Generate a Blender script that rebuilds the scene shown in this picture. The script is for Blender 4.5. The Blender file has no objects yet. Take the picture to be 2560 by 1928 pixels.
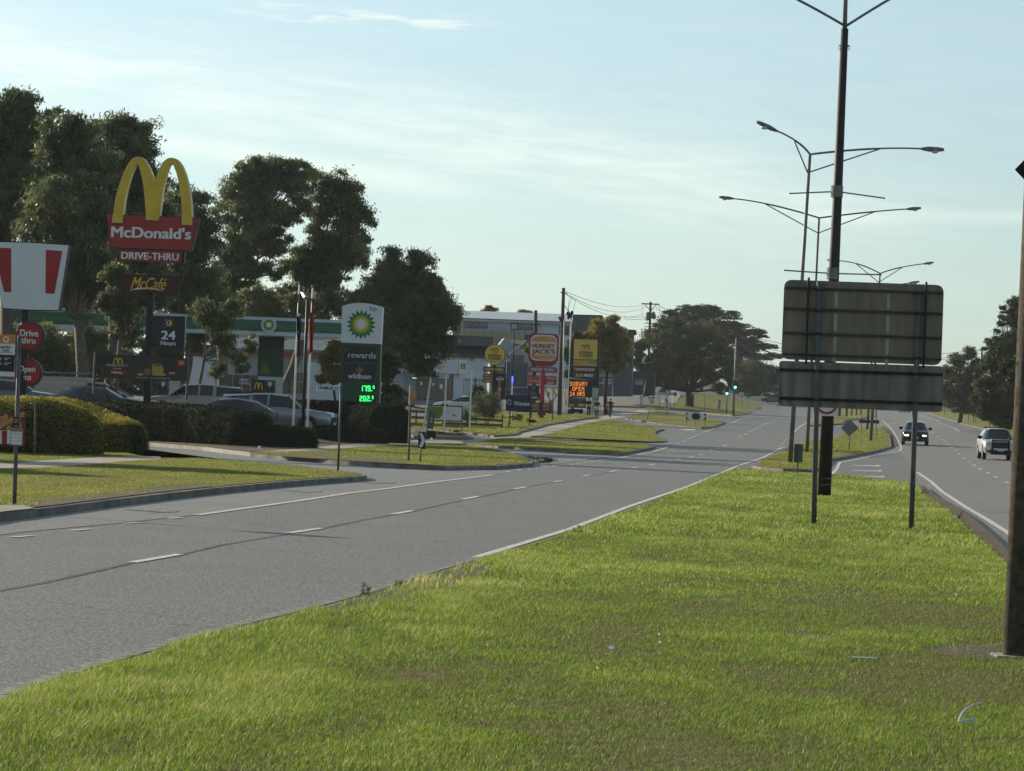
import bpy, bmesh, math, random
import numpy as np
from mathutils import Vector, Matrix
R = math.radians
random.seed(7); rng = np.random.default_rng(7)
scn = bpy.context.scene
# ---------------------------------------------------------------- camera
FPX = 8200.0; CX, CY = 1280.0, 964.0; EYE = 2.0
PITCH = math.atan(56 / FPX); ROLL = R(2.1)
Fv = Vector((0, math.cos(PITCH), math.sin(PITCH))); U0 = Vector((0, -math.sin(PITCH), math.cos(PITCH))); R0 = Vector((1, 0, 0))
Rv = R0 * math.cos(ROLL) + U0 * math.sin(ROLL); Uv = -R0 * math.sin(ROLL) + U0 * math.cos(ROLL)
CAM = Vector((0, 0, EYE))
cd = bpy.data.cameras.new('camera'); cam = bpy.data.objects.new('camera', cd); scn.collection.objects.link(cam)
cam.matrix_world = Matrix(((Rv.x, Uv.x, -Fv.x, CAM.x), (Rv.y, Uv.y, -Fv.y, CAM.y), (Rv.z, Uv.z, -Fv.z, CAM.z), (0, 0, 0, 1)))
cd.sensor_width = 36; cd.lens = 36 * FPX / 2560; cd.clip_start = .5; cd.clip_end = 6000
scn.camera = cam
# ---------------------------------------------------------------- world and sun
SUN_AZ = R(-50); SUN_EL = R(21)           # azimuth measured from +Y towards +X
w = bpy.data.worlds.new('World'); scn.world = w; w.use_nodes = True
nt = w.node_tree; nt.nodes.clear()
def N(t, **k):
    n = nt.nodes.new(t)
    for a, b in k.items(): setattr(n, a, b)
    return n
def L(a, b): nt.links.new(a, b)
def val(x):
    n = N('ShaderNodeValue'); n.outputs[0].default_value = x; return n.outputs[0]
def mth(op, a, b=None, c=None, clamp=False):
    n = N('ShaderNodeMath', operation=op); n.use_clamp = clamp
    for i, v in enumerate((a, b, c)):
        if v is None: continue
        if isinstance(v, (int, float)): n.inputs[i].default_value = v
        else: L(v, n.inputs[i])
    return n.outputs[0]
sky = N('ShaderNodeTexSky', sky_type='NISHITA'); sky.sun_disc = False
sky.sun_elevation = SUN_EL; sky.sun_rotation = SUN_AZ; sky.air_density = 1.0; sky.dust_density = .6; sky.ozone_density = 3.0
tc = N('ShaderNodeTexCoord'); sp = N('ShaderNodeSeparateXYZ'); L(tc.outputs['Generated'], sp.inputs[0])
az = mth('ARCTAN2', sp.outputs[0], sp.outputs[1]); el = mth('ARCSINE', sp.outputs[2])
def streak(sx, sy, tilt, seed, lo, hi, det=6):
    a = mth('MULTIPLY', az, sx); e = mth('MULTIPLY', mth('ADD', el, mth('MULTIPLY', az, tilt)), sy)
    cb = N('ShaderNodeCombineXYZ'); L(a, cb.inputs[0]); L(e, cb.inputs[1]); cb.inputs[2].default_value = seed
    nz = N('ShaderNodeTexNoise'); nz.inputs['Scale'].default_value = 1; nz.inputs['Detail'].default_value = det; nz.inputs['Roughness'].default_value = .6
    nz.inputs['Distortion'].default_value = .3
    L(cb.outputs[0], nz.inputs['Vector'])
    mr = N('ShaderNodeMapRange'); mr.interpolation_type = 'SMOOTHSTEP'; mr.inputs[1].default_value = lo; mr.inputs[2].default_value = hi; L(nz.outputs[0], mr.inputs[0])
    return mr.outputs[0]
def band(e0, k, wd, a0=None, a1=None, soft=.03):        # soft belt of cirrus round the line el = e0 - k*az
    d = mth('DIVIDE', mth('ADD', mth('SUBTRACT', el, e0), mth('MULTIPLY', az, k)), wd)
    g = mth('POWER', 2.718, mth('MULTIPLY', mth('MULTIPLY', d, d), -1))
    if a0 is not None:
        m1 = N('ShaderNodeMapRange'); m1.interpolation_type = 'SMOOTHSTEP'; m1.inputs[1].default_value = a0 - soft; m1.inputs[2].default_value = a0 + soft; L(az, m1.inputs[0])
        m2 = N('ShaderNodeMapRange'); m2.interpolation_type = 'SMOOTHSTEP'; m2.inputs[1].default_value = a1 - soft; m2.inputs[2].default_value = a1 + soft; m2.inputs[3].default_value = 1; m2.inputs[4].default_value = 0; L(az, m2.inputs[0])
        g = mth('MULTIPLY', g, mth('MULTIPLY', m1.outputs[0], m2.outputs[0]))
    return g
st1 = streak(26, 190, .06, 3.0, .38, .66); st2 = streak(55, 420, .02, 9.0, .42, .7, 7)
main = mth('MULTIPLY', band(.0790, .14, .013, -.20, .10, .06), mth('ADD', mth('MULTIPLY', st1, .55), .45))
b2 = mth('MULTIPLY', band(.0635, .12, .0035, -.14, -.02, .02), .8)
b3 = mth('MULTIPLY', mth('MULTIPLY', band(.1150, .03, .0022, -.085, -.012, .012), st2), 1.5)
b4 = mth('MULTIPLY', mth('MULTIPLY', band(.0955, .03, .006, -.165, -.135, .01), st2), 1.0)
b5 = mth('MULTIPLY', band(.0600, -.02, .0022, .09, .2, .02), .45)
b6 = mth('MULTIPLY', band(.0880, .03, .0015, -.015, .008, .008), .35)
gen = mth('MULTIPLY', st1, .10)
cl = mth('ADD', main, mth('ADD', b2, mth('ADD', b3, mth('ADD', b4, mth('ADD', b5, mth('ADD', b6, gen))))), clamp=True)
cl = mth('MULTIPLY', cl, .36)
hs = N('ShaderNodeHueSaturation'); hs.inputs['Saturation'].default_value = .50; hs.inputs['Value'].default_value = 1.0; L(sky.outputs[0], hs.inputs['Color'])
tint = N('ShaderNodeMix', data_type='RGBA', blend_type='MULTIPLY'); tint.inputs[0].default_value = 1; L(hs.outputs[0], tint.inputs[6]); tint.inputs[7].default_value = (.82, .965, .975, 1)
mixc = N('ShaderNodeMix', data_type='RGBA'); L(cl, mixc.inputs[0]); L(tint.outputs[2], mixc.inputs[6]); mixc.inputs[7].default_value = (9.2, 9.3, 8.2, 1)
bg = N('ShaderNodeBackground'); bg.inputs[1].default_value = .10; L(mixc.outputs[2], bg.inputs[0])
wo = N('ShaderNodeOutputWorld'); L(bg.outputs[0], wo.inputs[0])
sl = bpy.data.lights.new('sun', 'SUN'); sl.energy = 5.0; sl.angle = R(.6); sl.color = (1, .86, .64)
so = bpy.data.objects.new('sun', sl); scn.collection.objects.link(so)
sd = Vector((math.sin(SUN_AZ) * math.cos(SUN_EL), math.cos(SUN_AZ) * math.cos(SUN_EL), math.sin(SUN_EL)))
so.rotation_euler = sd.to_track_quat('Z', 'Y').to_euler(); so.location = (-40, 20, 60)
scn.view_settings.view_transform = 'Standard'; scn.view_settings.look = 'None'; scn.view_settings.exposure = 0.42; scn.view_settings.gamma = 1
scn.render.engine = 'CYCLES'
try: scn.cycles.use_denoising = True
except Exception: pass
scn.cycles.max_bounces = 6; scn.cycles.transparent_max_bounces = 8
# ---------------------------------------------------------------- terrain
PR = [(-50, 0), (0, 0), (180, 0), (205, .12), (226, .33), (250, .72), (268, 1.1), (285, 1.42), (310, 1.62), (350, 1.78), (430, 2.05), (490, 2.55), (550, 3.3), (620, 4.2), (680, 4.7), (760, 4.9), (1000, 4.2), (1500, 2), (6000, 0)]
PX_, PZ_ = [p[0] for p in PR], [p[1] for p in PR]
def ss(t): t = min(1, max(0, t)); return t * t * (3 - 2 * t)
def H(x, y):
    z = 0; n = 0
    for d in (-8, 0, 8): z += float(np.interp(y + d, PX_, PZ_)); n += 1
    z /= n
    if y > 330: z += 4.2 * ss((y - 360) / 240) * ss((.1104 * y - 13 - x) / 24)
    if x < -7 and y > 132: z += .85 * ss((y - 133) / 12) * ss((-x - 7) / 6) * (1 - ss((y - 330) / 80))
    return z
def ray(x, y):
    d = Fv * FPX + Rv * (x - CX) + Uv * (CY - y); return d / d.y
def at(x, y, Z): return CAM + ray(x, y) * Z
def G(x, y, dz=0.0):                                    # the point of the ground the photo shows at a pixel
    d = ray(x, y); Y = 8.0; prev = Y
    while Y < 1200:
        p = CAM + d * Y
        if p.z <= H(p.x, p.y) + dz: break
        prev = Y; Y *= 1.012
    lo, hi = prev, Y
    for _ in range(22):
        m = (lo + hi) / 2; p = CAM + d * m
        if p.z <= H(p.x, p.y) + dz: hi = m
        else: lo = m
    return CAM + d * hi
# ---------------------------------------------------------------- materials
MC = {}
def mat(name, col, rough=.6, metal=0., var=.12, vs=3., bump=0., bs=40., em=None, es=0., spec=.28, col2=None, lo=.35, hi=.65, trans=0., coat=0., streaks=None):
    if name in MC: return MC[name]
    m = bpy.data.materials.new(name); m.use_nodes = True; t = m.node_tree; b = t.nodes['Principled BSDF']
    c = tuple(col) + (1,); geo = t.nodes.new('ShaderNodeNewGeometry')
    b.inputs['Roughness'].default_value = rough; b.inputs['Metallic'].default_value = metal; b.inputs['Specular IOR Level'].default_value = spec
    if coat: b.inputs['Coat Weight'].default_value = coat; b.inputs['Coat Roughness'].default_value = .08
    nz = t.nodes.new('ShaderNodeTexNoise'); nz.inputs['Scale'].default_value = vs; nz.inputs['Detail'].default_value = 5
    if streaks:
        mp = t.nodes.new('ShaderNodeMapping'); mp.inputs['Scale'].default_value = streaks; t.links.new(geo.outputs['Position'], mp.inputs[0]); t.links.new(mp.outputs[0], nz.inputs['Vector'])
    else: t.links.new(geo.outputs['Position'], nz.inputs['Vector'])
    r = t.nodes.new('ShaderNodeMapRange'); r.inputs[1].default_value = lo; r.inputs[2].default_value = hi; t.links.new(nz.outputs[0], r.inputs[0])
    mx = t.nodes.new('ShaderNodeMix'); mx.data_type = 'RGBA'; t.links.new(r.outputs[0], mx.inputs[0])
    c2 = col2 if col2 else tuple(max(0, v * (1 - 2 * var)) for v in col)
    mx.inputs[6].default_value = c; mx.inputs[7].default_value = tuple(c2) + (1,)
    t.links.new(mx.outputs[2], b.inputs['Base Color'])
    if bump:
        n2 = t.nodes.new('ShaderNodeTexNoise'); n2.inputs['Scale'].default_value = bs; n2.inputs['Detail'].default_value = 4; t.links.new(geo.outputs['Position'], n2.inputs['Vector'])
        bp = t.nodes.new('ShaderNodeBump'); bp.inputs['Strength'].default_value = min(1, bump); bp.inputs['Distance'].default_value = .02; t.links.new(n2.outputs[0], bp.inputs['Height']); t.links.new(bp.outputs[0], b.inputs['Normal'])
    if em: b.inputs['Emission Color'].default_value = tuple(em) + (1,); b.inputs['Emission Strength'].default_value = es
    MC[name] = m; return m
def leafmat(name, ca, cb, cc=None, tr=.45, rough=.5, spec=.3, ns=.6, direct=None):
    """leaf: two-sided diffuse plus translucence; colour varies leaf by leaf (rnd) and clump by clump (noise)"""
    m = bpy.data.materials.new(name); m.use_nodes = True; t = m.node_tree; t.nodes.clear()
    A = t.nodes.new('ShaderNodeAttribute'); A.attribute_name = 'rnd'
    geo = t.nodes.new('ShaderNodeNewGeometry'); nz = t.nodes.new('ShaderNodeTexNoise'); nz.inputs['Scale'].default_value = ns; nz.inputs['Detail'].default_value = 4; t.links.new(geo.outputs['Position'], nz.inputs['Vector'])
    ad = t.nodes.new('ShaderNodeMath'); ad.operation = 'MULTIPLY_ADD'; ad.inputs[1].default_value = 1.6 if not direct else .25; t.links.new(nz.outputs[0], ad.inputs[0])
    sc = t.nodes.new('ShaderNodeMath'); sc.operation = 'MULTIPLY_ADD'; sc.inputs[1].default_value = .6 if not direct else 1.; sc.inputs[2].default_value = -.62 if not direct else -.125; t.links.new(A.outputs['Fac'], sc.inputs[0]); t.links.new(sc.outputs[0], ad.inputs[2])
    cr = t.nodes.new('ShaderNodeValToRGB'); cr.color_ramp.elements[0].color = tuple(ca) + (1,); cr.color_ramp.elements[1].color = tuple(cb) + (1,)
    cr.color_ramp.elements[0].position = .1; cr.color_ramp.elements[1].position = .75
    if cc: e = cr.color_ramp.elements.new(.98); e.color = tuple(cc) + (1,)
    if direct:
        while len(cr.color_ramp.elements) > 2: cr.color_ramp.elements.remove(cr.color_ramp.elements[-1])
        cr.color_ramp.elements[0].position = direct[0][0]; cr.color_ramp.elements[0].color = direct[0][1] + (1,); cr.color_ramp.elements[1].position = direct[-1][0]; cr.color_ramp.elements[1].color = direct[-1][1] + (1,)
        for p_, c_ in direct[1:-1]: e = cr.color_ramp.elements.new(p_); e.color = c_ + (1,)
    t.links.new(ad.outputs[0], cr.inputs[0])
    d = t.nodes.new('ShaderNodeBsdfPrincipled'); d.inputs['Roughness'].default_value = rough; d.inputs['Specular IOR Level'].default_value = spec; t.links.new(cr.outputs[0], d.inputs['Base Color'])
    tl = t.nodes.new('ShaderNodeBsdfTranslucent'); t.links.new(cr.outputs[0], tl.inputs['Color'])
    mx = t.nodes.new('ShaderNodeMixShader'); mx.inputs[0].default_value = tr; t.links.new(d.outputs[0], mx.inputs[1]); t.links.new(tl.outputs[0], mx.inputs[2])
    o = t.nodes.new('ShaderNodeOutputMaterial'); t.links.new(mx.outputs[0], o.inputs[0]); MC[name] = m; return m
# ---------------------------------------------------------------- objects and meshes
C = scn.collection
INV = {}
def tag(o, label=None, cat=None, group=None, kind=None):
    if label: o['label'] = label
    if cat: o['category'] = cat
    if group: o['group'] = group
    if kind: o['kind'] = kind
    return o
def thing(name, label, cat, loc, rotz=0, group=None):
    o = bpy.data.objects.new(name, None); C.objects.link(o); o.location = loc; o.rotation_euler = (0, 0, rotz); o.empty_display_size = .3
    INV[o] = (Matrix.Translation(Vector(loc)) @ Matrix.Rotation(rotz, 4, 'Z')).inverted()
    return tag(o, label, cat, group)
def link(name, me, m, parent=None, smooth=False):
    if m is not None: me.materials.append(m)
    if smooth: me.polygons.foreach_set('use_smooth', [True] * len(me.polygons))
    o = bpy.data.objects.new(name, me); C.objects.link(o)
    if parent is not None:
        o.parent = parent; inv = INV[parent]; INV[o] = inv; me.transform(inv)
    else: INV[o] = Matrix.Identity(4)
    return o
class MB:
    """collects prisms, boxes and tubes in world space; build() links them as ONE mesh"""
    def __init__(s): s.bm = bmesh.new()
    def face(s, pts):
        try: return s.bm.faces.new([s.bm.verts.new(p) for p in pts])
        except ValueError: return None
    def prism(s, front, back):
        n = len(front); a = [s.bm.verts.new(p) for p in front]; b = [s.bm.verts.new(p) for p in back]
        s.bm.faces.new(a); s.bm.faces.new(b[::-1])
        for i in range(n): j = (i + 1) % n; s.bm.faces.new([a[i], b[i], b[j], a[j]])
        return s
    def box(s, c, sx, sy, sz, rz=0, tilt=0):                # c = centre of the bottom
        m = Matrix.Translation(Vector(c)) @ Matrix.Rotation(rz, 4, 'Z') @ Matrix.Rotation(tilt, 4, 'X')
        q = [(-sx/2, -sy/2), (sx/2, -sy/2), (sx/2, sy/2), (-sx/2, sy/2)]
        return s.prism([m @ Vector((x, y, 0)) for x, y in q], [m @ Vector((x, y, sz)) for x, y in q])
    def tube(s, pts, rad, n=8, cap=True):
        pts = [Vector(p) for p in pts]; rad = rad if isinstance(rad, (list, tuple)) else [rad] * len(pts); rings = []; o4 = .5 if n == 4 else 0
        for i, p in enumerate(pts):
            d = (pts[min(i + 1, len(pts) - 1)] - pts[max(i - 1, 0)]).normalized()
            u = d.cross(Vector((0, 1, .01))); u = u.normalized() if u.length > .05 else d.cross(Vector((1, 0, 0))).normalized(); v = d.cross(u)
            rings.append([s.bm.verts.new(p + (u * math.cos(6.2832 * (k + o4) / n) + v * math.sin(6.2832 * (k + o4) / n)) * rad[i]) for k in range(n)])
        for a, b in zip(rings, rings[1:]):
            for k in range(n): s.bm.faces.new([a[k], a[(k+1) % n], b[(k+1) % n], b[k]])
        if cap: s.bm.faces.new(rings[0][::-1]); s.bm.faces.new(rings[-1])
        return s
    def ball(s, c, r, sz=1, n=10):
        m = Matrix.Translation(Vector(c)) @ Matrix.Diagonal((r, r, r * sz, 1)); bmesh.ops.create_uvsphere(s.bm, u_segments=n, v_segments=max(5, n // 2), radius=1, matrix=m); return s
    def build(s, name, m, parent=None, bevel=0, smooth=False):
        if bevel: bmesh.ops.bevel(s.bm, geom=list(s.bm.edges), offset=bevel, segments=2, affect='EDGES', clamp_overlap=True)
        bmesh.ops.recalc_face_normals(s.bm, faces=s.bm.faces)
        big = [f for f in s.bm.faces if len(f.verts) > 4]
        if big: bmesh.ops.triangulate(s.bm, faces=big)
        me = bpy.data.meshes.new(name); s.bm.to_mesh(me); s.bm.free()
        return link(name, me, m, parent, smooth)
def npmesh(name, V, F, m, parent=None, rnd=None, smooth=False):
    V = np.asarray(V, dtype=np.float32); F = np.asarray(F, dtype=np.int32); k = F.shape[1]
    me = bpy.data.meshes.new(name); me.vertices.add(len(V)); me.vertices.foreach_set('co', V.ravel())
    me.loops.add(F.size); me.loops.foreach_set('vertex_index', F.ravel()); me.polygons.add(len(F)); me.polygons.foreach_set('loop_start', np.arange(0, F.size, k, dtype=np.int32))
    try: me.polygons.foreach_set('loop_total', np.full(len(F), k, dtype=np.int32))
    except Exception: pass
    if rnd is not None: a = me.attributes.new('rnd', 'FLOAT', 'POINT'); a.data.foreach_set('value', np.asarray(rnd, dtype=np.float32))
    me.update(calc_edges=True)
    return link(name, me, m, parent, smooth)
class Pl:
    """an upright plane standing at a real distance; yaw turns its right end away from the camera"""
    def __init__(s, x, y, Z, yaw=0.):
        s.P = at(x, y, Z); s.Z = Z; a = R(yaw); s.a = a; s.r = Vector((math.cos(a), math.sin(a), 0)); s.n = Vector((math.sin(a), -math.cos(a), 0)); s.k = Z / FPX
    def pt(s, x, y, off=0.):
        d = ray(x, y); return CAM + d * ((s.P + s.n * off - CAM).dot(s.n) / d.dot(s.n))
    def poly(s, mb, pts, t=.06, off=0.):
        f = [s.pt(x, y, off) for x, y in pts]; mb.prism(f, [p - s.n * t for p in f]); return mb
    def quad(s, mb, x0, y0, x1, y1, t=.06, off=0., sl=.0367):   # level rectangle between two corner pixels (upright in the world)
        w = x1 - x0; h = y1 - y0
        return s.poly(mb, [(x0, y0), (x1, y0 + w * sl), (x1 - h * sl, y1 + w * sl), (x0 - h * sl, y1)], t, off)
    def disc(s, mb, x, y, r, t=.06, off=0., n=32, ry=None):
        c = s.pt(x, y, off); rr = r * s.k; r2 = (ry or r) * s.k
        f = [c + s.r * math.cos(6.2832*i/n) * rr + Vector((0, 0, 1)) * math.sin(6.2832*i/n) * r2 for i in range(n)]
        mb.prism(f, [p - s.n * t for p in f]); return mb
    def rr(s, mb, x, y, w, h, r, t=.06, off=0., k=6):
        c = s.pt(x, y, off); W, Hh, q = w*s.k/2, h*s.k/2, r*s.k; f = []
        for (sx, sy, a0) in ((1, 1, 0), (-1, 1, 90), (-1, -1, 180), (1, -1, 270)):
            for i in range(k + 1):
                a = R(a0 + 90 * i / k); f.append(c + s.r * (sx*(W-q) + q*math.cos(a)) + Vector((0, 0, 1)) * (sy*(Hh-q) + q*math.sin(a)))
        mb.prism(f, [p - s.n * t for p in f]); return mb
    def star(s, mb, x, y, r, ri, n, off, ph=0., t=.01):
        c = s.pt(x, y, off); f = []
        for i in range(2 * n):
            a = math.pi * i / n + ph; q = (r if i % 2 == 0 else ri) * s.k; f.append(c + s.r*math.sin(a)*q + Vector((0, 0, 1))*math.cos(a)*q)
        b = s.pt(x, y, off - t)
        for i in range(2*n): mb.face([c, f[(i+1) % (2*n)], f[i]])
        return mb
TXT = {}
def text(pl, s, x, y, w, h, m, parent, bold=.0, off=.02, shear=0., name='lettering', t=.01, sp=1.0):
    key = (s, bold, shear, sp)
    if key not in TXT:
        cu = bpy.data.curves.new('t', 'FONT'); cu.body = s; cu.offset = 0; cu.shear = shear; cu.resolution_u = 3; cu.space_character = sp
        o = bpy.data.objects.new('t', cu); C.objects.link(o); dg = bpy.context.evaluated_depsgraph_get(); dg.update()
        me = bpy.data.meshes.new_from_object(o.evaluated_get(dg)); co = np.empty(len(me.vertices) * 3); me.vertices.foreach_get('co', co)
        F = [tuple(p.vertices) for p in me.polygons]; TXT[key] = (co.reshape(-1, 3), F); bpy.data.objects.remove(o); bpy.data.meshes.remove(me)
    V, F = TXT[key]; mn, mx = V.min(0), V.max(0); c = pl.pt(x, y, off); W, Hh = w * pl.k, h * pl.k; out = []
    sh = [(0, 0, 0)] if bold <= 0 else [(-1, .4, 0), (1, .4, 1), (-1, -.4, 2), (1, -.4, 3)]; em = Hh / max(.3, (mx[1] - mn[1])) * bold * .75; G2 = []
    for dx, dy, kk in sh:
        o = len(out); G2 += [tuple(i + o for i in f) for f in F]
        for v in V:
            u = (v[0] - mn[0]) / (mx[0] - mn[0]) - .5; q = (v[1] - mn[1]) / (mx[1] - mn[1]) - .5
            out.append(tuple(c + pl.r * (u * (W - 2*em) + dx*em) + Vector((0, 0, q * (Hh - em) + dy*em)) + pl.n * .003 * kk))
    me = bpy.data.meshes.new(name); me.from_pydata(out, [], G2); return link(name, me, m, parent)
SEG = {'0': 'abcdef', '1': 'bc', '2': 'abged', '9': 'abcdfg', '7': 'abc', '.': '.'}
def digits(pl, s, x, y, h, m, parent, off=.03, small_last=True):
    mb = MB()
    for i, ch in enumerate(s):
        q = h * (.58 if (small_last and i == len(s) - 1) else 1); wd = q * .5; th = q * .17
        top = y - (0 if q == h else 0)
        S = {'a': (0, 0, wd, th), 'g': (0, q/2-th/2, wd, q/2+th/2), 'd': (0, q-th, wd, q), 'f': (0, 0, th, q/2), 'b': (wd-th, 0, wd, q/2), 'e': (0, q/2, th, q), 'c': (wd-th, q/2, wd, q), '.': (0, q-th, th, q)}
        for k in SEG[ch]: a, b, c2, d = S[k]; pl.quad(mb, x+a, top+b, x+c2, top+d, .01, off)
        x += th * 1.6 if ch == '.' else wd * 1.32
    return mb.build('price_digits', m, parent)
def leafcloud(name, P, size, asp, m, parent, droop=0., up=None, tone=None):
    """one small rhombic leaf quad per point"""
    n = len(P); a = rng.normal(size=(n, 3)); a[:, 2] -= droop; a /= np.linalg.norm(a, axis=1)[:, None]
    b = np.cross(a, rng.normal(size=(n, 3))); b /= np.linalg.norm(b, axis=1)[:, None]
    s = (size * rng.uniform(.6, 1.35, n))[:, None]; V = np.empty((n, 4, 3)); V[:, 0] = P - a*s*.5; V[:, 1] = P + b*s*asp*.5; V[:, 2] = P + a*s*.5; V[:, 3] = P - b*s*asp*.5
    r = rng.uniform(0, 1, n) if tone is None else np.clip(tone + rng.normal(0, .18, n), 0, 1)
    return npmesh(name, V.reshape(-1, 3), np.arange(4*n).reshape(-1, 4), m, parent, np.repeat(r, 4))
# ---------------------------------------------------------------- shared materials
asphalt = mat('asphalt', (.118, .122, .122), .62, var=.14, vs=160, lo=.3, hi=.7, bump=.9, bs=130, spec=.45)
def road_mat(name, ca, cb, crack=True):
    m = bpy.data.materials.new(name); m.use_nodes = True; t = m.node_tree; b = t.nodes['Principled BSDF']; b.inputs['Roughness'].default_value = .6; b.inputs['Specular IOR Level'].default_value = .30
    g = t.nodes.new('ShaderNodeNewGeometry')
    def nz(sc, det, mp=None):
        n = t.nodes.new('ShaderNodeTexNoise'); n.inputs['Scale'].default_value = sc; n.inputs['Detail'].default_value = det
        if mp:
            q = t.nodes.new('ShaderNodeMapping'); q.inputs['Rotation'].default_value = (0, 0, R(6.3)); q.inputs['Scale'].default_value = mp; t.links.new(g.outputs['Position'], q.inputs[0]); t.links.new(q.outputs[0], n.inputs['Vector'])
        else: t.links.new(g.outputs['Position'], n.inputs['Vector'])
        return n.outputs[0]
    def mr(a, lo, hi, o0=0, o1=1):
        r = t.nodes.new('ShaderNodeMapRange'); r.inputs[1].default_value = lo; r.inputs[2].default_value = hi; r.inputs[3].default_value = o0; r.inputs[4].default_value = o1; t.links.new(a, r.inputs[0]); return r.outputs[0]
    def mx(f, a, bb, bt='MIX'):
        n = t.nodes.new('ShaderNodeMix'); n.data_type = 'RGBA'; n.blend_type = bt
        for k, v in ((0, f), (6, a), (7, bb)):
            if isinstance(v, (int, float)): n.inputs[k].default_value = v
            elif isinstance(v, tuple): n.inputs[k].default_value = v + (1,)
            else: t.links.new(v, n.inputs[k])
        return n.outputs[2]
    c = mx(mr(nz(1, 4, (.9, .035, 1)), .35, .65), ca, cb)                 # wheel tracks along the carriageway
    c = mx(mr(nz(.35, 5), .4, .62), c, tuple(v * .86 for v in ca))        # broad patches
    c = mx(mr(nz(26, 3), .50, .72), c, (.36, .35, .33)); c = mx(mr(nz(15, 4), .50, .30), c, (.022, .022, .021))
    c = mx(mr(nz(75, 2), .52, .66), c, (.42, .41, .39))                   # pale stone chips
    c = mx(mr(nz(60, 3), .46, .34), c, (.028, .029, .031))                 # dark binder
    if crack:
        vo = t.nodes.new('ShaderNodeTexVoronoi'); vo.feature = 'DISTANCE_TO_EDGE'; vo.inputs['Scale'].default_value = .16; vo.inputs['Randomness'].default_value = 1
        q = t.nodes.new('ShaderNodeVectorMath'); q.operation = 'ADD'; n3 = t.nodes.new('ShaderNodeTexNoise'); n3.inputs['Scale'].default_value = .9; n3.inputs['Detail'].default_value = 5
        t.links.new(g.outputs['Position'], n3.inputs['Vector']); t.links.new(g.outputs['Position'], q.inputs[0]); t.links.new(n3.outputs['Color'], q.inputs[1]); t.links.new(q.outputs[0], vo.inputs['Vector'])
        c = mx(mr(vo.outputs['Distance'], .0, .006, .55, 0), c, (.03, .03, .03))
    t.links.new(c, b.inputs['Base Color'])
    n2 = t.nodes.new('ShaderNodeTexNoise'); n2.inputs['Scale'].default_value = 70; n2.inputs['Detail'].default_value = 3; t.links.new(g.outputs['Position'], n2.inputs['Vector'])
    bp = t.nodes.new('ShaderNodeBump'); bp.inputs['Strength'].default_value = .8; bp.inputs['Distance'].default_value = .006; t.links.new(n2.outputs[0], bp.inputs['Height']); t.links.new(bp.outputs[0], b.inputs['Normal'])
    MC[name] = m; return m
m_road = road_mat('chip_sealed_asphalt', (.072, .072, .066), (.090, .089, .082))
m_roadR = road_mat('pale_worn_asphalt', (.125, .117, .102), (.150, .140, .122))
m_side = road_mat('side_street_asphalt', (.15, .15, .147), (.18, .18, .175))
m_bay = road_mat('new_dark_asphalt', (.057, .058, .059), (.068, .069, .070), False)
m_paint = mat('road_paint', (.58, .57, .54), .6, var=.12, vs=11, col2=(.22, .215, .20), lo=.46, hi=.68)
m_paintw = mat('worn_road_paint', (.28, .27, .25), .7, vs=9, col2=(.11, .108, .10), lo=.36, hi=.56)
m_conc = mat('concrete', (.34, .32, .28), .85, var=.1, vs=2.2, col2=(.22, .21, .185), bump=.5, bs=60)
m_kerb = mat('kerb_concrete', (.21, .20, .18), .9, vs=1.3, col2=(.10, .095, .085), bump=.6, bs=50)
m_path = mat('footpath_concrete', (.36, .335, .29), .85, vs=.8, col2=(.27, .25, .22), bump=.3, bs=50)
def grassground(name, a, b, c, d):
    m = bpy.data.materials.new(name); m.use_nodes = True; t = m.node_tree; p = t.nodes['Principled BSDF']; p.inputs['Roughness'].default_value = .9; p.inputs['Specular IOR Level'].default_value = .15
    g = t.nodes.new('ShaderNodeNewGeometry')
    def nz(s, dt):
        n = t.nodes.new('ShaderNodeTexNoise'); n.inputs['Scale'].default_value = s; n.inputs['Detail'].default_value = dt; t.links.new(g.outputs['Position'], n.inputs['Vector']); return n.outputs[0]
    def mx(f, lo, hi, x, y):
        r = t.nodes.new('ShaderNodeMapRange'); r.inputs[1].default_value = lo; r.inputs[2].default_value = hi; t.links.new(f, r.inputs[0])
        n = t.nodes.new('ShaderNodeMix'); n.data_type = 'RGBA'; t.links.new(r.outputs[0], n.inputs[0])
        for k, v in ((6, x), (7, y)):
            if isinstance(v, tuple): n.inputs[k].default_value = v + (1,)
            else: t.links.new(v, n.inputs[k])
        return n.outputs[2]
    x = mx(nz(.55, 5), .38, .62, a, b); x = mx(nz(14, 4), .5, .7, x, c); x = mx(nz(.9, 6), .60, .70, x, d)
    t.links.new(x, p.inputs['Base Color'])
    bp = t.nodes.new('ShaderNodeBump'); bp.inputs['Strength'].default_value = 1; bp.inputs['Distance'].default_value = .05; t.links.new(nz(35, 5), bp.inputs['Height']); t.links.new(bp.outputs[0], p.inputs['Normal'])
    MC[name] = m; return m
m_gg = grassground('grass_soil', (.12, .135, .04), (.14, .14, .05), (.055, .055, .022), (.15, .115, .07))
m_gverge = grassground('verge_turf', (.145, .17, .032), (.21, .19, .06), (.10, .12, .028), (.22, .165, .085))
m_dirt = mat('brown_dirt', (.125, .095, .065), .95, vs=9, col2=(.05, .042, .03), bump=1, bs=30)
m_litter = mat('fallen_leaves', (.34, .20, .09), .9, vs=9, col2=(.15, .08, .03), bump=1, bs=20)
m_land = grassground('far_ground', (.07, .085, .03), (.09, .09, .04), (.045, .055, .02), (.11, .09, .05))
m_steel = mat('galvanised_steel', (.17, .18, .185), .55, .35, vs=4, col2=(.12, .13, .13))
m_greypaint = mat('grey_painted_steel', (.105, .115, .115), .6, .1, vs=3, col2=(.07, .078, .08))
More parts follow.
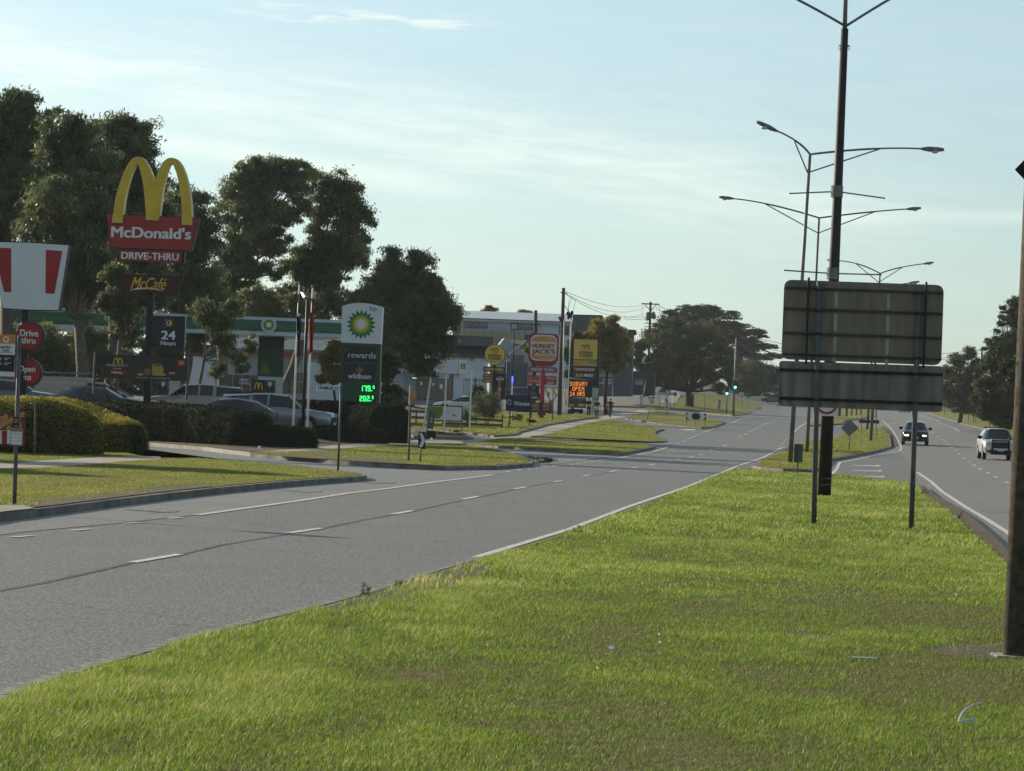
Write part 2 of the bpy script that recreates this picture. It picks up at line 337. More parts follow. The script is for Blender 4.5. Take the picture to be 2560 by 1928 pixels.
m_dark = mat('dark_painted_pole', (.030, .028, .028), .6, .1, vs=3, col2=(.018, .017, .018), bump=.3, bs=40)
m_black = mat('black_paint', (.012, .012, .014), .5, vs=3)
m_white = mat('white_paint', (.74, .75, .76), .45, vs=2, var=.05)
m_glass = mat('dark_glass', (.012, .016, .02), .06, spec=.8, var=.2, vs=1)
m_wood = mat('weathered_wood', (.16, .12, .085), .85, vs=8, col2=(.09, .065, .05), bump=.6, bs=30)
m_polewood = mat('power_pole_wood', (.07, .052, .04), .9, vs=5, col2=(.04, .03, .025), bump=.5, bs=30)
m_rubber = mat('tyre_rubber', (.015, .015, .015), .8)
m_yel = mat('arch_yellow', (.62, .42, .025), .35, vs=1.2, col2=(.50, .34, .03))
m_red = mat('sign_red', (.30, .018, .022), .35, vs=1.4, col2=(.24, .016, .02))
m_wht = mat('sign_white', (.62, .63, .66), .35, vs=1.2, var=.04)
# ---------------------------------------------------------------- ground sheets
YC = [132, 134, 136, 138, 140, 142, 145, 152] + list(range(165, 300, 9)) + list(range(300, 460, 16)) + list(range(460, 780, 22)) + [1000, 1500, 2200]
XC = [-60, -40, -26, -20, -13, -12, -11, -10, -9, -8, -7, 0, 8, 16, 24, 32, 40, 48, 56, 70]
PATHS = []
def sheet(name, pts, dz, m, kind='structure', depth=0., cuts=True):
    """polygon laid on the terrain; depth > 0 makes it a raised slab with side faces"""
    if name in ("footpath", "bus_stop_pad", "dirt_edge", "dirt_patch"): PATHS.append((name, pts))
    bm = bmesh.new(); f = bm.faces.new([bm.verts.new((p[0], p[1], 0)) for p in pts]); ys = [p[1] for p in pts]; xs = [p[0] for p in pts]
    if len(pts) > 4: bmesh.ops.triangulate(bm, faces=[f])
    if cuts:
        for y in YC:
            if min(ys) < y < max(ys): bmesh.ops.bisect_plane(bm, geom=list(bm.verts)+list(bm.edges)+list(bm.faces), plane_co=(0, y, 0), plane_no=(0, 1, 0))
        if max(ys) > 108:
            for x in XC:
                if min(xs) < x < max(xs): bmesh.ops.bisect_plane(bm, geom=list(bm.verts)+list(bm.edges)+list(bm.faces), plane_co=(x, 0, 0), plane_no=(1, 0, 0))
    bmesh.ops.recalc_face_normals(bm, faces=bm.faces)
    if bm.faces and sum(f.normal.z for f in bm.faces) < 0: bmesh.ops.reverse_faces(bm, faces=bm.faces)
    for v in bm.verts: v.co.z = H(v.co.x, v.co.y) + dz
    if depth:
        bd = [e for e in bm.edges if len(e.link_faces) == 1]; mp = {}
        for e in bd:
            for v in e.verts:
                if v not in mp: mp[v] = bm.verts.new((v.co.x, v.co.y, v.co.z - depth))
        for e in bd: bm.faces.new((e.verts[0], e.verts[1], mp[e.verts[1]], mp[e.verts[0]]))
    bmesh.ops.triangulate(bm, faces=bm.faces); me = bpy.data.meshes.new(name); bm.to_mesh(me); bm.free()
    o = link(name, me, m); tag(o, kind=kind); return o
def W(pts, dz=0.): return [(lambda g: (g.x, g.y))(G(x, y, dz)) for x, y in pts]
def inset(P, d):
    n = len(P); A = sum(P[i][0]*P[(i+1) % n][1] - P[(i+1) % n][0]*P[i][1] for i in range(n)); sg = 1 if A > 0 else -1; out = []
    for i in range(n):
        a = Vector(P[i-1]); b = Vector(P[i]); c = Vector(P[(i+1) % n]); u = (b-a).normalized(); v = (c-b).normalized()
        nu = Vector((-u.y, u.x)) * sg; nv = Vector((-v.y, v.x)) * sg; q = nu + nv
        if q.length < .2: q = nu
        q = q.normalized(); k = min(2.2, 1 / max(.3, q.dot(nu))); out.append(tuple(b + q * d * k))
    return out
def inpoly(P, X, Y):
    r = np.zeros(len(X), bool); n = len(P)
    for i in range(n):
        x1, y1 = P[i]; x2, y2 = P[(i+1) % n]; c = ((y1 > Y) != (y2 > Y)) & (X < (x2-x1)*(Y-y1)/(y2-y1+1e-12)+x1); r ^= c
    return r
Hv = lambda X, Y: np.array([H(x, y) for x, y in zip(X, Y)])
tag(sheet('ground', [(-700, -40), (700, -40), (1600, 2600), (-1600, 2600)], -.12, m_land), None)
# carriageways: everything left and right of the middle of the median
mid = [(.3, -5), (2.6, 20), (5.6, 52), (9.5, 80), (15, 125), (19.5, 165), (26, 230), (37, 330), (56, 520), (70, 700)]
farL = W([(1907, 1007), (1885, 985)]); 
LR = [(-16, -5), (-60, 40), (-90, 110), (-90, 260), (-60, 420), (-30, 520), (10, 600), (40, 640), (56, 700)]
sheet('left_carriageway', LR + mid[::-1], -.004, m_road)
RR = mid + [(86, 700)] + W([(2299, 1022), (2330, 1035), (2392, 1054), (2455, 1073), (2530, 1095)]) + [(34, 190), (25, 110), (17.5, 50), (10.5, -5)]
sheet('right_carriageway', RR, -.004, m_roadR)
def island(name, px, dz=.12, kerb=True, m=None, kw=.16, kmat=None, world=None):
    P = world or W(px, dz)
    if kerb:
        sheet('kerb', P, dz, kmat or m_kerb, depth=dz + .06)
        P2 = inset(P, kw)
    else: P2 = P
    sheet(name, P2, dz + .012, m or m_gverge, depth=0 if kerb else dz + .08); return P2
med_px = [(2293, 1216), (2321, 1245), (2362, 1273), (2414, 1314), (2466, 1360), (2512, 1401), (2620, 1490), (2760, 1610), (3050, 1860), (3300, 2100),
          (-560, 2100), (-300, 1880), (0, 1758), (116, 1714), (324, 1654), (492, 1602), (665, 1559), (752, 1536), (914, 1492), (1070, 1440), (1157, 1414), (1280, 1377), (1344, 1356), (1442, 1325), (1587, 1272), (1650, 1248), (1714, 1223), (1772, 1198), (1835, 1175),
          (1868, 1178), (1945, 1182), (2026, 1188), (2094, 1189), (2184, 1199), (2263, 1208)]
MED = island('median', med_px, .10, m=m_gg, kw=.07, kmat=mat('dirty_kerb', (.15, .135, .105), .9, vs=2.5, col2=(.07, .06, .045), bump=.6, bs=50))
isl2 = island('median', [(1879, 1164), (1905, 1146), (1945, 1130), (1967, 1121), (1990, 1110), (2026, 1102), (2083, 1097), (2096, 1088), (2150, 1068), (2207, 1073), (2225, 1088), (2229, 1116), (2139, 1137), (2080, 1147), (2060, 1165), (2028, 1175), (1958, 1172), (1902, 1168)], .12)
isl3 = island('median', [(2026, 1063), (2083, 1060), (2105, 1059), (2116, 1050), (2162, 1045), (2189, 1040), (2187, 1014), (2165, 1008), (2075, 1030)], .12)
sheet('median_crossing_path', W([(1838, 1177), (1860, 1166), (1905, 1168), (1960, 1172), (2030, 1176), (2066, 1170), (2078, 1190), (2026, 1190), (1945, 1184), (1868, 1180)]), .02, m_kerb)
sheet('turning_bay', W([(2078, 1196), (2082, 1180), (2090, 1162), (2130, 1148), (2250, 1133), (2266, 1148), (2277, 1168), (2290, 1200), (2308, 1225), (2290, 1222), (2263, 1212), (2184, 1203), (2094, 1193)]), .004, m_bay)
V1 = island('verge', [(-420, 1345), (-200, 1318), (0, 1283), (132, 1268), (274, 1250), (395, 1236), (520, 1222), (711, 1204), (806, 1197), (901, 1191), (918, 1189), (914, 1184), (838, 1176), (711, 1163), (585, 1152), (490, 1147), (395, 1146), (350, 1139), (318, 1117), (150, 1092), (-60, 1082), (-420, 1090)], .13)
sheet('footpath', W([(-420, 1192), (-100, 1178), (0, 1172), (95, 1169), (228, 1161), (304, 1154), (405, 1148), (400, 1142), (351, 1141), (247, 1143), (114, 1151), (0, 1160), (-420, 1172)], .15), .15, m_path)
sheet('bus_stop_pad', W([(-420, 1338), (-200, 1312), (0, 1279), (88, 1270), (60, 1262), (-20, 1262), (-420, 1318)], .15), .147, m_conc)
side = W([(240, 1098), (330, 1098), (363, 1108), (506, 1122), (626, 1140), (838, 1156), (1000, 1168), (1097, 1171), (1239, 1170), (1335, 1162), (1334, 1149), (1284, 1132), (1182, 1114), (1150, 1108), (1284, 1120), (1413, 1133), (1500, 1137), (1549, 1138), (1340, 1168), (1232, 1189), (1100, 1205), (868, 1235), (637, 1269), (492, 1288), (280, 1310), (60, 1330), (-300, 1375), (-300, 1300), (0, 1279), (274, 1246), (520, 1220), (916, 1187), (711, 1160), (490, 1144), (395, 1142), (345, 1137), (240, 1128)])
sheet('side_street', side, .003, m_side)
V2 = island('verge', [(626, 1134), (838, 1151), (1000, 1162), (1097, 1166), (1239, 1165), (1330, 1158), (1336, 1150), (1284, 1133), (1239, 1123), (1182, 1115), (1103, 1108), (1013, 1108), (985, 1102), (900, 1105), (759, 1117), (640, 1126)], .13)
sheet('footpath', W([(640, 1129), (759, 1128), (900, 1118), (1013, 1112), (1103, 1110), (1160, 1108), (1150, 1101), (1100, 1098), (1013, 1102), (900, 1107), (759, 1117), (650, 1124)], .15), .15, m_path)
BED = island('garden_bed', [(340, 1100), (363, 1106), (506, 1117), (560, 1124), (626, 1131), (759, 1123), (900, 1110), (985, 1104), (1012, 1080), (1000, 1062), (860, 1052), (640, 1052), (300, 1068)], .14, m=m_dirt, kmat=m_conc)
sheet('car_park', W([(1000, 1100), (1060, 1102), (1060, 1092), (1020, 1082), (1020, 1068), (980, 1062), (860, 1045), (700, 1030), (560, 1034), (420, 1040), (420, 1052), (860, 1062), (1010, 1080)]), .004, m_side)
B3 = island('garden_bed', [(1024, 1086), (1067, 1101), (1185, 1094), (1150, 1083), (1095, 1079), (1047, 1070)], .12, m=m_dirt)
V3 = island('verge', [(985, 1064), (1040, 1070), (1100, 1075), (1170, 1081), (1235, 1089), (1290, 1085), (1300, 1079), (1368, 1061), (1458, 1047), (1497, 1042.5), (1470, 1037), (1380, 1036), (1262, 1031), (1100, 1036), (985, 1042)], .12)
sheet('footpath', W([(1140, 1110), (1240, 1100), (1327, 1091), (1354, 1088), (1408, 1073), (1458, 1060), (1499, 1052), (1519, 1048), (1560, 1041), (1600, 1035), (1640, 1026), (1600, 1023), (1557, 1030), (1497, 1043), (1458, 1047), (1368, 1061), (1300, 1079), (1290, 1085), (1190, 1092), (1067, 1102), (1080, 1108)], .1), .012, m_path)
sheet('footpath', W([(1239, 1097), (1300, 1096), (1503, 1103), (1612, 1110), (1639, 1116), (1690, 1112), (1664, 1105), (1621, 1106), (1445, 1098), (1327, 1092)]), .02, m_side)
V4a = island('verge', [(1167, 1109), (1284, 1118), (1400, 1125.5), (1413, 1128), (1549, 1134), (1612, 1122), (1639, 1116), (1612, 1111), (1503, 1104), (1300, 1097), (1239, 1098), (1183, 1105)], .12)
V4b = island('verge', [(1327, 1090), (1445, 1096), (1571, 1100), (1621, 1104), (1664, 1103), (1659, 1097), (1637, 1084), (1640, 1078), (1659, 1072), (1594, 1062), (1519, 1048), (1499, 1052), (1458, 1060), (1408, 1073), (1354, 1087)], .12)
sheet('side_street', W([(1519, 1047), (1569, 1049), (1639, 1059), (1707, 1066), (1752, 1071), (1790, 1070), (1754, 1087), (1700, 1105), (1672, 1102), (1660, 1097), (1640, 1084), (1642, 1078), (1662, 1073), (1594, 1062)]), .004, m_road)
V5 = island('verge', [(1565, 1046), (1639, 1057), (1707, 1064), (1752, 1068), (1779, 1068), (1806, 1059), (1812, 1054), (1764, 1042), (1652, 1026), (1620, 1030), (1578, 1037)], .12)
sheet('side_street', W([(1440, 1030), (1520, 1042), (1560, 1034), (1600, 1021), (1650, 1020), (1744, 1031), (1831, 1041), (1840, 1052), (1812, 1052), (1764, 1041), (1650, 1024), (1580, 1026), (1600, 1010), (1600, 992), (1640, 980), (1600, 972), (1560, 966), (1500, 985), (1440, 1010)]), .006, m_roadR)
V6 = island('verge', [(1600, 1017), (1640, 1021), (1744, 1029), (1831, 1038.5), (1866, 1034), (1897, 1021), (1905, 1010), (1842, 997), (1790, 986), (1740, 980), (1710, 992), (1660, 1004)], .12)
sheet('footpath', W([(1648, 1006), (1688, 1009), (1703, 985), (1680, 973), (1668, 975), (1682, 985)], .15), .16, m_path)
sheet('leaf_litter', W([(1500, 1010), (1600, 1012), (1640, 1015), (1640, 1019), (1600, 1017), (1500, 1014)], .15), .16, m_litter)
sheet('leaf_litter', W([(1700, 1020), (1725, 1017), (1790, 1023), (1815, 1032), (1760, 1029)], .15), .16, m_dirt)
VR = island('verge', [(2324, 1030), (2329, 1035), (2392, 1053), (2455, 1071), (2530, 1091), (2680, 1140), (2900, 1215), (3300, 1225), (3000, 1100), (2700, 1075), (2485, 1046), (2400, 1030)], .10)
sheet('shoulder', W([(2320, 1042), (2344, 1051), (2398, 1078), (2440, 1085), (2530, 1092), (2455, 1073), (2392, 1055), (2330, 1038)]), .008, m_bay)
sheet('dirt_edge', W([(2296, 1219), (2323, 1246), (2364, 1274), (2416, 1315), (2468, 1361), (2514, 1402), (2560, 1436), (2620, 1486), (2600, 1455), (2530, 1388), (2485, 1342), (2425, 1290), (2380, 1262), (2340, 1240), (2308, 1214)], .1), .115, m_dirt)
sheet('dirt_edge', W([(2229, 1116), (2235, 1118), (2247, 1112), (2243, 1100), (2230, 1080), (2210, 1066), (2200, 1070), (2222, 1087)], .02), .02, m_dirt)
sheet('dirt_patch', W([(800, 1528), (905, 1494), (1010, 1462), (1080, 1440), (1180, 1410), (1240, 1418), (1180, 1450), (1120, 1482), (1010, 1505), (900, 1530), (830, 1540)], .1), .116, m_dirt)
sheet('dirt_patch', W([(2290, 1628), (2400, 1612), (2500, 1622), (2520, 1655), (2440, 1650), (2350, 1642)], .1), .116, m_dirt)
sheet('dirt_patch', W([(1930, 1588), (2010, 1583), (2110, 1598), (2060, 1604), (1990, 1598)], .1), .116, m_dirt)
sheet('dirt_patch', W([(1700, 1500), (1850, 1494), (1900, 1503), (1780, 1509)], .1), .116, m_dirt)
sheet('dirt_edge', W([(-60, 1292), (0, 1277), (132, 1264), (274, 1246), (395, 1231), (520, 1218), (560, 1206), (430, 1212), (300, 1228), (180, 1244), (60, 1258), (90, 1266)], .14), .146, m_dirt)
sheet('dirt_edge', W([(700, 1141), (838, 1150), (1000, 1161), (1060, 1163), (1000, 1148), (900, 1138), (830, 1128), (700, 1133)], .14), .146, m_dirt)
# ---------------------------------------------------------------- painted markings
def ribbon(name, px, wd, m, dz=None, world=None, kind='structure', parent=None):
    P = world or [G(x, y) for x, y in px]; D = []
    for a, b in zip(P, P[1:]):
        n = max(1, int((b - a).length / 6))
        for i in range(n): D.append(a.lerp(b, i / n))
    D.append(P[-1]); V, F = [], []
    for i, p in enumerate(D):
        d = D[min(i+1, len(D)-1)] - D[max(i-1, 0)]; d.z = 0; d.normalize(); q = Vector((-d.y, d.x, 0)) * wd / 2; z = dz if dz is not None else (.006 if p.y < 170 else .016)
        for s in (q, -q): c = p + s; V.append((c.x, c.y, H(c.x, c.y) + z))
    for i in range(len(D)-1): F.append((2*i, 2*i+1, 2*i+3, 2*i+2))
    return V, F
def marks(name, lines, wd, m, dz=None):
    AV, AF = [], []
    for px in lines:
        V, F = ribbon(name, px, wd, m, dz); o = len(AV); AV += V; AF += [tuple(i + o for i in f) for f in F]
    me = bpy.data.meshes.new(name); me.from_pydata(AV, [], AF); return tag(link(name, me, m), kind='structure')
marks('edge_line', [[(1189, 1394), (1280, 1367), (1425, 1323), (1569, 1268), (1714, 1219), (1801, 1184), (1845, 1165), (1897, 1148), (1945, 1125), (1962, 1118)], [(1972, 1094), (1988, 1079), (2014, 1059), (2040, 1040)],
     [(3100, 1800), (2700, 1470), (2560, 1362), (2518, 1331), (2472, 1302), (2414, 1268), (2356, 1230), (2327, 1204), (2293, 1181)], [(2205, 1048), (2223, 1068), (2241, 1093), (2254, 1120), (2250, 1128), (2184, 1140), (2100, 1156), (2092, 1172), (2080, 1186)], [(2299, 1037), (2344, 1052), (2398, 1079)]], .13, m_paint)
marks('channel_strip', [[(-500, 1975), (-300, 1858), (0, 1737), (116, 1694), (324, 1635), (492, 1585), (665, 1543), (752, 1522), (914, 1480), (1070, 1430), (1157, 1405), (1280, 1372)]], .15, m_paintw, .003)
marks('lane_dashes', [[(330, 1407), (451, 1386)], [(723, 1333), (804, 1321)], [(982, 1286), (1033, 1277)], [(1156, 1249), (1197, 1241)], [(1286, 1223), (1315, 1218)], [(1384, 1205), (1404, 1202)], [(1458, 1190.6), (1474, 1188)], [(1524, 1180), (1543, 1176.5)], [(1578, 1171), (1593, 1168)], [(1622, 1163.5), (1636, 1161)], [(1662, 1157), (1674, 1154.5)],
     [(1692, 1149.5), (1703, 1147)], [(1723, 1144), (1733, 1141.5)], [(1749, 1138), (1757, 1136)], [(1776, 1127), (1782, 1125)], [(1792, 1123), (1798, 1121)], [(1809, 1116), (1816, 1113)], [(1850, 1094), (1854, 1092)], [(1863, 1087.5), (1868, 1085)], [(1873, 1081), (1877, 1079)], [(1882, 1077), (1886, 1075)], [(1891, 1072), (1895, 1070)], [(1899, 1067.5), (1903, 1065.5)], [(1907, 1064.5), (1911, 1062.5)], [(1914, 1061), (1917, 1059)], [(1921, 1058), (1924, 1056.5)], [(1928, 1054.5), (1931, 1053)], [(1939, 1049), (1942, 1047.5)], [(1946, 1045.5), (1949, 1044)], [(1954, 1041), (1957, 1039)], [(1962, 1037), (1965, 1035.5)]], .14, m_paint)
marks('lane_line', [[(492, 1288), (637, 1268), (752, 1252), (868, 1234), (984, 1220), (1100, 1204), (1233, 1188)], [(1544, 1146), (1594, 1137), (1628, 1131), (1673, 1118)], [(1761, 1081), (1800, 1066), (1834, 1057), (1870, 1045)], [(1895, 1035), (1936, 1021)]], .15, m_paint)
marks('turn_lane_dashes', [[(x, y), (x + 9, y - 1.6)] for x, y in ((1266, 1180.5), (1294, 1176.5), (1320, 1174), (1338, 1171.5), (1361, 1169), (1381, 1166.5), (1425, 1162), (1443, 1159.5), (1459, 1157.5), (1477, 1155.5), (1494, 1153), (1509, 1150.5), (1526, 1148.5))] + [[(x, y), (x + 5, y - 1.8)] for x, y in ((1685, 1113), (1694, 1110), (1706, 1106), (1713, 1102), (1720, 1099), (1726, 1097), (1733, 1094.5), (1738, 1092), (1744, 1089), (1749, 1086.5), (1754, 1085))] +
     [[(29, 1344), (78, 1340)], [(179, 1327), (226, 1323)], [(312, 1309.5), (347, 1307)], [(425, 1297), (454, 1294)]] + [[(x, y), (x + 6, y - 1)] for x, y in ((1944, 1122), (1948, 1117.5), (1951, 1113.5), (1954, 1110), (1957, 1106), (1960, 1102), (1963, 1098.5))], .12, m_paint)
marks('lane_dashes', [[(2560, 1226), (2550, 1221)], [(2520, 1208), (2514, 1205)], [(2491, 1194), (2486, 1191)], [(2473, 1184), (2468, 1181)], [(2453, 1174), (2448, 1171)], [(2439, 1165), (2434, 1162)], [(2424, 1157), (2420, 1155)], [(2411, 1148), (2408, 1146)], [(2399, 1137.5), (2396, 1135)], [(2390, 1128), (2387, 1126)], [(2381, 1120), (2378, 1118)], [(2371, 1112), (2368, 1110)], [(2363, 1105.5), (2360, 1103.5)], [(2355, 1100), (2352, 1098)], [(2345, 1093), (2342, 1091)], [(2334, 1084), (2331, 1082)], [(2324, 1076), (2321, 1074)]], .14, m_paint)
def arrow(px, m, name='lane_arrow'):
    me = bpy.data.meshes.new(name); V = []
    for x, y in px: g = G(x, y); V.append((g.x, g.y, H(g.x, g.y) + .012))
    bm = bmesh.new(); f = bm.faces.new([bm.verts.new(v) for v in V]); bmesh.ops.triangulate(bm, faces=[f]); bm.to_mesh(me); bm.free(); tag(link(name, me, m), kind='structure')
for k, (x0, y0, x1, y1) in enumerate(((2130, 1163, 2201, 1166.5), (2128, 1176, 2206, 1179.5), (2138, 1190, 2212, 1194))):
    arrow([(x0, y0), (x1 - 11, y1 - 1.8), (x1 - 11, y1 - 3.4), (x1, y1 - 2.6), (x1, y1), (x1 - 14, y1 + .2), (x0 + 4, y0 + 1.2)], m_paint)
arrow([(312, 1273.5), (420, 1275), (447, 1278), (438, 1281.5), (400, 1282), (368, 1285), (398, 1280.5), (330, 1277)], m_paintw)
arrow([(690, 1227.5), (760, 1226), (806, 1226), (800, 1231), (760, 1232), (730, 1228.6)], m_paintw)
arrow([(900, 1208), (990, 1206.5), (985, 1209), (940, 1209.5)], m_paintw)
arrow([(1700, 1074), (1738, 1073.5), (1738, 1076), (1718, 1076.5)], m_paint)
marks('asphalt_seam', [[(-250, 1513), (0, 1477), (116, 1456), (230, 1431), (330, 1408)], [(451, 1387), (560, 1362), (723, 1335)], [(804, 1322), (900, 1302), (982, 1287)], [(1033, 1278), (1156, 1251)], [(1197, 1243), (1286, 1224.5)], [(1320, 1217.5), (1384, 1206)], [(1474, 1190), (1524, 1181)]], .035, m_black, .0075)
# ---------------------------------------------------------------- grass blades
m_blade = leafmat('grass_blades', (.085, .140, .012), (.25, .29, .022), None, tr=.5, rough=.5, spec=.22, ns=6, direct=[(0., (.20, .15, .08)), (.22, (.135, .145, .05)), (.45, (.125, .195, .032)), (.78, (.235, .33, .035)), (1., (.48, .44, .20))])
m_blade2 = leafmat('verge_grass_blades', (.11, .155, .018), (.25, .25, .036), None, tr=.5, rough=.5, spec=.3, ns=3, direct=[(0., (.24, .18, .085)), (.25, (.19, .17, .05)), (.5, (.135, .175, .028)), (.8, (.20, .23, .032)), (1., (.38, .33, .13))])
def vn(X, Y, s, seed):
    g = np.random.default_rng(seed).uniform(0, 1, (211, 211)); x = X * s + 50.3; y = Y * s + 7.7; i = np.floor(x).astype(int); j = np.floor(y).astype(int); u = x - i; v = y - j; u = u*u*(3-2*u); v = v*v*(3-2*v); q = lambda a, b: g[a % 211, b % 211]
    return (q(i, j)*(1-u) + q(i+1, j)*u)*(1-v) + (q(i, j+1)*(1-u) + q(i+1, j+1)*u)*v
def grass(name, P, m, zones, dz, label, cat='grass'):
    """blades scattered over a world polygon; each zone (y0, y1, per square metre, height, width)"""
    xs = [p[0] for p in P]; VV, RR_ = [], []
    for y0, y1, dn, h, wd in zones:
        a0, a1 = max(y0, min(p[1] for p in P)), min(y1, max(p[1] for p in P))
        if a1 <= a0: continue
        half = .17
        n = int((a1 - a0) * (max(xs) - min(xs)) * dn); X = rng.uniform(min(xs), max(xs), n); Y = rng.uniform(a0, a1, n)
        k = inpoly(P, X, Y) & (np.abs(X) < Y * half + 1); X, Y = X[k], Y[k]
        f = .45*vn(X, Y*.45, .8, 1) + .35*vn(X, Y*.5, 2.6, 2) + .2*vn(X, Y*.7, 8., 3); f = np.clip((f - .5) * 3.2, -1, 1); k = rng.uniform(-1.5, .35, len(X)) < f; X, Y, f = X[k], Y[k], f[k]
        for nm_, q in PATHS: k = ~(inpoly(q, X, Y) & (rng.uniform(0, 1, len(X)) < (1.1 if 'dirt' not in nm_ else .86 if 'patch' in nm_ else .6))); X, Y, f = X[k], Y[k], f[k]
        n = len(X); Z = (Hv(X, Y) if y1 > 108 else np.zeros(n)) + dz
        lf = 1 + 1.3 * np.clip((-X + Y*.11 - 3.1) / 1.8, 0, 1) * np.clip((44 - Y) / 12, 0, 1) + .25 * np.clip((Y - 36) / 14, 0, 1); hh = h * rng.uniform(.45, 1.3, n) * (1 + .30 * f) * lf; an = rng.uniform(0, 6.283, n); ww = wd * rng.uniform(.6, 1.3, n) / 2; ln = rng.uniform(.15, 1.0, n) * hh; la = rng.normal(-.4, 1.3, n)
        B = np.stack([X, Y, Z], 1); s = np.stack([np.cos(an)*ww, np.sin(an)*ww, 0*an], 1); d = np.stack([np.cos(la)*ln, np.sin(la)*ln, hh], 1)
        m1 = B + d * np.array([.32, .32, .55]); t1 = B + d
        V = np.empty((n, 5, 3)); V[:, 0] = B - s; V[:, 1] = B + s; V[:, 2] = m1 + s*.8; V[:, 3] = m1 - s*.8; V[:, 4] = t1; VV.append(V); RR_.append(np.clip(.42 + .26*f + .20*(lf - 1) + rng.normal(0, .17, n) + (.14 if y0 > 33 else 0) + .5*(rng.uniform(0, 1, n) < .045), 0, 1))
    V = np.concatenate(VV); n = len(V); r = np.concatenate(RR_); i = np.arange(n)[:, None] * 5
    F = np.concatenate([i + np.array([[0, 1, 2]]), i + np.array([[0, 2, 3]]), i + np.array([[3, 2, 4]])])
    o = npmesh(name, V.reshape(-1, 3), F, m, None, np.repeat(r, 5)); tag(o, label, cat, kind='stuff'); return o
gm = inset(MED, -.02)
grass('grass', gm, m_blade, [(15, 24, 5200, .030, .0046), (24, 34, 3400, .033, .0058), (34, 50, 1800, .037, .0085), (50, 90, 620, .05, .016), (90, 140, 260, .06, .026)], .11, 'bright green sunlit lawn grass covering the median strip')
VG = [(40, 75, 900, .028, .009), (75, 110, 620, .030, .012), (110, 180, 260, .036, .02), (180, 300, 90, .045, .035)]
for P in (V1, V2, V3, V4a, V4b, isl2, VR):
    grass('grass', inset(P, .1), m_blade2, VG, .13, 'short green grass growing on the kerbed roadside verges')
# ---------------------------------------------------------------- poles, sign frames and signs
def pole(mb, p0, p1, r0, r1=None, n=12): mb.tube([p0, p0.lerp(p1, .5), p1], [r0, (r0 + (r1 or r0)) / 2, r1 or r0], n); return mb
def gp(x, y, dz=.12): return G(x, y, dz)
# the big two-post road sign seen from behind
g1, g2 = gp(2035, 1308, .1), gp(2278, 1327, .1); yw = -9
PS = Pl(2150, 1300, 58.2, yw); g1 = PS.pt(2035, 1308); g2 = PS.pt(2278, 1324); g1.z = g2.z = -.05
m_sback = mat('grimy_sign_back', (.20, .172, .130), .75, .0, vs=1, col2=(.135, .116, .088), lo=.32, hi=.68, streaks=(9, 9, 1.6))
m_sback2 = mat('streaked_sign_back', (.215, .20, .178), .7, .0, vs=1, col2=(.11, .103, .092), lo=.36, hi=.66, streaks=(9, 9, .7))
m_rail = mat('sign_rail', (.05, .052, .055), .6, .4, vs=4); m_rail2 = mat('grime_black', (.012, .012, .012), .7)
m_patch = mat('joint_tape', (.36, .33, .27), .7, vs=5)
T = thing('road_sign', 'large two-post road sign seen from behind, grimy grey panels over the median lawn', 'road sign', g1)
def spanel(mb, cs, r, t=.012, off=0.):
    # rounded panel between four corner pixels TL TR BR BL
    P = [PS.pt(x, y, off) for x, y in cs]; out = []
    for i in range(4):
        p, a, b = P[i], P[i-1], P[(i+1) % 4]; u = (a - p).normalized() * r; v = (b - p).normalized() * r
        for k in range(7): q = k / 6; out.append((p + u) * (1-q)**2 + p * 2*q*(1-q) + (p + v) * q*q)
    mb.prism(out, [q - PS.n * t for q in out]); return mb
def sq(mb, x0, y0, x1, y1, h, t, off):                    # horizontal bar of pixel height h from (x0,y0) to (x1,y1)
    return PS.poly(mb, [(x0, y0 - h/2), (x1, y1 - h/2), (x1, y1 + h/2), (x0, y0 + h/2)], t, off)
a = spanel(MB(), [(1961, 699), (2360, 713), (2353, 914), (1953, 898)], .15, .014, -.10).build('upper_panel', m_sback, T)
for x0, y0, x1, y1, h in ((1961, 719, 2358, 733, 5), (1960, 771, 2357, 785, 6), (1958, 832, 2355, 846, 6), (1957, 885, 2354, 899, 5)): sq(MB(), x0, y0, x1, y1, h, .045, -.05).build('rail', m_rail, a)
for x, ys in ((2091, ((729, 769), (783, 828), (842, 882), (893, 905))), (2222, ((734, 774), (788, 833), (847, 887), (898, 911)))):
    for (y0, y1) in ys: e = MB(); PS.poly(e, [(x - 4 - (y0-729)*.03, y0), (x + 4 - (y0-729)*.03, y0), (x + 4 - (y1-729)*.03, y1), (x - 4 - (y1-729)*.03, y1)], .004, -.094).build('joint_strip', m_patch, a)
a = spanel(MB(), [(1948, 902), (2359, 916), (2355, 1031), (1946, 1015)], .07, .014, -.10).build('lower_panel', m_sback2, T)
sq(MB(), 1948, 924, 2357, 937, 7, .045, -.05).build('rail', m_rail2, a); sq(MB(), 1947, 995, 2356, 1010, 7, .045, -.05).build('rail', m_rail2, a)
for (g, xt, yt) in ((g1, 2048, 704), (g2, 2297, 729)):
    top = PS.pt(xt, yt, .0); pole(MB(), g, top, .047, .047).build('post', m_greypaint, T, smooth=True)
for (x0, y0, x1, y1) in ((2022, 694, 2015, 910), (2316, 705, 2308.5, 920)):
    MB().tube([PS.pt(x0, y0, .02), PS.pt(x1, y1, .02)], .021, 8).build('stiffener_bar', m_black, T)
for x0, y in ((2047, 725), (2046, 776), (2045, 834), (2043, 889), (2043, 927), (2040, 999), (2296, 732), (2294, 783), (2292, 843), (2291, 895), (2289, 935), (2286, 1007)): PS.quad(MB(), x0 - 8, y - 3, x0 + 8, y + 3, .1, .055).build('clamp', m_black, T)
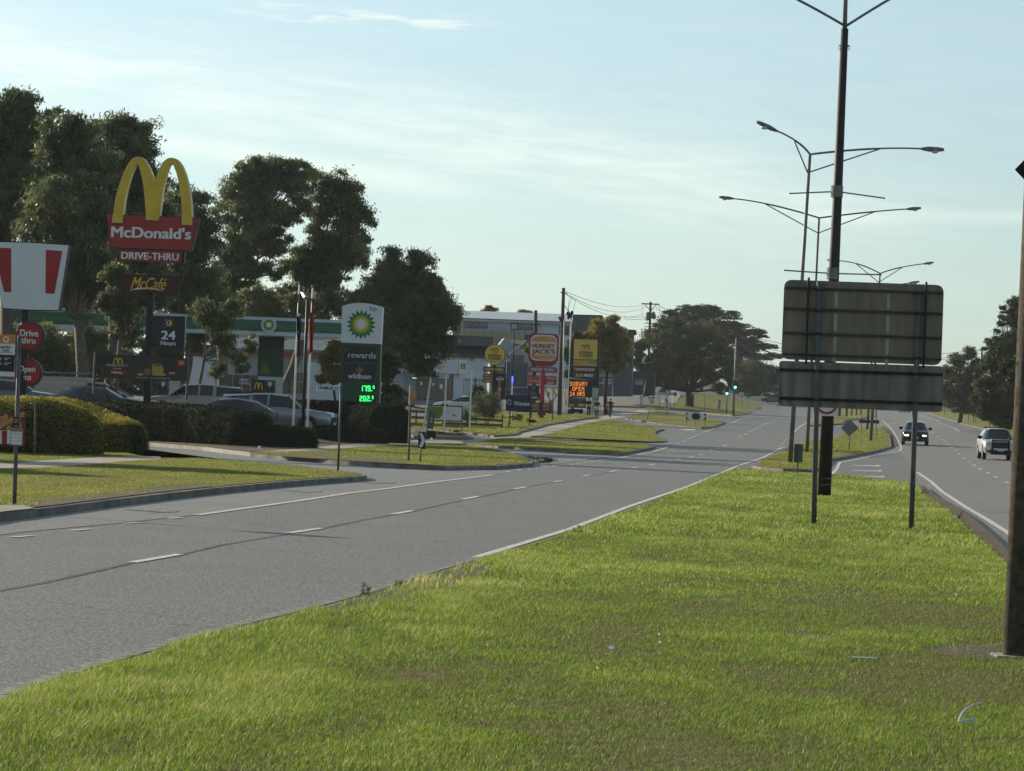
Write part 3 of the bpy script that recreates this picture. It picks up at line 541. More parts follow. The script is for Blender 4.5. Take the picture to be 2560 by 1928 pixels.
# ---- tall dark lamp column with banner arms
def lumin(T, arm, c, dr, s=1.):
    e = MB(); d = dr.normalized(); u = Vector((0, 0, 1)); P = []
    for k, (q, r1, r2) in enumerate(((0, .03, .03), (.12, .07, .06), (.3, .13, .09), (.62, .15, .08), (.8, .10, .05))):
        p = c + d * q * s; n = []
        for i in range(8): an = i * .7854; n.append(p + d.cross(u).normalized() * math.cos(an) * r1 * s + u * math.sin(an) * r2 * s)
        P.append([e.bm.verts.new(v) for v in n])
    for a, b in zip(P, P[1:]):
        for k in range(8): e.bm.faces.new([a[k], a[(k+1) % 8], b[(k+1) % 8], b[k]])
    e.bm.faces.new(P[0][::-1]); e.bm.faces.new(P[-1]); o = e.build('lamp_head', m_steel, arm, smooth=True)
    MB().ball(c + d * .5 * s - u * .07 * s, .13 * s, .55, 12).build('lens', mat('lamp_lens', (.55, .58, .58), .15, vs=2), o, smooth=True)
def curve3(a, b, c, n=10): return [a * (1-t)**2 + b * 2*t*(1-t) + c * t*t for t in [i / n for i in range(n + 1)]]
def lamp_post(label, base, top, r0, r1, Lp, Rp, br, group='street lamps along the median', m=None, s=1., cL=None, cR=None):
    """Lp/Rp: pixel of the left and right lamp heads; br: pixel where the lower braces leave the pole"""
    g = gp(*base); Z = g.y; g = g - Vector((0, 0, .1)); t = at(top[0], top[1], Z); T = thing('street_lamp', label, 'street lamp', g, group=group)
    pole(MB(), g, t, r0, r1, 14).build('pole', m or m_steel, T, smooth=True)
    b = at(br[0], br[1], Z)
    for E, cc in ((Lp, cL), (Rp, cR)):
        if E is None: continue
        e = at(E[0], E[1], Z); q = at(*cc, Z) if cc else Vector((t.x + (e.x - t.x) * .45, Z, max(e.z, t.z) + .0))
        pts = curve3(t, q, e); arm = MB().tube(pts, [.045] * 6 + [.035] * 5, 8)
        k = pts[6]; arm.tube(curve3(b, (b + k) / 2 + Vector((0, 0, .0)), k, 6), .03, 6); arm = arm.build('lamp_arm', m or m_steel, T, smooth=True)
        lumin(T, arm, e, Vector((e.x - t.x, 0, (pts[-1] - pts[-2]).z / max(.1, abs((pts[-1] - pts[-2]).x)) * abs(e.x - t.x))), s)
    return T, Z
gD = gp(2060, 1243); ZD = gD.y; gD = gD - Vector((0, 0, .1)); tD = at(2112, 72, ZD)
T = thing('street_lamp', 'tall dark lamp column with banner arms rising behind the big sign back', 'street lamp', gD, group='street lamps along the median')
pole(MB(), gD, tD, .165, .088, 20).build('column', m_dark, T, smooth=True)
pole(MB(), tD - Vector((0, 0, .1)), at(2117, -110, ZD), .055, .05, 12).build('upper_pole', m_steel, T, smooth=True)
for xe, ye in ((1960, -18), (2270, -28)):
    a = MB().tube(curve3(at(2114, 66, ZD), at((2114 + xe) / 2, (66 + ye) / 2 - 4, ZD), at(xe, ye, ZD)), .032, 8).build('lamp_arm', m_steel, T, smooth=True)
a = MB(); PD = Pl(2112, 72, ZD)
a.tube([at(2098, 114, ZD), at(2124, 115, ZD)], .02, 6)
for x in (2099, 2123): a.tube(curve3(at(x - 3, 116, ZD), at(x, 136, ZD), at(x + 2, 116, ZD), 6), .006, 5)
a.build('hook_bracket', m_steel, T)
for (xa, ya, xb, yb, xc, yc) in ((2092, 479, 1973, 484, 2213, 496), (2082, 684, 1960, 676, 2204, 687)):
    e = MB(); c = at(xa, ya, ZD); e.tube([c - Vector((0, 0, .14)), c + Vector((0, 0, .14))], .15, 14)
    for x, y in ((xb, yb), (xc, yc)): p = at(x, y, ZD); e.tube([c, c.lerp(p, .5), p], .017, 6)
    e.build('banner_arm', m_steel, T)
e = MB(); c = at(2062, 1142, ZD)
e.tube([at(2064, 1196, ZD), at(2064, 1197.5, ZD)], .172, 14).tube([at(2063, 1211, ZD), at(2063, 1212.5, ZD)], .172, 14); e.build('strap', m_steel, T)
lamp_post('galvanised twin-arm lamp pole nearest to the camera, right behind the dark column', (1975, 1158), (2025, 386), .105, .065, (1946, 329), (2300, 372), (2019, 432), s=1.25, cL=(2000, 352), cR=(2190, 366))
lamp_post('slim twin-arm lamp pole in the middle, its left arm reaching farthest left', (2017, 1133), (2047.7, 545), .10, .06, (1836, 497), (2264, 523), (2045, 583), s=1.05, cL=(1920, 505), cR=(2180, 528))
lamp_post('small distant twin-arm lamp pole above the top right of the big sign back', (2177, 1103), (2200, 684), .11, .06, (2096, 652), (2306, 660), (2197, 706), s=1.0, cL=(2150, 655), cR=(2240, 668))
lamp_post('farthest lamp pole, only its right lamp showing over the big sign back', (2168, 1073), (2190, 735), .11, .06, None, (2270, 708), (2189, 750), s=1.2, cR=(2230, 712))
# ---- right edge concrete pole
gR = gp(2545, 1650, .09); ZR = gR.y; c0 = at(2548, 1655, ZR); c1 = at(2606, 180, ZR)
T = thing('concrete_pole', 'thick concrete pole at the right edge standing on a square pad in the grass', 'pole', (c0.x, ZR, 0))
pole(MB(), c0 - Vector((0, 0, .12)), c0 + (c1 - c0) * 1.25, .138, .100, 28).build('shaft', mat('pole_concrete', (.12, .10, .078), .9, vs=14, col2=(.055, .045, .036), bump=.8, bs=90), T, smooth=True)
MB().box((c0.x, ZR, .06), .44, .40, .07).build('base_pad', m_conc, T, bevel=.01)
PRp = Pl(2560, 1000, ZR, -8)
e = MB(); PRp.quad(e, 2548, 897, 2553, 953, .01, .13); e.build('reflector_plate', mat('reflector_plate', (.35, .37, .33), .4, vs=3), T)
e = MB(); PRp.quad(e, 2541, 902, 2545, 914, .02, .12); e.build('marker', mat('orange_marker', (.45, .2, .1), .5), T)
T = thing('warning_sign', 'dark diamond sign back fixed high on the thick concrete pole, cut by the right edge', 'road sign', (c0.x, ZR, 2))
e = MB(); PRp.poly(e, [(2537, 424), (2580, 380), (2624, 426), (2580, 470)], .02, -.13); e.build('plate', m_black, T)
for y in (408, 436): PRp.quad(MB(), 2560, y, 2600, y + 6, .05, -.1).build('clamp', m_steel, T)
# ---- small signs on the median
def posted(name, label, cat, bx, by, tx, ty, r, build, dz=.12, m=None, group=None, pm=None):
    g = gp(bx, by, dz); Z = g.y; g = g - Vector((0, 0, .08)); T = thing(name, label, cat, g, group=group)
    pole(MB(), g, at(tx, ty, Z), r, r, 10).build('post', m or m_steel, T, smooth=True)
    if build: build(T, Pl(bx, by, Z, -6), Z)
    return T
def f(T, P, Z):
    e = MB(); P.rr(e, 1996, 1133, 22, 46, 3, .01, -.04); e.build('plate', m_greypaint, T)
    e = MB(); P.quad(e, 1993, 1110, 1996.5, 1156, .02, .05); e.build('rail', m_rail, T)
posted('road_sign', 'small bent rectangular sign back at the end of the second median island', 'road sign', 1994, 1187, 1995.5, 1112, .028, f)
def f(T, P, Z):
    e = MB(); P.poly(e, [(2102, 1070), (2125, 1048), (2147, 1070), (2123, 1092)], .01, -.03); e.build('plate', m_steel, T)
posted('warning_sign', 'grey diamond sign back on a thin post on the median island', 'road sign', 2123, 1127, 2124.5, 1052, .03, f)
gS = ZD - .3; P = Pl(2067, 1010, gS, -6)
T = thing('speed_sign', 'white speed sign with a red ring half hidden under the big sign back', 'road sign', (P.P.x, gS, 0), group=None)
e = MB(); P.quad(e, 2040, 975, 2097, 1039, .012, 0); pl = e.build('plate', m_wht, T)
e = MB(); n = 40; c = P.pt(2067, 1008, .008)
for i in range(n):
    a0, a1 = 6.2832*i/n, 6.2832*(i+1)/n; q = lambda a, r: c + P.r*math.cos(a)*r*P.k + Vector((0, 0, 1))*math.sin(a)*r*P.k
    e.face([q(a0, 22), q(a1, 22), q(a1, 28), q(a0, 28)])
e.build('red_ring', mat('ring_red', (.45, .02, .02), .4, vs=2), pl)
e = MB(); e.tube([at(2050, 1025, gS + .08), at(2050, 990, gS + .08)], .02, 6); e.build('bracket', m_black, T)
gq = gp(2153, 1084); Zq = gq.y; T = thing('direction_board', 'wide low black board back on two thin posts between the far lamp poles', 'road sign', gq - Vector((0, 0, .1)))
e = MB(); Pq = Pl(2153, 1084, Zq); Pq.quad(e, 2148, 1049, 2198, 1057.5, .03); e.build('board', m_black, T)
for x, y in ((2153, 1084), (2190, 1086)): MB().tube([at(x, y + 2, Zq), at(x + 1.5, 1026, Zq)], .03, 6).build('post', m_greypaint, T)
for i, (x, y, tx, ty, r) in enumerate(((2098, 1041, 2100, 1012, .22), (2116, 1041, 2118, 1010, .18), (2129, 1039, 2130, 1018, .12), (2141, 1038, 2142, 1020, .12), (2152, 1036, 2153, 1022, .12))):
    g = gp(x, y); T = thing('tree', 'slim bare trunk number %s from the left under the big sign back' % ('one', 'two', 'three', 'four', 'five')[i], 'tree', g - Vector((0, 0, .1)), group='young trees on the far median')
    pole(MB(), g - Vector((0, 0, .1)), at(tx + 2, ty - 60, g.y), r, r*.7, 8).build('trunk', m_polewood, T)
# ---- right verge signs and posts
def f(T, P, Z): e = MB(); P.poly(e, [(2356, 1005), (2363.5, 996), (2370.5, 1005), (2363, 1012)], .01, .04); e.build('plate', m_steel, T)
posted('warning_sign', 'tiny grey diamond sign back far along the right verge', 'road sign', 2361, 1036, 2362.5, 1000, .04, f)
def f(T, P, Z): e = MB(); P.quad(e, 2385, 1011, 2396, 1024.5, .01, .05); e.build('plate', m_wht, T); e = MB(); P.quad(e, 2389.6, 1012, 2390.8, 1024, .01, .06); e.build('rib', m_steel, T)
posted('road_sign', 'small white rectangular sign on the right verge before the trees', 'road sign', 2388, 1043, 2390, 1014, .03, f)
for i, (x, y, ty) in enumerate(((2406, 1048, 1009), (2421, 1053, 1006), (2434, 1057, 1011), (2439, 1057, 1016), (2475, 1068, 1034), (2485, 1069, 1036))):
    nm = ('leaning grey bollard post, first of the row beyond the white sign', 'tall straight bollard post, second of the row beyond the white sign', 'third bollard post on the right verge, close beside a fourth', 'fourth bollard post on the right verge, hard against the dark trees', 'short dark post at the foot of the big right-hand tree', 'last dark post just left of the white pickup roof')[i]
    posted('roadside_post', nm, 'post', x, y, x + (3 if i == 0 else .8), ty, .05, None, group='posts along the right verge')
# ---- chevron, timber post, street name sign, far signs on the left
def f(T, P, Z):
    e = MB(); P.poly(e, [(1047, 1079), (1065, 1081), (1063, 1124), (1044.5, 1119)], .012, .04); b = e.build('board', m_black, T)
    e = MB(); P.poly(e, [(1048.5, 1082), (1056, 1083.5), (1063.5, 1102), (1055, 1119), (1047, 1117), (1054, 1101)], .004, .046); e.build('chevron', m_wht, b)
posted('chevron_sign', 'black board with one white chevron on the verge tip beside the timber post', 'road sign', 1050, 1156, 1055, 1090, .03, f, .13)
g = gp(1021, 1153, .13); T = thing('timber_post', 'leaning timber post with a faded red top on the grass verge', 'post', g - Vector((0, 0, .08)))
pole(MB(), g - Vector((0, 0, .08)), at(1027, 962, g.y), .042, .036, 6).build('shaft', m_wood, T)
MB().tube([at(1024.5, 1012, g.y - .01), at(1027, 964, g.y - .01)], .045, 6).build('reflector_sleeve', mat('faded_red_sleeve', (.42, .22, .17), .6, vs=9), T)
g = gp(845, 1178, .13); Z = g.y; T = thing('street_name_sign', 'white street name blade on a tall thin post at the corner kerb', 'street sign', g - Vector((0, 0, .08)))
pole(MB(), g - Vector((0, 0, .08)), at(853, 957, Z), .030, .030, 10).build('post', m_greypaint, T, smooth=True)
P = Pl(845, 1000, Z, 10); e = MB(); P.poly(e, [(791, 965.5), (853, 963), (853, 975), (791, 977.5)], .02, .02); b = e.build('blade', m_wht, T)
text(P, 'LYLEBLUE CT', 821, 970.3, 52, 7.4, m_black, b, .04, .03)
g = gp(1754, 1065); Z = g.y; T = thing('chevron_board', 'wide black board with white chevrons pointing both ways on three posts', 'road sign', g - Vector((0, 0, .1)))
P = Pl(1740, 1046, Z, -3); e = MB(); P.poly(e, [(1715, 1032), (1765, 1034), (1765, 1050), (1715, 1048.5)], .03, .03); b = e.build('board', m_black, T)
e = MB(); P.poly(e, [(1721, 1032.5), (1733, 1033), (1728, 1040.5), (1733, 1048.7), (1721, 1048), (1716, 1040)], .004, .04); P.poly(e, [(1747, 1033.6), (1758.5, 1034), (1764, 1042), (1758.5, 1049.4), (1747, 1049), (1752, 1041.5)], .004, .04); e.build('chevron', m_wht, b)
for x, y in ((1715.6, 1062), (1739, 1064), (1762, 1066)): MB().tube([at(x, y, Z), at(x + .8, 1034, Z)], .03, 6).build('post', m_greypaint, T)
def giveway(cx, cy, r):
    def f(T, P, Z):
        e = MB(); P.poly(e, [(cx - r, cy - r*.85), (cx + r, cy - r*.78), (cx - r*.05, cy + r)], .012, .04); b = e.build('plate', mat('give_way_red', (.25, .03, .04), .5, vs=2), T)
        k = .68; e = MB(); P.poly(e, [(cx - r*k, cy - r*.62), (cx + r*k, cy - r*.56), (cx - r*.05, cy + r*.6)], .004, .046); fa = e.build('face', m_wht, b); text(P, 'GIVE WAY', cx, cy - r*.33, r*.8, r*.26, m_black, fa, .01, .056)
    return f
posted('give_way_sign', 'leaning give way sign nearer the path on the chevron island', 'road sign', 1618, 1048, 1629, 998, .03, giveway(1629, 1001, 9.5))
def f(T, P, Z):
    giveway(1669.5, 983, 9)(T, P, Z); e = MB(); P.quad(e, 1661.5, 994, 1672.5, 1023, .012, .04); b = e.build('arrow_plate', m_wht, T)
    e = MB(); P.poly(e, [(1669, 1016), (1667.5, 1016), (1667.6, 1007), (1665.5, 1003), (1664.2, 1004.5), (1664, 998), (1669, 1000.5), (1667, 1002), (1669.6, 1006)], .004, .046); e.build('arrow', m_black, b)
    text(P, 'ONLY', 1666.6, 1019, 8, 4, m_black, b, .02, .046)
posted('give_way_sign', 'give way sign above a white turn-left plate in front of the spreading tree', 'road sign', 1667, 1038, 1669, 978, .03, f)
def f(T, P, Z): e = MB(); P.disc(e, 1687.5, 985.5, 5.3, .012, .04); e.build('disc', mat('blue_grey_sign', (.12, .17, .2), .5), T)
posted('round_sign', 'small round blue-grey sign left of the spreading tree trunk', 'road sign', 1686, 1022, 1687.5, 982, .03, f)
def f(T, P, Z): giveway(1761.5, 991.5, 3.5)(T, P, Z)
posted('give_way_sign', 'tiny far give way sign right of the spreading tree', 'road sign', 1761, 1030, 1761.5, 990, .03, f)
def f(T, P, Z):
    e = MB(); P.quad(e, 1848, 981.5, 1860, 996.5, .012, .04); b = e.build('plate', m_wht, T); e = MB(); P.disc(e, 1853.8, 989.3, 5, .004, .046); r = e.build('red_ring', mat('ring_red', (.45, .02, .02), .4), b)
    e = MB(); P.disc(e, 1853.8, 989.3, 3.7, .004, .052); e.build('ring_inside', m_wht, r); text(P, '60', 1853.8, 989.3, 4.6, 4, m_black, b, .03, .06)
posted('speed_sign', 'small white 60 speed sign right of the traffic lights', 'road sign', 1855, 1024, 1855.5, 985, .03, f)
g = gp(1868, 1018); Z = g.y; T = thing('direction_sign', 'green arrow-shaped direction sign on posts behind the speed sign', 'road sign', g - Vector((0, 0, .1)))
P = Pl(1868, 1000, Z); e = MB(); P.poly(e, [(1842, 981.5), (1846.5, 978), (1874, 979), (1874, 988.5), (1846.5, 987)], .02, .03); b = e.build('board', mat('sign_green', (.02, .09, .06), .5), T)
for x in (1843.5, 1868.5): MB().tube([at(x, 1017, Z), at(x + .6, 980, Z)], .04, 6).build('post', m_greypaint, T)
g = gp(1648, 1020); Z = g.y; T = thing('direction_sign', 'pale arrow-shaped street direction sign behind the two give way signs', 'road sign', g - Vector((0, 0, .1)))
P = Pl(1660, 985, Z); e = MB(); P.poly(e, [(1642.5, 984), (1647, 980), (1683, 981.5), (1683, 988), (1647, 988)], .02, .03); e.build('board', mat('pale_blue_board', (.3, .36, .42), .5), T)
for x, y in ((1648.5, 1024), (1676, 1028)): MB().tube([at(x, y, Z), at(x + .6, 982, Z)], .03, 6).build('post', m_greypaint, T)
# ---- traffic lights
def siglight(label, bx, by, tx, ty, lx, ly, r, hh):
    g = gp(bx, by); Z = g.y; T = thing('traffic_light', label, 'traffic light', g - Vector((0, 0, .1)), group='green traffic lights at the crossing')
    pole(MB(), g - Vector((0, 0, .1)), at(tx, ty, Z), r, r*.7, 10).build('pole', m_steel, T, smooth=True); P = Pl(lx, ly, Z)
    e = MB(); P.rr(e, lx, ly - hh*.28, hh*.52, hh, 1.2, .2, .45); b = e.build('signal_housing', m_black, T)
    for k in (-.56, -.28): e = MB(); P.disc(e, lx + .1, ly + hh*k, hh*.1, .03, .47, 14); e.build('unlit_lens', mat('unlit_lens', (.02, .012, .01), .2), b)
    e = MB(); P.disc(e, lx, ly, hh*.135, .03, .48, 18); e.build('green_lens', mat('green_signal', (.05, .5, .35), .3, em=(.12, 1, .62), es=4.5), b)
siglight('green traffic light on the tall lamp-height pole at the crossing', 1833, 1038, 1841, 845, 1838, 968.5, .15, 22)
siglight('green traffic light on the short pole left of the tall one', 1816, 1034, 1819, 962, 1817.5, 984, .09, 21)
def ftbox(label, x, y, w, h, m): g = gp(x, y); P = Pl(x, y, g.y); T = thing('roadside_cabinet', label, 'cabinet', g - Vector((0, 0, .1))); e = MB(); P.quad(e, x - w/2, y - h, x + w/2, y + 1, .5); e.build('cabinet_body', m, T); e = MB(); P.quad(e, x - w/2 - .5, y - h - 1, x + w/2 + .5, y - h, .55, .03); e.build('cabinet_lid', m_greypaint, T)
ftbox('grey cabinet beside the trunk of the spreading tree', 1733, 1013, 5, 28, m_greypaint); ftbox('squat grey stone pillar near the short traffic light', 1798, 1023, 7, 22, m_conc)
for i, (x, y, tx, ty) in enumerate(((1602, 1020, 1615, 953), (1633, 1010, 1635, 958), (1644, 1000, 1644.5, 955), (1603, 974, 1603, 950), (1622, 978, 1624, 935))):
    nm = ('thin white pole leaning right at the side street', 'slim dark pole with a cap left of the give way signs', 'thin straight dark pole in the side street grass', 'short pale pole far up the side street', 'stout pale trunk-like pole under the left of the spreading tree')[i]
    posted('roadside_pole', nm, 'pole', x, y, tx, ty, (.05, .05, .04, .06, .2)[i], None, group='thin poles along the side street')
# ---- power poles and wires
def ppole(label, base, top, r0, r1, arms):
    g = base if isinstance(base, Vector) else gp(*base, .05); T = thing('power_pole', label, 'power pole', g - Vector((0, 0, .1)), group='timber power poles'); t = at(top[0], top[1], g.y)
    pole(MB(), g - Vector((0, 0, .1)), t, r0, r1, 12).build('pole', m_polewood, T, smooth=True)
    for (x0, y0, x1, y1, r) in arms: MB().tube([at(x0, y0, g.y - .2), at(x1, y1, g.y - .2)], r, 6).build('crossarm', m_polewood, T)
    return T, g.y
T1, Z1 = ppole('thick dark timber power pole standing right of the burger sign', (1398, 1041), (1409, 720), .20, .14, [(1401, 731, 1418, 734, .05), (1412, 765, 1424, 781, .03), (1398, 792, 1404, 805, .12)])
P = Pl(1420, 790, Z1); e = MB()
for x, y in ((1419, 784), (1424, 787), (1430, 782), (1421, 793), (1427, 791)): e.ball(at(x, y, Z1), .14, 1.4, 8)
e.build('insulator', m_black, T1)
T2, Z2 = ppole('shorter power pole top rising behind the burger sign', at(1334, 1010, 330), (1339.5, 776), .2, .17, [(1342, 800, 1352, 818, .04), (1334, 812, 1345, 804, .03)])
T3, Z3 = ppole('distant power pole with a wide crossarm above the spreading tree', at(1619, 990, 470), (1626.5, 755), .2, .17, [(1604, 759.5, 1649, 761, .09), (1611, 808, 1640, 809, .06), (1612, 817, 1638, 817, .05), (1612, 762, 1626, 776, .05), (1641, 762, 1628, 776, .05)])
e = MB()
for x, y in ((1620, 787), (1633, 786), (1635, 792), (1619, 795), (1627, 790)): e.ball(at(x, y, Z3 - .5), .32, 1.3, 8)
e.build('transformer', m_greypaint, T3)
T4, Z4 = ppole('thin far power pole beside the trees at the right', at(2452, 1010, 480), (2455, 870), .16, .13, [(2446, 876, 2464, 877, .05)])
m_wire = mat('wire', (.03, .03, .035), .6)
def wire(a, b, sag, label, r=.022):
    pts = []
    for i in range(17): t = i / 16; p = a.lerp(b, t); p.z -= sag * 4 * t * (1 - t); pts.append(p)
    o = MB().tube(pts, r, 4).build('power_line', m_wire); tag(o, label, 'wire', 'overhead power lines')
wire(at(1414, 729, Z1), at(1605, 763, Z3), .7, 'topmost overhead wire from the thick pole to the crossarm pole')
wire(at(1414, 734, Z1), at(1617, 766, Z3), 1.2, 'second overhead wire just under the topmost at the thick pole')
wire(at(1416, 737, Z1), at(1648, 764, Z3), 1.8, 'third overhead wire, sagging lowest from the thick pole')
wire(at(1560, 792, Z3 - 60), at(1620, 791, Z3), .1, 'short level wire reaching the transformer from the dark building', .03)
wire(at(1560, 797, Z3 - 60), at(1620, 797, Z3), .1, 'lower short level wire reaching the transformer from the dark building', .03)
wire(at(1648, 766, Z3), at(2453, 874, Z4), 3.2, 'long upper wire passing behind the cypress to the right', .04)
wire(at(1640, 772, Z3), at(2453, 884, Z4), 3.4, 'long middle wire passing behind the cypress to the right', .04)
wire(at(1636, 810, Z3), at(2452, 893, Z4), 2.2, 'long lowest wire passing behind the cypress to the right', .04)
for k, (x0, x1) in enumerate(((1607, 1620), (1648, 1634))):
    o = MB().tube(curve3(at(x0, 762, Z3), at(x0 - (8 if k == 0 else -6), 790, Z3), at(x1, 806, Z3), 8), .03, 4).build('power_line', m_wire); tag(o, ('looping dropper wire on the left of the crossarm pole', 'looping dropper wire on the right of the crossarm pole')[k], 'wire', 'overhead power lines')
for k, (x0, y0, x1, y1, cx, cy) in enumerate(((1428, 740, 1424, 786, 1416, 762), (1440, 746, 1430, 784, 1436, 768), (1434, 742, 1418, 795, 1421, 758))):
    o = MB().tube(curve3(at(x0, y0, Z1 + 2), at(cx, cy, Z1), at(x1, y1, Z1), 8), .02, 4).build('power_line', m_wire); tag(o, ('left curling service wire by the thick pole', 'right curling service wire by the thick pole', 'middle curling service wire by the thick pole')[k], 'wire', 'overhead power lines')
# ================================================================ shop signs, left to right
UP = Vector((0, 0, 1))
def steps(P, x, y, r0, r1, z): return None
# bus stop
g = gp(36, 1262, .14); Z = g.y; T = thing('bus_stop_pole', 'grey bus stop pole with an orange-headed route panel and a timetable case', 'bus stop', g - Vector((0, 0, .08)))
pole(MB(), g - Vector((0, 0, .08)), at(49, 839, Z), .033, .033, 14).build('pole', m_greypaint, T, smooth=True)
P = Pl(30, 1000, Z, 0); m_or = mat('bus_orange', (.50, .20, .035), .45, vs=2); m_navy = mat('panel_black', (.016, .018, .026), .4, vs=2)
e = MB(); P.poly(e, [(-46, 834), (38, 837), (36, 942), (-50, 939)], .02, .0); b = e.build('route_panel', m_wht, T)
e = MB(); P.poly(e, [(-46, 834), (38, 837), (37.5, 860), (-46.5, 857)], .004, .006); h = e.build('orange_header', m_or, b)
e = MB(); P.disc(e, 15, 849, 8, .004, .012, 24); d = e.build('bus_roundel', m_wht, h); e = MB(); P.rr(e, 15, 848, 8, 7, 1.5, .004, .018); e.build('bus_symbol', m_or, d)
text(P, 'Lyle Blue', 14, 868.5, 26, 7.5, m_black, b, .015, .012); text(P, 'Court', 14.5, 875.5, 17, 6, m_black, b, .015, .012); text(P, 'Princes Highway', 14, 881.5, 34, 4, m_black, b, 0, .012)
e = MB(); P.poly(e, [(-48, 885), (37, 888), (35.8, 930), (-49, 927)], .004, .006); h = e.build('route_list', m_navy, b)
for i, y in enumerate((897, 909)): text(P, ('825', '836')[i][-1] + '', 1.5, y, 4, 6, m_wht, h, .02, .012); text(P, ('Dandenong', 'Pakenham')[0] if False else '––––––', 19, y - 1.5, 17, 1.2, m_wht, h, .0, .012); text(P, '––––', 15, y + 2.5, 9, 1.2, m_wht, h, .0, .012)
e = MB(); P.quad(e, 33, 1042, 48.5, 1069, .03, .045); b = e.build('notice_plate', m_black, T); [text(P, '–––––', 40, y, 10, .9, m_wht, b, 0, .05) for y in (1048, 1052, 1056, 1065)]
e = MB(); P.quad(e, 27, 1069, 57, 1114, .04, .045); b = e.build('timetable_case', mat('case_brown', (.30, .17, .12), .6, vs=3), T)
e = MB(); P.quad(e, 28.5, 1079, 55, 1111, .003, .049); h = e.build('timetable', m_wht, b)
e = MB(); [P.quad(e, 29, y, 54, y + .7, .002, .053) for y in (1083, 1094, 1102)]; [P.quad(e, x, 1083, x + .6, 1094, .002, .053) for x in (34, 40, 46)]; e.build('timetable_lines', m_greypaint, h)
# chicken shop pylon (the portrait on it is left out)
ZK = 112; P = Pl(60, 900, ZK, -5); b0 = at(60, 1010, ZK); b0.z = H(b0.x, ZK) - .1
T = thing('pylon_sign', 'white bucket-shaped pylon sign with red side stripes over two round red signs', 'pylon sign', b0)
pole(MB(), b0, P.pt(65, 776, -.15), .155, .155, 4).build('pole', m_black, T)
Q = [(-33, 602), (70, 604), (172, 611), (146, 778), (70, 776.5), (8, 773)]
e = MB(); P.poly(e, Q, .35, -.01); fr = e.build('bucket_frame', m_black, T)
e = MB(); P.poly(e, [(-32, 605), (70, 607), (171, 613.5), (145.5, 775.5), (70, 774), (8.5, 770.5)], .01, .0); b = e.build('bucket_face', mat('acrylic_white', (.56, .60, .64), .3, vs=.7, var=.03), T)
for q in ([(-16, 618), (28, 621), (28, 731), (10, 730)], [(114.5, 625), (156, 627.6), (136, 734.8), (113.4, 733.8)]): e = MB(); P.poly(e, q, .004, .006); e.build('red_stripe', m_red, b)
for cx, cy, r, w1, w2 in ((73, 840, 34, 'Drive', 'thru'), (67, 931.5, 33, 'Open', 'late')):
    e = MB(); P.disc(e, cx + 2, cy, r + 2, .3, -.01, 40); fr = e.build('round_box', m_black, T); e = MB(); P.disc(e, cx, cy, r, .01, .01, 40); d = e.build('round_face', m_red, fr)
    text(P, w1, cx, cy - 7, 47 if w1 == 'Drive' else 43, 17 if w1 == 'Drive' else 20, m_wht, d, .03, .02); text(P, w2, cx - 2 + (-2 if w2 == 'late' else 0), cy + 11, 36 if w2 == 'thru' else 32, 16, m_wht, d, .03, .02)
# fries banner on two posts in front of the hedge
ZB = 95; P = Pl(60, 1060, ZB, -4); b0 = at(60, 1120, ZB); T = thing('banner', 'food banner with fried chicken strung between posts before the round-topped hedge', 'banner', (b0.x, b0.y, H(b0.x, b0.y) + .1))
e = MB(); P.poly(e, [(-60, 1030), (64, 1027), (62, 1114), (-60, 1114)], .01); b = e.build('cloth', mat('banner_brown', (.14, .05, .035), .6, vs=3), T)
e = MB(); m_gold = mat('fried_gold', (.52, .27, .12), .5, vs=12, col2=(.34, .14, .05))
for i in range(34): x = random.uniform(-40, 58); y = random.uniform(1038, 1072) - max(0, x - 40) * .2; P.disc(e, x, y, random.uniform(4, 7), .005, .004 + i * .0006, 10, random.uniform(6, 10))
e.build('food_picture', m_gold, b)
e = MB(); P.poly(e, [(-60, 1076), (28, 1076), (26, 1110), (-60, 1110)], .003, .03); h = e.build('tub_picture', m_wht, b); e = MB(); [P.poly(e, [(x, 1077), (x + 14, 1077), (x + 13, 1110), (x + 1, 1110)], .003, .034) for x in (-46, -18, 4)]; e.build('tub_stripe', m_red, h)
for x, y0, y1 in ((86, 1007, 1152), (36, 1003, 1110)): MB().tube([at(x, y1, ZB), at(x + 3, y0, ZB)], .03, 8).build('post', m_greypaint, T)
MB().tube([at(63, 1028, ZB), at(86, 1015, ZB)], .006, 4).build('cord', m_black, T)
# golden arch pylon
ZM = 132; P = Pl(330, 700, ZM, -6); b0 = at(368, 1010, ZM); b0.z = H(b0.x, ZM) - .1
T = thing('pylon_sign', 'tall pylon with yellow double arches over red, maroon and 24 hours panels', 'pylon sign', b0)
pole(MB(), b0, P.pt(378, 690, -.35), .20, .19, 4).build('pole', m_black, T)
AR = [(275, 818), (290, 700), (320, 520), (360, 380), (410, 240), (460, 140), (505, 85), (545, 60), (580, 52), (620, 62), (655, 90), (700, 160), (735, 240), (768, 345), (800, 250), (840, 165), (885, 100), (920, 75), (955, 65), (990, 70), (1020, 80), (1055, 110), (1090, 165), (1130, 260), (1170, 420), (1192, 580), (1203, 740), (1202, 848), (1085, 842), (1087, 740), (1078, 560), (1055, 380), (1022, 240), (990, 160), (965, 132), (942, 155), (912, 240), (880, 370), (850, 560), (828, 740), (810, 795), (668, 788), (668, 700), (658, 560), (640, 390), (612, 250), (585, 150), (567, 126), (540, 170), (490, 290), (450, 430), (420, 580), (402, 740), (398, 822)]
AR = [(220 + x / 4.63, 380 + y / 4.63) for x, y in AR]
e = MB(); P.poly(e, AR, .38, .12); arch = e.build('double_arch', mat('arch_side_cream', (.55, .47, .22), .4, vs=2), T)
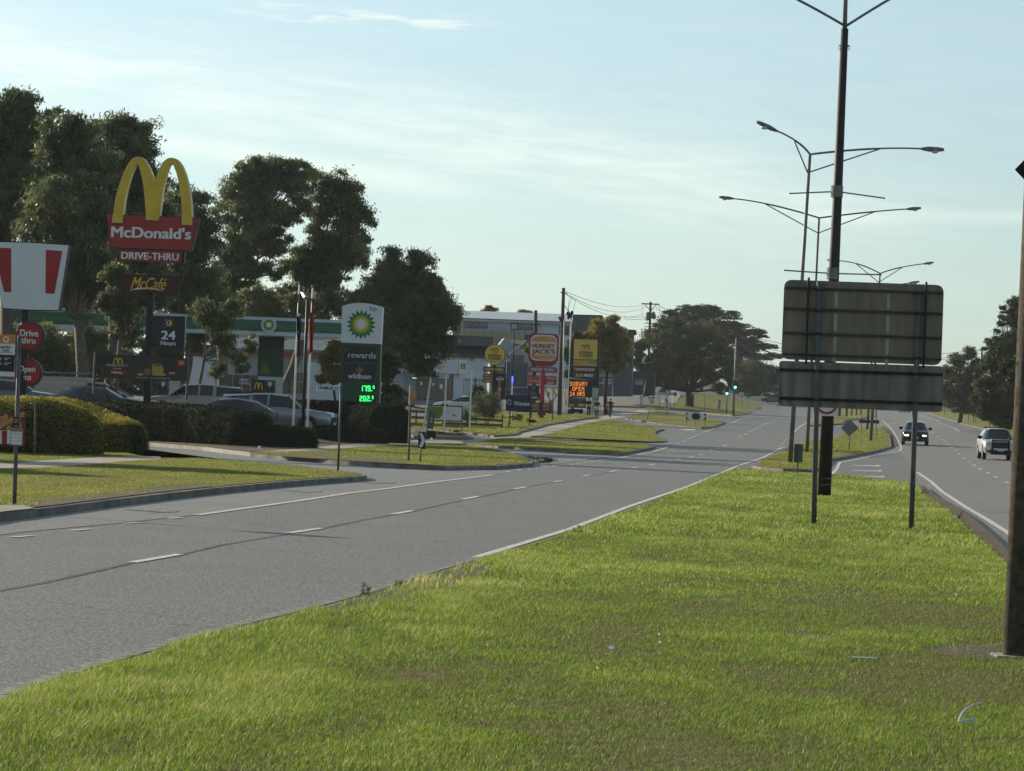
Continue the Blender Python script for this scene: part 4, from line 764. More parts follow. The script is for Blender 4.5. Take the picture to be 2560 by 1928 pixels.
def shrink(Q, d):
    n = len(Q); A = sum(Q[i][0]*Q[(i+1)%n][1]-Q[(i+1)%n][0]*Q[i][1] for i in range(n)); return inset(Q, d)
e = MB(); P.poly(e, shrink(AR, 1.3), .012, .132); e.build('arch_face', m_yel, arch)
c4 = lambda L_: [(220 + x / 4.63, 380 + y / 4.63) for x, y in L_]
e = MB(); P.poly(e, c4([(208, 718), (1282, 760), (1195, 1150), (258, 1118)]), .42, .0); fr = e.build('red_panel', m_black, T)
e = MB(); P.poly(e, c4([(216, 726), (1274, 768), (1190, 1138), (264, 1104)]), .01, .012); b = e.build('red_face', m_red, fr); text(P, "McDonald's", 220 + 731/4.63, 380 + 935/4.63, 204, 29, m_wht, b, .05, .03)
e = MB(); P.poly(e, c4([(355, 1133), (1118, 1158), (1112, 1290), (355, 1258)]), .3, .0); fr = e.build('drive_panel', m_black, T)
e = MB(); P.poly(e, c4([(360, 1137), (1082, 1160), (1078, 1284), (358, 1252)]), .01, .012); b = e.build('red_face', m_red, fr); text(P, 'DRIVE-THRU', 220 + 717/4.63, 380 + 1207/4.63, 146, 18, m_wht, b, .04, .03)
m_mar = mat('maroon', (.055, .010, .013), .45, vs=1.5, var=.1)
e = MB(); P.poly(e, c4([(350, 1408), (1102, 1442), (1020, 1682), (900, 1652), (700, 1632), (540, 1640), (390, 1655)]), .3, .0); fr = e.build('cafe_panel', m_black, T)
e = MB(); P.poly(e, c4([(362, 1420), (1072, 1452), (995, 1665), (860, 1640), (690, 1622), (540, 1630), (400, 1642)]), .01, .012); b = e.build('maroon_face', m_mar, fr)
text(P, 'McCafé', 220 + 705/4.63, 380 + 1522/4.63, 92, 30, m_yel, b, .008, .03, .45)
e = MB(); P.poly(e, c4([(470, 1605), (560, 1576), (680, 1572), (780, 1584), (880, 1612), (780, 1596), (680, 1586), (570, 1592)]), .004, .03); e.build('swoosh', m_wht, b)
e = MB(); P.poly(e, [(381, 789), (463.5, 791.5), (460.5, 870.5), (379, 869)], .2, .0); fr = e.build('hours_panel', mat('panel_navy', (.008, .014, .026), .25, vs=2), T)
text(P, '24', 421, 838, 37, 22, m_wht, fr, .045, .02); text(P, 'Hours', 420.5, 858, 38, 10.5, m_wht, fr, .035, .02)
e = MB(); c = P.pt(423, 808, .02); q = lambda a, r: c + P.r*math.sin(a)*r*P.k + UP*math.cos(a)*r*P.k
for i in range(9): e.face([c, q(math.pi*i/9, 7), q(math.pi*(i+1)/9, 7)])
for i in range(5): a = math.pi * (i + .5) / 5; e.face([q(a - .12, 8.2), q(a + .12, 8.2), q(a, 11)])
e.build('sun_symbol', m_yel, fr)
e = MB()
for x, y in ((412, 801), (411, 810), (415, 816), (417, 799)): P.star(e, x, y, 1.6, .7, 5, .02)
for i in range(8): e.face([q(-math.pi*(i+1)/8, 7), q(-math.pi*i/8, 7), q(-math.pi*i/8, 5.4), q(-math.pi*(i+1)/8, 5.4)])
e.build('moon_symbol', m_wht, fr)
e = MB(); P.quad(e, 345, 748, 364, 765, .25, .05); e.build('floodlight', m_black, T)
# mesh banner on a frame
ZN = 129; P = Pl(350, 900, ZN, -4); b0 = at(235, 1000, ZN); T = thing('banner', 'long dark meal banner stretched on a steel frame above the parked cars', 'banner', (b0.x, ZN, H(b0.x, ZN)))
e = MB(); P.poly(e, [(239, 885), (469, 896), (467, 954), (236.5, 943.5)], .01); b = e.build('cloth', mat('banner_cloth', (.045, .036, .034), .6, vs=1.5, col2=(.02, .02, .024)), T)
e = MB()
for x in (248, 262, 274): P.quad(e, x, 888, x + 1.2, 944, .02, .02)
P.poly(e, [(240, 900), (467, 911), (467, 912), (240, 901)], .02, .02); P.poly(e, [(241, 888), (300, 905), (300, 906), (241, 889)], .02, .02); P.poly(e, [(395, 895), (450, 912), (450, 913), (395, 896)], .02, .02); e.build('frame_bars', m_black, T)
for x0, y0, x1, y1 in ((238, 879, 233, 985), (470, 893, 466, 1000)): MB().tube([at(x0, y0, ZN + .1), at(x1, y1, ZN + .1)], .045, 8).build('post', m_greypaint, T)
AQ = [((x - 275) / 928, (y - 52) / 790) for x, y in [((p[0]-220)*4.63, (p[1]-380)*4.63) for p in AR]]
def arches(cx, cy, w, h, m, par, PP, off=.02): e = MB(); PP.poly(e, [(cx + (u - .5) * w, cy + (v - .5) * h + (u - .5) * w * .037) for u, v in AQ], .004, off); e.build('arch_emblem', m, par)
arches(294.5, 902, 25, 16, m_yel, b, P)
text(P, 'MINECRAFT', 293, 913.5, 55, 6.5, mat('banner_grey', (.35, .37, .38), .5), b, .03, .02); text(P, 'MOVIE', 293, 922, 20, 2.8, m_wht, b, .02, .02)
e = MB(); P.rr(e, 294, 931.5, 40, 8.5, 2.5, .004, .018); h = e.build('red_pill', m_red, b); text(P, 'MEAL', 293.5, 931.8, 29, 5, m_wht, h, .03, .026)
e = MB(); P.quad(e, 381, 917, 409, 939, .004, .02); P.quad(e, 380, 910, 405, 917, .004, .02); h = e.build('box_picture', mat('dull_gold', (.32, .27, .05), .5, vs=9), b); e = MB(); P.quad(e, 384, 912, 401, 915.5, .004, .026); e.build('handle_gap', m_black, h)
e = MB(); P.disc(e, 369, 927, 9, .004, .018, 20, 6); P.disc(e, 367, 934, 9, .004, .019, 20, 3); e.build('burger_picture', mat('bun_brown', (.17, .10, .06), .5, vs=8), b)
e = MB(); P.disc(e, 351, 936, 8, .004, .018, 12, 3); P.quad(e, 423, 930, 438, 936, .004, .018); P.disc(e, 409, 937, 7, .004, .018, 12, 2.5); e.build('snack_picture', m_gold, b)
text(P, 'Buy Your Meal  at  Your Chicken McNuggets Meal', 385, 945.5, 85, 3, m_wht, b, .01, .02)
e = MB(); P.quad(e, 444, 901, 462, 914, .004, .02); h = e.build('red_square', mat('bright_red', (.5, .04, .03), .4), b); arches(453, 907.5, 11, 9, m_yel, h, P, .026); e = MB(); P.disc(e, 242.5, 937, 2.4, .004, .02, 12); e.build('dot', m_gold, b)
# fuel pylon
ZP = 165; P = Pl(905, 900, ZP, -5); b0 = at(893, 1030, ZP); b0.z = H(b0.x, ZP) - .1
T = thing('pylon_sign', 'green and white fuel price pylon with a sunflower emblem and lit green prices', 'pylon sign', b0)
c6 = lambda L_: [(840 + x / 5.95, 740 + y / 5.95) for x, y in L_]
m_pg = mat('pylon_green', (.012, .060, .035), .4, vs=1.5, var=.06); m_dg = mat('emblem_green', (.005, .14, .04), .4, vs=2, var=.03); m_mg = mat('emblem_mid_green', (.10, .27, .03), .4, var=.03); m_ye = mat('emblem_yellow', (.62, .46, .04), .4, var=.03); m_pw = mat('pylon_white', (.60, .64, .66), .35, vs=.6, var=.03)
e = MB(); P.poly(e, c6([(75, 692), (668, 716), (640, 1640), (48, 1615)]), .45, .0); body = e.build('green_tower', m_pg, T)
e = MB(); P.poly(e, c6([(90, 152), (160, 128), (240, 112), (330, 105), (420, 106), (500, 115), (600, 138), (697, 170), (668, 716), (75, 692)]), .47, .02); hd = e.build('white_head', m_pw, T)
P.rr if False else None
fx, fy = 840 + 374/5.95, 740 + 425/5.95
for r, ri, m, o, ph in ((37.5, 27.5, m_dg, .026, 0), (30, 22, m_mg, .031, math.pi/18), (22.5, 16, m_ye, .036, 0), (15, 9.5, m_pw, .041, math.pi/18)): e = MB(); P.star(e, fx, fy, r, ri, 18, o, ph); e.build('sunflower_petals', m, hd)
text(P, 'bp', 840 + 553/5.95, 740 + 198/5.95, 18.5, 15, mat('letter_green', (.01, .08, .05), .4), hd, .0, .03)
m_pd = mat('pylon_black', (.010, .017, .022), .3, vs=1.5)
e = MB(); P.poly(e, c6([(122, 745), (600, 765), (592, 985), (118, 968)]), .005, .008); b = e.build('rewards_panel', m_pd, body); text(P, 'BP', 840 + 162/5.95, 740 + 806/5.95, 12.5, 7.5, mat('olive', (.12, .14, .05), .5), b, 0, .02); text(P, 'rewards', 840 + 386/5.95, 740 + 882/5.95, 70, 15, mat('pale_lettering', (.55, .58, .61), .5), b, .012, .02)
e = MB(); P.poly(e, c6([(115, 1008), (590, 1025), (584, 1280), (108, 1262)]), .005, .008); b = e.build('cafe_panel', m_pd, body); text(P, 'wildbean', 840 + 350/5.95, 740 + 1193/5.95, 58, 13, m_wht, b, .02, .02); text(P, 'cafe', 840 + 345/5.95, 740 + 1251/5.95, 22, 4, mat('taupe', (.25, .19, .13), .5), b, .01, .02, sp=1.5)
e = MB(); cx, cy = 840 + 352/5.95, 740 + 1122/5.95
for dx, dy, tx, ty, wd in ((-11, -5, -4.2, 2.2, 0), (11, -5, 4.2, 2.2, 0), (-6, -9, -4, 1.5, 0), (6, -9, 4, 1.5, 0), (0, -14.5, 4.5, 0, 0)):
    a = P.pt(cx, cy + 2, .02); c = P.pt(cx + dx, cy + dy, .02); m1 = (a + c) / 2 + P.r * (.075 if dx >= 0 else -.075) - UP*.03; m2 = (a + c) / 2 - P.r * (.075 if dx >= 0 else -.075) * .6 + UP * .03; e.tube(curve3(a, m1 * 1.0, c, 6), .012, 4).tube(curve3(a, m2, c, 6), .012, 4)
e.build('leaf_emblem', mat('orange_line', (.42, .24, .10), .5), b)
e = MB()
for y in (990, 1285, 1437): P.poly(e, c6([(60, y), (655, y + 22), (655, y + 27), (60, y + 5)]), .004, .006)
e.build('divider_line', mat('pylon_green_light', (.03, .12, .07), .5), body)
m_led = mat('green_led', (.01, .2, .04), .4, em=(.03, 1, .16), es=1.5)
text(P, 'Unleaded 91', 840 + 210/5.95, 740 + 1388/5.95, 38, 5, mat('dim_letter', (.035, .05, .05), .5), body, 0, .02); text(P, 'Ultimate 98', 840 + 200/5.95, 740 + 1538/5.95, 36, 5, MC['dim_letter'], body, 0, .02)
e = MB(); P.poly(e, c6([(365, 1315), (600, 1323), (596, 1425), (360, 1416)]), .004, .01); e.build('price_window', m_pd, body); e = MB(); P.poly(e, c6([(335, 1470), (600, 1480), (594, 1580), (330, 1570)]), .004, .01); e.build('price_window', m_pd, body)
digits(P, '179.9', 840 + 360/5.95, 740 + 1334/5.95, 14, m_led, body); digits(P, '202.9', 840 + 352/5.95, 740 + 1486/5.95, 13.5, m_led, body)
# flagpoles, flags, lamp
def flagpole(label, x0, y0, x1, y1, Z, r, grp='white flagpoles'):
    t = at(x0, y0, Z); b = at(x1, y1, Z); g = b + (b - t).normalized() * .3; T = thing('flagpole', label, 'flagpole', g, group=grp); pole(MB(), g, t, r, r * .7, 10).build('pole', m_white, T, smooth=True); MB().ball(t, r * 1.3, 1, 8).build('finial', m_steel, T); return T
ZF = 136; flagpole('white flagpole holding the navy starred flag', 748.5, 708, 733, 1066, ZF, .048); flagpole('white flagpole holding the red flag', 782, 717, 768, 1073, ZF, .052)
def flag(label, pts, m, Z, extra=None):
    P = Pl(pts[0][0], pts[0][1], Z - .1); n = 14; V, F = [], []
    L0 = [P.pt(*pts[0]), P.pt(*pts[3])]; R0_ = [P.pt(*pts[1]), P.pt(*pts[2])]
    for i in range(25):
        for j in range(n): t = i / 24; s = j / (n - 1); a = L0[0].lerp(L0[1], t); c = R0_[0].lerp(R0_[1], t); p = a.lerp(c, s); p.y += .07 * math.sin(s * 14 + t * 3); p.x += .03 * math.sin(t * 9 + s * 3); V.append(p)
    for i in range(24):
        for j in range(n - 1): k = i * n + j; F.append((k, k+1, k+n+1, k+n))
    me = bpy.data.meshes.new('flag'); me.from_pydata(V, [], F)
    T = thing('flag', label, 'flag', P.pt(*pts[0])); o = link('cloth', me, m, T, True); o.modifiers.new('s', 'SOLIDIFY').thickness = .01
    if extra: extra(P, o)
def stars(P, o):
    e = MB(); P.star(e, 746.5, 787, 6.5, 3, 7, .13); P.star(e, 745, 831, 2.4, 1.1, 7, .13); P.star(e, 742.5, 853, 2, 1, 7, .13); e.build('star', m_wht, o)
    e = MB(); P.poly(e, [(744, 736), (750, 736), (749, 756), (743.5, 757)], .01, .12); e.build('canton', mat('faded_pink', (.35, .10, .10), .6), o)
flag('navy flag with white stars hanging limp on the left flagpole', [(744, 735), (752, 736), (751, 888), (741, 893)], mat('flag_navy', (.010, .014, .045), .8), ZF, stars)
flag('plain red flag hanging limp on the right flagpole', [(778, 746), (784.5, 745), (784, 878), (770, 888)], mat('flag_red', (.30, .022, .015), .8), ZF)
t = at(768.5, 748, 140); b = at(757, 1066, 140); T = thing('lamp_post', 'black lamp post with a small bright lamp between the two flagpoles', 'lamp post', b - Vector((0, 0, .3)))
pole(MB(), b - Vector((0, 0, .3)), t, .075, .06, 10).build('pole', m_black, T, smooth=True); a = MB().tube([t, at(760, 744, 140)], .03, 6).build('arm', m_black, T)
P = Pl(757, 738, 139.9); e = MB(); P.poly(e, [(751.5, 731), (755, 731), (762, 741), (758, 744)], .12); e.build('lamp_head', mat('lit_lamp', (.8, .85, .9), .3, em=(.8, .92, 1), es=5), a)
# three white fence-like posts and small boards by the drive
def wpost(label, x0, y0, x1, y1, Z, r=.07): t = at(x0, y0, Z); b = at(x1, y1, Z); T = thing('white_post', label, 'post', b, group='white square posts by the car park'); pole(MB(), b - Vector((0, 0, .1)), t, r*1.15, r*1.15, 4).build('shaft', m_white, T); MB().tube([t, t + (t - b).normalized() * .04], r * 1.3, 4).build('cap', m_white, T)
Zw = gp(1110, 1081).y
wpost('leaning white post, left one of the pair by the lawn board', 1087, 880, 1056, 1084, Zw - 4); wpost('straight white post, right one of the pair by the lawn board', 1118, 877, 1110, 1082, Zw); wpost('shorter white post in front of the big bush', 1179, 927, 1173.5, 1076, Zw + 6, .065)
P = Pl(1100, 930, Zw - 1); T = thing('hanging_board', 'small white board hanging between the pair of white posts', 'sign board', P.pt(1102, 946)); e = MB(); P.quad(e, 1083, 931, 1123, 945, .02); b = e.build('board', m_wht, T); text(P, 'driveline', 1103, 936, 18, 3, mat('sky_blue', (.05, .2, .45), .5), b, .02, .01); text(P, '––––––', 1103, 941, 14, 1, MC['sky_blue'], b, 0, .01)
P = Pl(1110, 1040, Zw + 3); g = gp(1110, 1078); T = thing('lawn_board', 'white board with a green oval corner framed low behind the white posts', 'sign board', (P.P.x, P.P.y, H(P.P.x, P.P.y)))
e = MB(); P.quad(e, 1067, 1012, 1157, 1052, .05, .0); fr = e.build('frame', m_black, T); e = MB(); P.quad(e, 1069, 1015, 1154.5, 1049, .01, .012); b = e.build('board_face', m_wht, fr)
e = MB(); P.poly(e, [(1069, 1016), (1106, 1017.5), (1108, 1026), (1106, 1037), (1099, 1047), (1066.5, 1045)], .004, .018); e.build('green_oval', mat('lime', (.13, .24, .03), .5), b); text(P, 'energy', 1097, 1030.5, 12, 4.5, MC['lime'], b, 0, .024)
e = MB(); P.poly(e, [(1128, 1041), (1134, 1035), (1141, 1041), (1137, 1041), (1134, 1038)], .004, .018); e.build('roof_emblem', m_dark, b); text(P, 'partners', 1121, 1034, 11, 3, m_dark, b, 0, .02)
for x in (1068, 1155): MB().tube([P.pt(x, 1052), P.pt(x - 1, 1076)], .035, 6).build('leg', m_black, T)
ga = gp(1068, 1089); P = Pl(1075, 1060, ga.y, 35); T = thing('sandwich_board', 'narrow tilted menu board in a black frame beside the leaning white post', 'sign board', ga)
e = MB(); P.poly(e, [(1071, 1031), (1088, 1029.5), (1083, 1072), (1067, 1071)], .05); fr = e.build('frame', m_black, T); e = MB(); P.poly(e, [(1073, 1033.5), (1086, 1032), (1081, 1070), (1069, 1069)], .01, .012); b = e.build('menu', m_greypaint, fr); text(P, 'OPEN', 1078.5, 1047, 8, 4, m_wht, b, .02, .02); text(P, '–––', 1078, 1054, 7, 3, m_wht, b, .02, .02)
for x in (1068, 1082): MB().tube([P.pt(x, 1070), P.pt(x - .5, 1088)], .02, 6).build('leg', m_black, T)
# rail fences
def railfence(label, px, Z0, Z1, ys, posts, m):
    b = at(px[0], posts[0][1], Z0); T = thing('rail_fence', label, 'fence', (b.x, b.y, H(b.x, b.y)), group='low timber rail fences')
    for ya, yb in ys: A, B = at(px[0], ya, Z0), at(px[1], yb, Z1); n = Vector((0, .04, 0)); h = Vector((0, 0, .09)); MB().prism([A - h, B - h, B + h, A + h], [A - h + n, B - h + n, B + h + n, A + h + n]).build('rail', m, T)
    for x, y0, y1 in posts: t = (x - px[0]) / (px[1] - px[0]); Z = Z0 + (Z1 - Z0) * t; A, B = at(x, y1, Z), at(x + 1, y0, Z); MB().tube([A, B], .07, 4).build('post', m, T)
m_rail3 = mat('stained_rail', (.085, .075, .07), .8, vs=5, col2=(.05, .045, .04))
railfence('low dark rail fence left of the leaning white post', (984, 1066), 226, 224, ((1026, 1030), (1041, 1045)), ((1040, 1024, 1062),), m_rail3)
railfence('low grey rail fence under the big bush', (1105, 1256), 229, 232, ((1043, 1052), (1058, 1064)), ((1168, 1037, 1074), (1255, 1036, 1081), (1271, 1055, 1080)), m_rail3)
# navy charity sign
gv = gp(1324, 1064); P = Pl(1300, 1010, gv.y, -6); T = thing('ground_sign', 'navy blue sign with a white round emblem standing on the lawn edge', 'ground sign', gv - Vector((0, 0, .1)))
e = MB(); P.poly(e, [(1265, 987), (1328.5, 989.5), (1327, 1031), (1264, 1027.5)], .06); b = e.build('board', mat('charity_navy', (.012, .018, .07), .35, vs=2), T); text(P, 'Vinnies', 1304.5, 1009, 40, 11, m_wht, b, .02, .02)
e = MB(); P.disc(e, 1273, 1006, 7.5, .004, .012, 24); h = e.build('emblem_disc', mat('emblem_grey', (.30, .34, .42), .5, vs=9, col2=(.05, .07, .15)), b); e = MB(); P.poly(e, [(1269, 1008), (1272, 1003), (1278, 1002), (1276, 1006), (1273, 1010)], .003, .018); e.build('emblem_hands', MC['charity_navy'], h)
for x, y0, y1 in ((1274, 1027, 1068), (1324, 1030, 1066)): MB().tube([P.pt(x + 1, y0), P.pt(x, y1)], .06, 4).build('post', m_dark, T)
P = Pl(1355, 1018, gp(1382, 1050).y, -6); T = thing('banner', 'burger picture banner on a dark frame right of the navy sign', 'banner', P.pt(1382, 1050))
e = MB(); P.poly(e, [(1329, 1006), (1379, 1007), (1377, 1032), (1328, 1031)], .02); b = e.build('cloth', mat('banner_dark', (.03, .02, .016), .6), T)
for cx in (1338, 1366):
    e = MB(); P.disc(e, cx, 1014, 10.5, .004, .012, 18, 5.5); P.disc(e, cx, 1024, 10, .004, .012, 18, 2.8); e.build('bun_picture', mat('bun', (.30, .17, .08), .5, vs=9), b)
    e = MB(); P.quad(e, cx - 10, 1017.5, cx + 9, 1021, .004, .016); e.build('patty_picture', mat('patty', (.10, .05, .02), .6, vs=20, col2=(.25, .12, .05)), b)
e = MB(); P.poly(e, [(1328, 1001), (1384, 1003), (1384, 1004.4), (1328, 1002.4)], .03, .02); e.build('top_rail', m_black, T)
for x, y0, y1 in ((1382.5, 1002, 1051), (1329, 1002, 1046)): MB().tube([P.pt(x, y0), P.pt(x - 1.4, y1)], .055, 6).build('post', m_black, T)
# round yellow pylon
ZG = 262; P = Pl(1237, 900, ZG, -5); b0 = P.pt(1232, 1040); b0.z = H(b0.x, b0.y) - .1; T = thing('pylon_sign', 'round yellow sign over black drive thru and coffee boards', 'pylon sign', b0)
MB().tube([b0, P.pt(1237, 905, -.3)], .2, 4).build('pole', m_black, T); e = MB(); P.quad(e, 1231, 932, 1265, 992, .25, -.02); e.build('column', m_black, T)
m_gy = mat('taqueria_yellow', (.60, .40, .08), .4, vs=1, var=.04)
def heads(P, cx, cy, s, par, off):
    e = MB()
    for dx, w in ((-5.6*s, 4.6*s), (4.2*s, 5.4*s)): P.disc(e, cx + dx, cy, w, .004, off, 16, 7*s)
    h = e.build('face_emblem', m_black, par); e = MB()
    for dx, w in ((-5.4*s, 3.3*s), (4.0*s, 3.6*s)): P.disc(e, cx + dx, cy + 1.2*s, w, .004, off + .008, 14, 5*s)
    e.build('face_inner', m_gy, h)
def taq(P, cx, cy, s, par):
    heads(P, cx, cy - 9*s, s, par, .02); text(P, 'GUZMAN', cx, cy + 3.3*s, 34*s, 6.4*s, m_black, par, .05, .02); text(P, 'Y GOMEZ', cx, cy + 11*s, 35*s, 6.6*s, m_black, par, .05, .02); text(P, 'Mexican Kitchen', cx + s, cy + 17.5*s, 26*s, 3*s, mat('bronze', (.2, .12, .03), .5), par, .0, .02, .3)
e = MB(); P.disc(e, 1237, 887, 26.3, .3, -.01, 44); fr = e.build('round_box', m_black, T); e = MB(); P.disc(e, 1237, 887, 25, .01, .01, 44); d = e.build('round_face', m_gy, fr); taq(P, 1236.5, 886, .98, d)
e = MB(); P.quad(e, 1208.5, 916.5, 1262, 929.5, .15, .02); b = e.build('drive_board', m_black, T); text(P, 'DRIVE THRU', 1235.5, 924, 47, 7.5, m_gy, b, .05, .04)
e = MB(); P.quad(e, 1207.5, 933, 1229, 956.5, .12, .02); b = e.build('menu_board', m_black, T); [text(P, s, 1218.5, y, 18, h, m_gy, b, .05, .04) for s, y, h in (('BREAKFAST', 938, 4), ('LUNCH', 945, 6.5), ('DINNER', 952.6, 5))]
text(P, 'COFFEE', 1250, 948, 19, 4.5, m_wht, MC and b, .05, .04); e = MB()
for i in range(24):
    a0, a1 = 6.2832*(i/30+.12), 6.2832*((i+1)/30+.12); c = P.pt(1250, 948, .03); q = lambda a, r: c + P.r*math.cos(a)*r*P.k + UP*math.sin(a)*r*P.k; e.face([q(a0, 5), q(a1, 5), q(a1, 8), q(a0, 8)])
e.build('coffee_ring', mat('sage', (.12, .17, .13), .5), b)
P = Pl(1248, 975, ZG - 12); T = thing('small_sign', 'small red upright sign beside the bush', 'sign', P.pt(1248, 1020)); e = MB(); P.quad(e, 1243.5, 964, 1253, 987.5, .03, .03); b = e.build('plate', mat('red_plate', (.38, .05, .035), .5), T); text(P, '60', 1249.6, 973.5, 4, 8, m_wht, b, .04, .045); MB().tube([P.pt(1248.6, 944), P.pt(1247, 1020)], .03, 6).build('post', m_steel, T)
# burger pylon
ZH = 268; P = Pl(1358, 870, ZH, -5); b0 = P.pt(1354, 1036); b0.z = H(b0.x, b0.y) - .05; T = thing('pylon_sign', 'red square-rounded burger pylon on a red post with drive thru board', 'pylon sign', b0)
m_hr = mat('burger_red', (.23, .022, .028), .4, vs=1.5, var=.05); m_hr2 = mat('board_red', (.42, .03, .04), .4, vs=1.5, var=.05); m_bo = mat('bun_orange', (.50, .25, .07), .45, vs=3, var=.08); m_cr = mat('cream_face', (.52, .50, .50), .4, var=.03)
MB().tube([b0 + Vector((0, .5, 0)), P.pt(1358, 912, -.62)], .26, 4).build('post', m_hr2, T); e = MB(); P.quad(e, 1344, 1030.5, 1364, 1038, .5, .1); e.build('footing', m_hr, T)
e = MB(); P.rr(e, 1359, 870, 75, 72, 11, .45, 0.); bx = e.build('sign_box', m_hr, T); e = MB(); P.rr(e, 1359, 870, 66, 65, 15, .01, .012, 10); fc = e.build('sign_face', m_cr, bx)
e = MB(); c = P.pt(1359, 870, .03)
def cap_(sgn, y0, y1):
    pts = []; n = 16
    for i in range(n + 1): a = math.pi * i / n; pts.append(P.pt(1359.3, 870, .024) + P.r * math.cos(a) * 30.5 * P.k + UP * sgn * (y0 + (y1 - y0) * math.sin(a)**.55) * P.k)
    q = MB(); q.prism(pts, [p - P.n * .008 for p in pts]); q.build('bun_shape', m_bo, fc)
cap_(1, 15, 29.5); cap_(-1, 18, 29.5)
text(P, 'HUNGRY', 1359, 865, 57, 11, m_hr, fc, .05, .03); text(P, "JACK'S", 1358.6, 880.5, 58, 16, m_hr, fc, .05, .03)
e = MB(); P.poly(e, [(1324, 905), (1394, 907), (1377, 917), (1342, 916)], .4, .0); e.build('neck', m_hr, T)
e = MB(); P.rr(e, 1357, 924.5, 72, 14, 4, .25, .02); b = e.build('drive_board', m_hr, T); text(P, 'DRIVE THRU', 1357, 924.5, 61, 8, m_cr, b, .04, .04)
e = MB(); P.quad(e, 1321, 938, 1349.5, 959, .15, .02); b = e.build('board', m_hr2, T); text(P, 'BURGERS', 1335, 945, 26, 5.5, mat('pink_letter', (.45, .18, .18), .5), b, .05, .04); text(P, 'All Day', 1334.5, 953, 25, 7, m_cr, b, .04, .04)
e = MB(); P.quad(e, 1361.5, 939.5, 1391.5, 961.5, .15, .02); b = e.build('board', m_hr2, T); text(P, 'Open', 1377, 946.5, 21, 8, m_cr, b, .04, .04); text(P, '6am', 1376, 956.5, 17, 7, m_cr, b, .04, .04)
e = MB(); P.quad(e, 1320.5, 964, 1348.5, 1000, .12, .02); b = e.build('dark_board', m_black, T); e = MB(); P.rr(e, 1334, 970.5, 9.5, 9, 2, .004, .028); e.build('emblem', m_greypaint, b); e = MB(); P.poly(e, [(1324, 979), (1339, 979), (1343, 988), (1324, 987)], .004, .028); e.build('picture', m_greypaint, b); text(P, 'DELIVERY', 1336, 994, 17, 5, m_wht, b, .03, .03)
# multi-tenant pylon
ZT = 290; P = Pl(1463, 880, ZT, -4); b0 = P.pt(1458, 1030); b0.z = H(b0.x, b0.y) - .1; c7 = lambda L_: [(1410 + x / 7.57, 840 + y / 7.57) for x, y in L_]
T = thing('pylon_sign', 'tall black-framed pylon with a yellow top panel over maroon and green panels', 'pylon sign', b0); e = MB(); P.poly(e, c7([(160, 52), (668, 72), (655, 1000), (150, 985)]), .6, 0.); P.poly(e, c7([(600, 900), (652, 900), (645, 1250), (600, 1250)]), .5, -.05); fr = e.build('frame', m_black, T)
e = MB(); P.poly(e, c7([(190, 62), (636, 75), (626, 450), (182, 440)]), .01, .012); b = e.build('yellow_panel', m_gy, fr); taq(P, 1464.5, 878, 1.0, b)
e = MB(); P.poly(e, c7([(180, 455), (622, 468), (618, 578), (176, 560)]), .01, .012); b = e.build('green_picture_panel', mat('avocado', (.24, .30, .08), .5, vs=3, col2=(.42, .33, .10)), fr); e = MB(); P.disc(e, 1445, 908, 9, .004, .018, 12, 5); e.build('snack_picture', m_bo, b); text(P, 'mexico', 1481, 905.5, 19, 5, m_pg, b, .03, .02)
e = MB(); P.poly(e, c7([(172, 568), (616, 585), (612, 693), (168, 676)]), .01, .012); b = e.build('maroon_panel', mat('noodle_maroon', (.10, .018, .035), .5, vs=2), fr); text(P, 'NOODLE BOX', 1463.5, 924, 46, 7, m_cr, b, .06, .02); e = MB(); P.quad(e, 1435.5, 919, 1439.5, 925.5, .004, .02); e.build('box_emblem', MC['pink_letter'], b)
e = MB(); P.poly(e, c7([(166, 698), (612, 712), (607, 812), (162, 795)]), .01, .012); b = e.build('green_panel', m_pg, fr); text(P, 'SUB', 1448.5, 938.3, 19, 8, m_gy, b, .05, .02); text(P, 'WAY', 1471.5, 939, 24, 8, m_wht, b, .05, .02)
# LED message trailer
ZL = 278; P = Pl(1450, 970, ZL, -3); b0 = P.pt(1450, 1034); b0.z = H(b0.x, b0.y) - .05; T = thing('message_trailer', 'black LED message board on a trailer showing amber opening hours', 'message board', b0)
e = MB(); P.poly(e, c7([(92, 812), (540, 842), (530, 1168), (82, 1150)]), .3, .02); b = e.build('led_board', m_black, T)
e = MB(); P.poly(e, c7([(95, 785), (470, 830), (540, 842), (440, 838), (92, 812)]), .8, .0); e.build('solar_panel', mat('solar_edge', (.42, .40, .30), .5), T)
FONT = {'S': '0111110000100000111000001000011111 0'.replace(' ', ''), 'U': '10001'*6+'01110', 'B': '1111010001100011111010001100011111 0'.replace(' ', ''), 'W': '10001'*4+'101011010101010', 'A': '01110100011000111111100011000110001', 'Y': '10001100010101000100001000010000100', 'O': '01110'+'10001'*5+'01110', 'P': '11110100011000111110100001000010000', 'E': '11111100001000011110100001000011111', 'N': '10001110011010110011100011000110001', '2': '01110100010000100010001000100011111', '4': '00010001100101010010111110001000010', 'H': '10001100011000111111100011000110001', 'R': '11110100011000111110101001001010001'}
m_amb = mat('amber_led', (.3, .1, .01), .4, em=(1, .30, .04), es=1.0); e = MB()
for s, x0, y0, dx in (('SUBWAY', 107, 868, 58.5), ('OPEN', 157, 962, 60), ('24 HRS', 108, 1058, 52)):
    x = x0
    for ch in s:
        if ch == ' ': x += dx * .7; continue
        for i, v in enumerate(FONT[ch]):
            if v == '1': px, py = x + (i % 5) * 8.6, y0 + (i // 5) * 11.2; q = c7([(px, py), (px + 8.2, py + .3), (px + 8.2, py + 10.2), (px, py + 10)]); P.poly(e, q, .004, .03)
        x += dx
e.build('led_letters', m_amb, b)
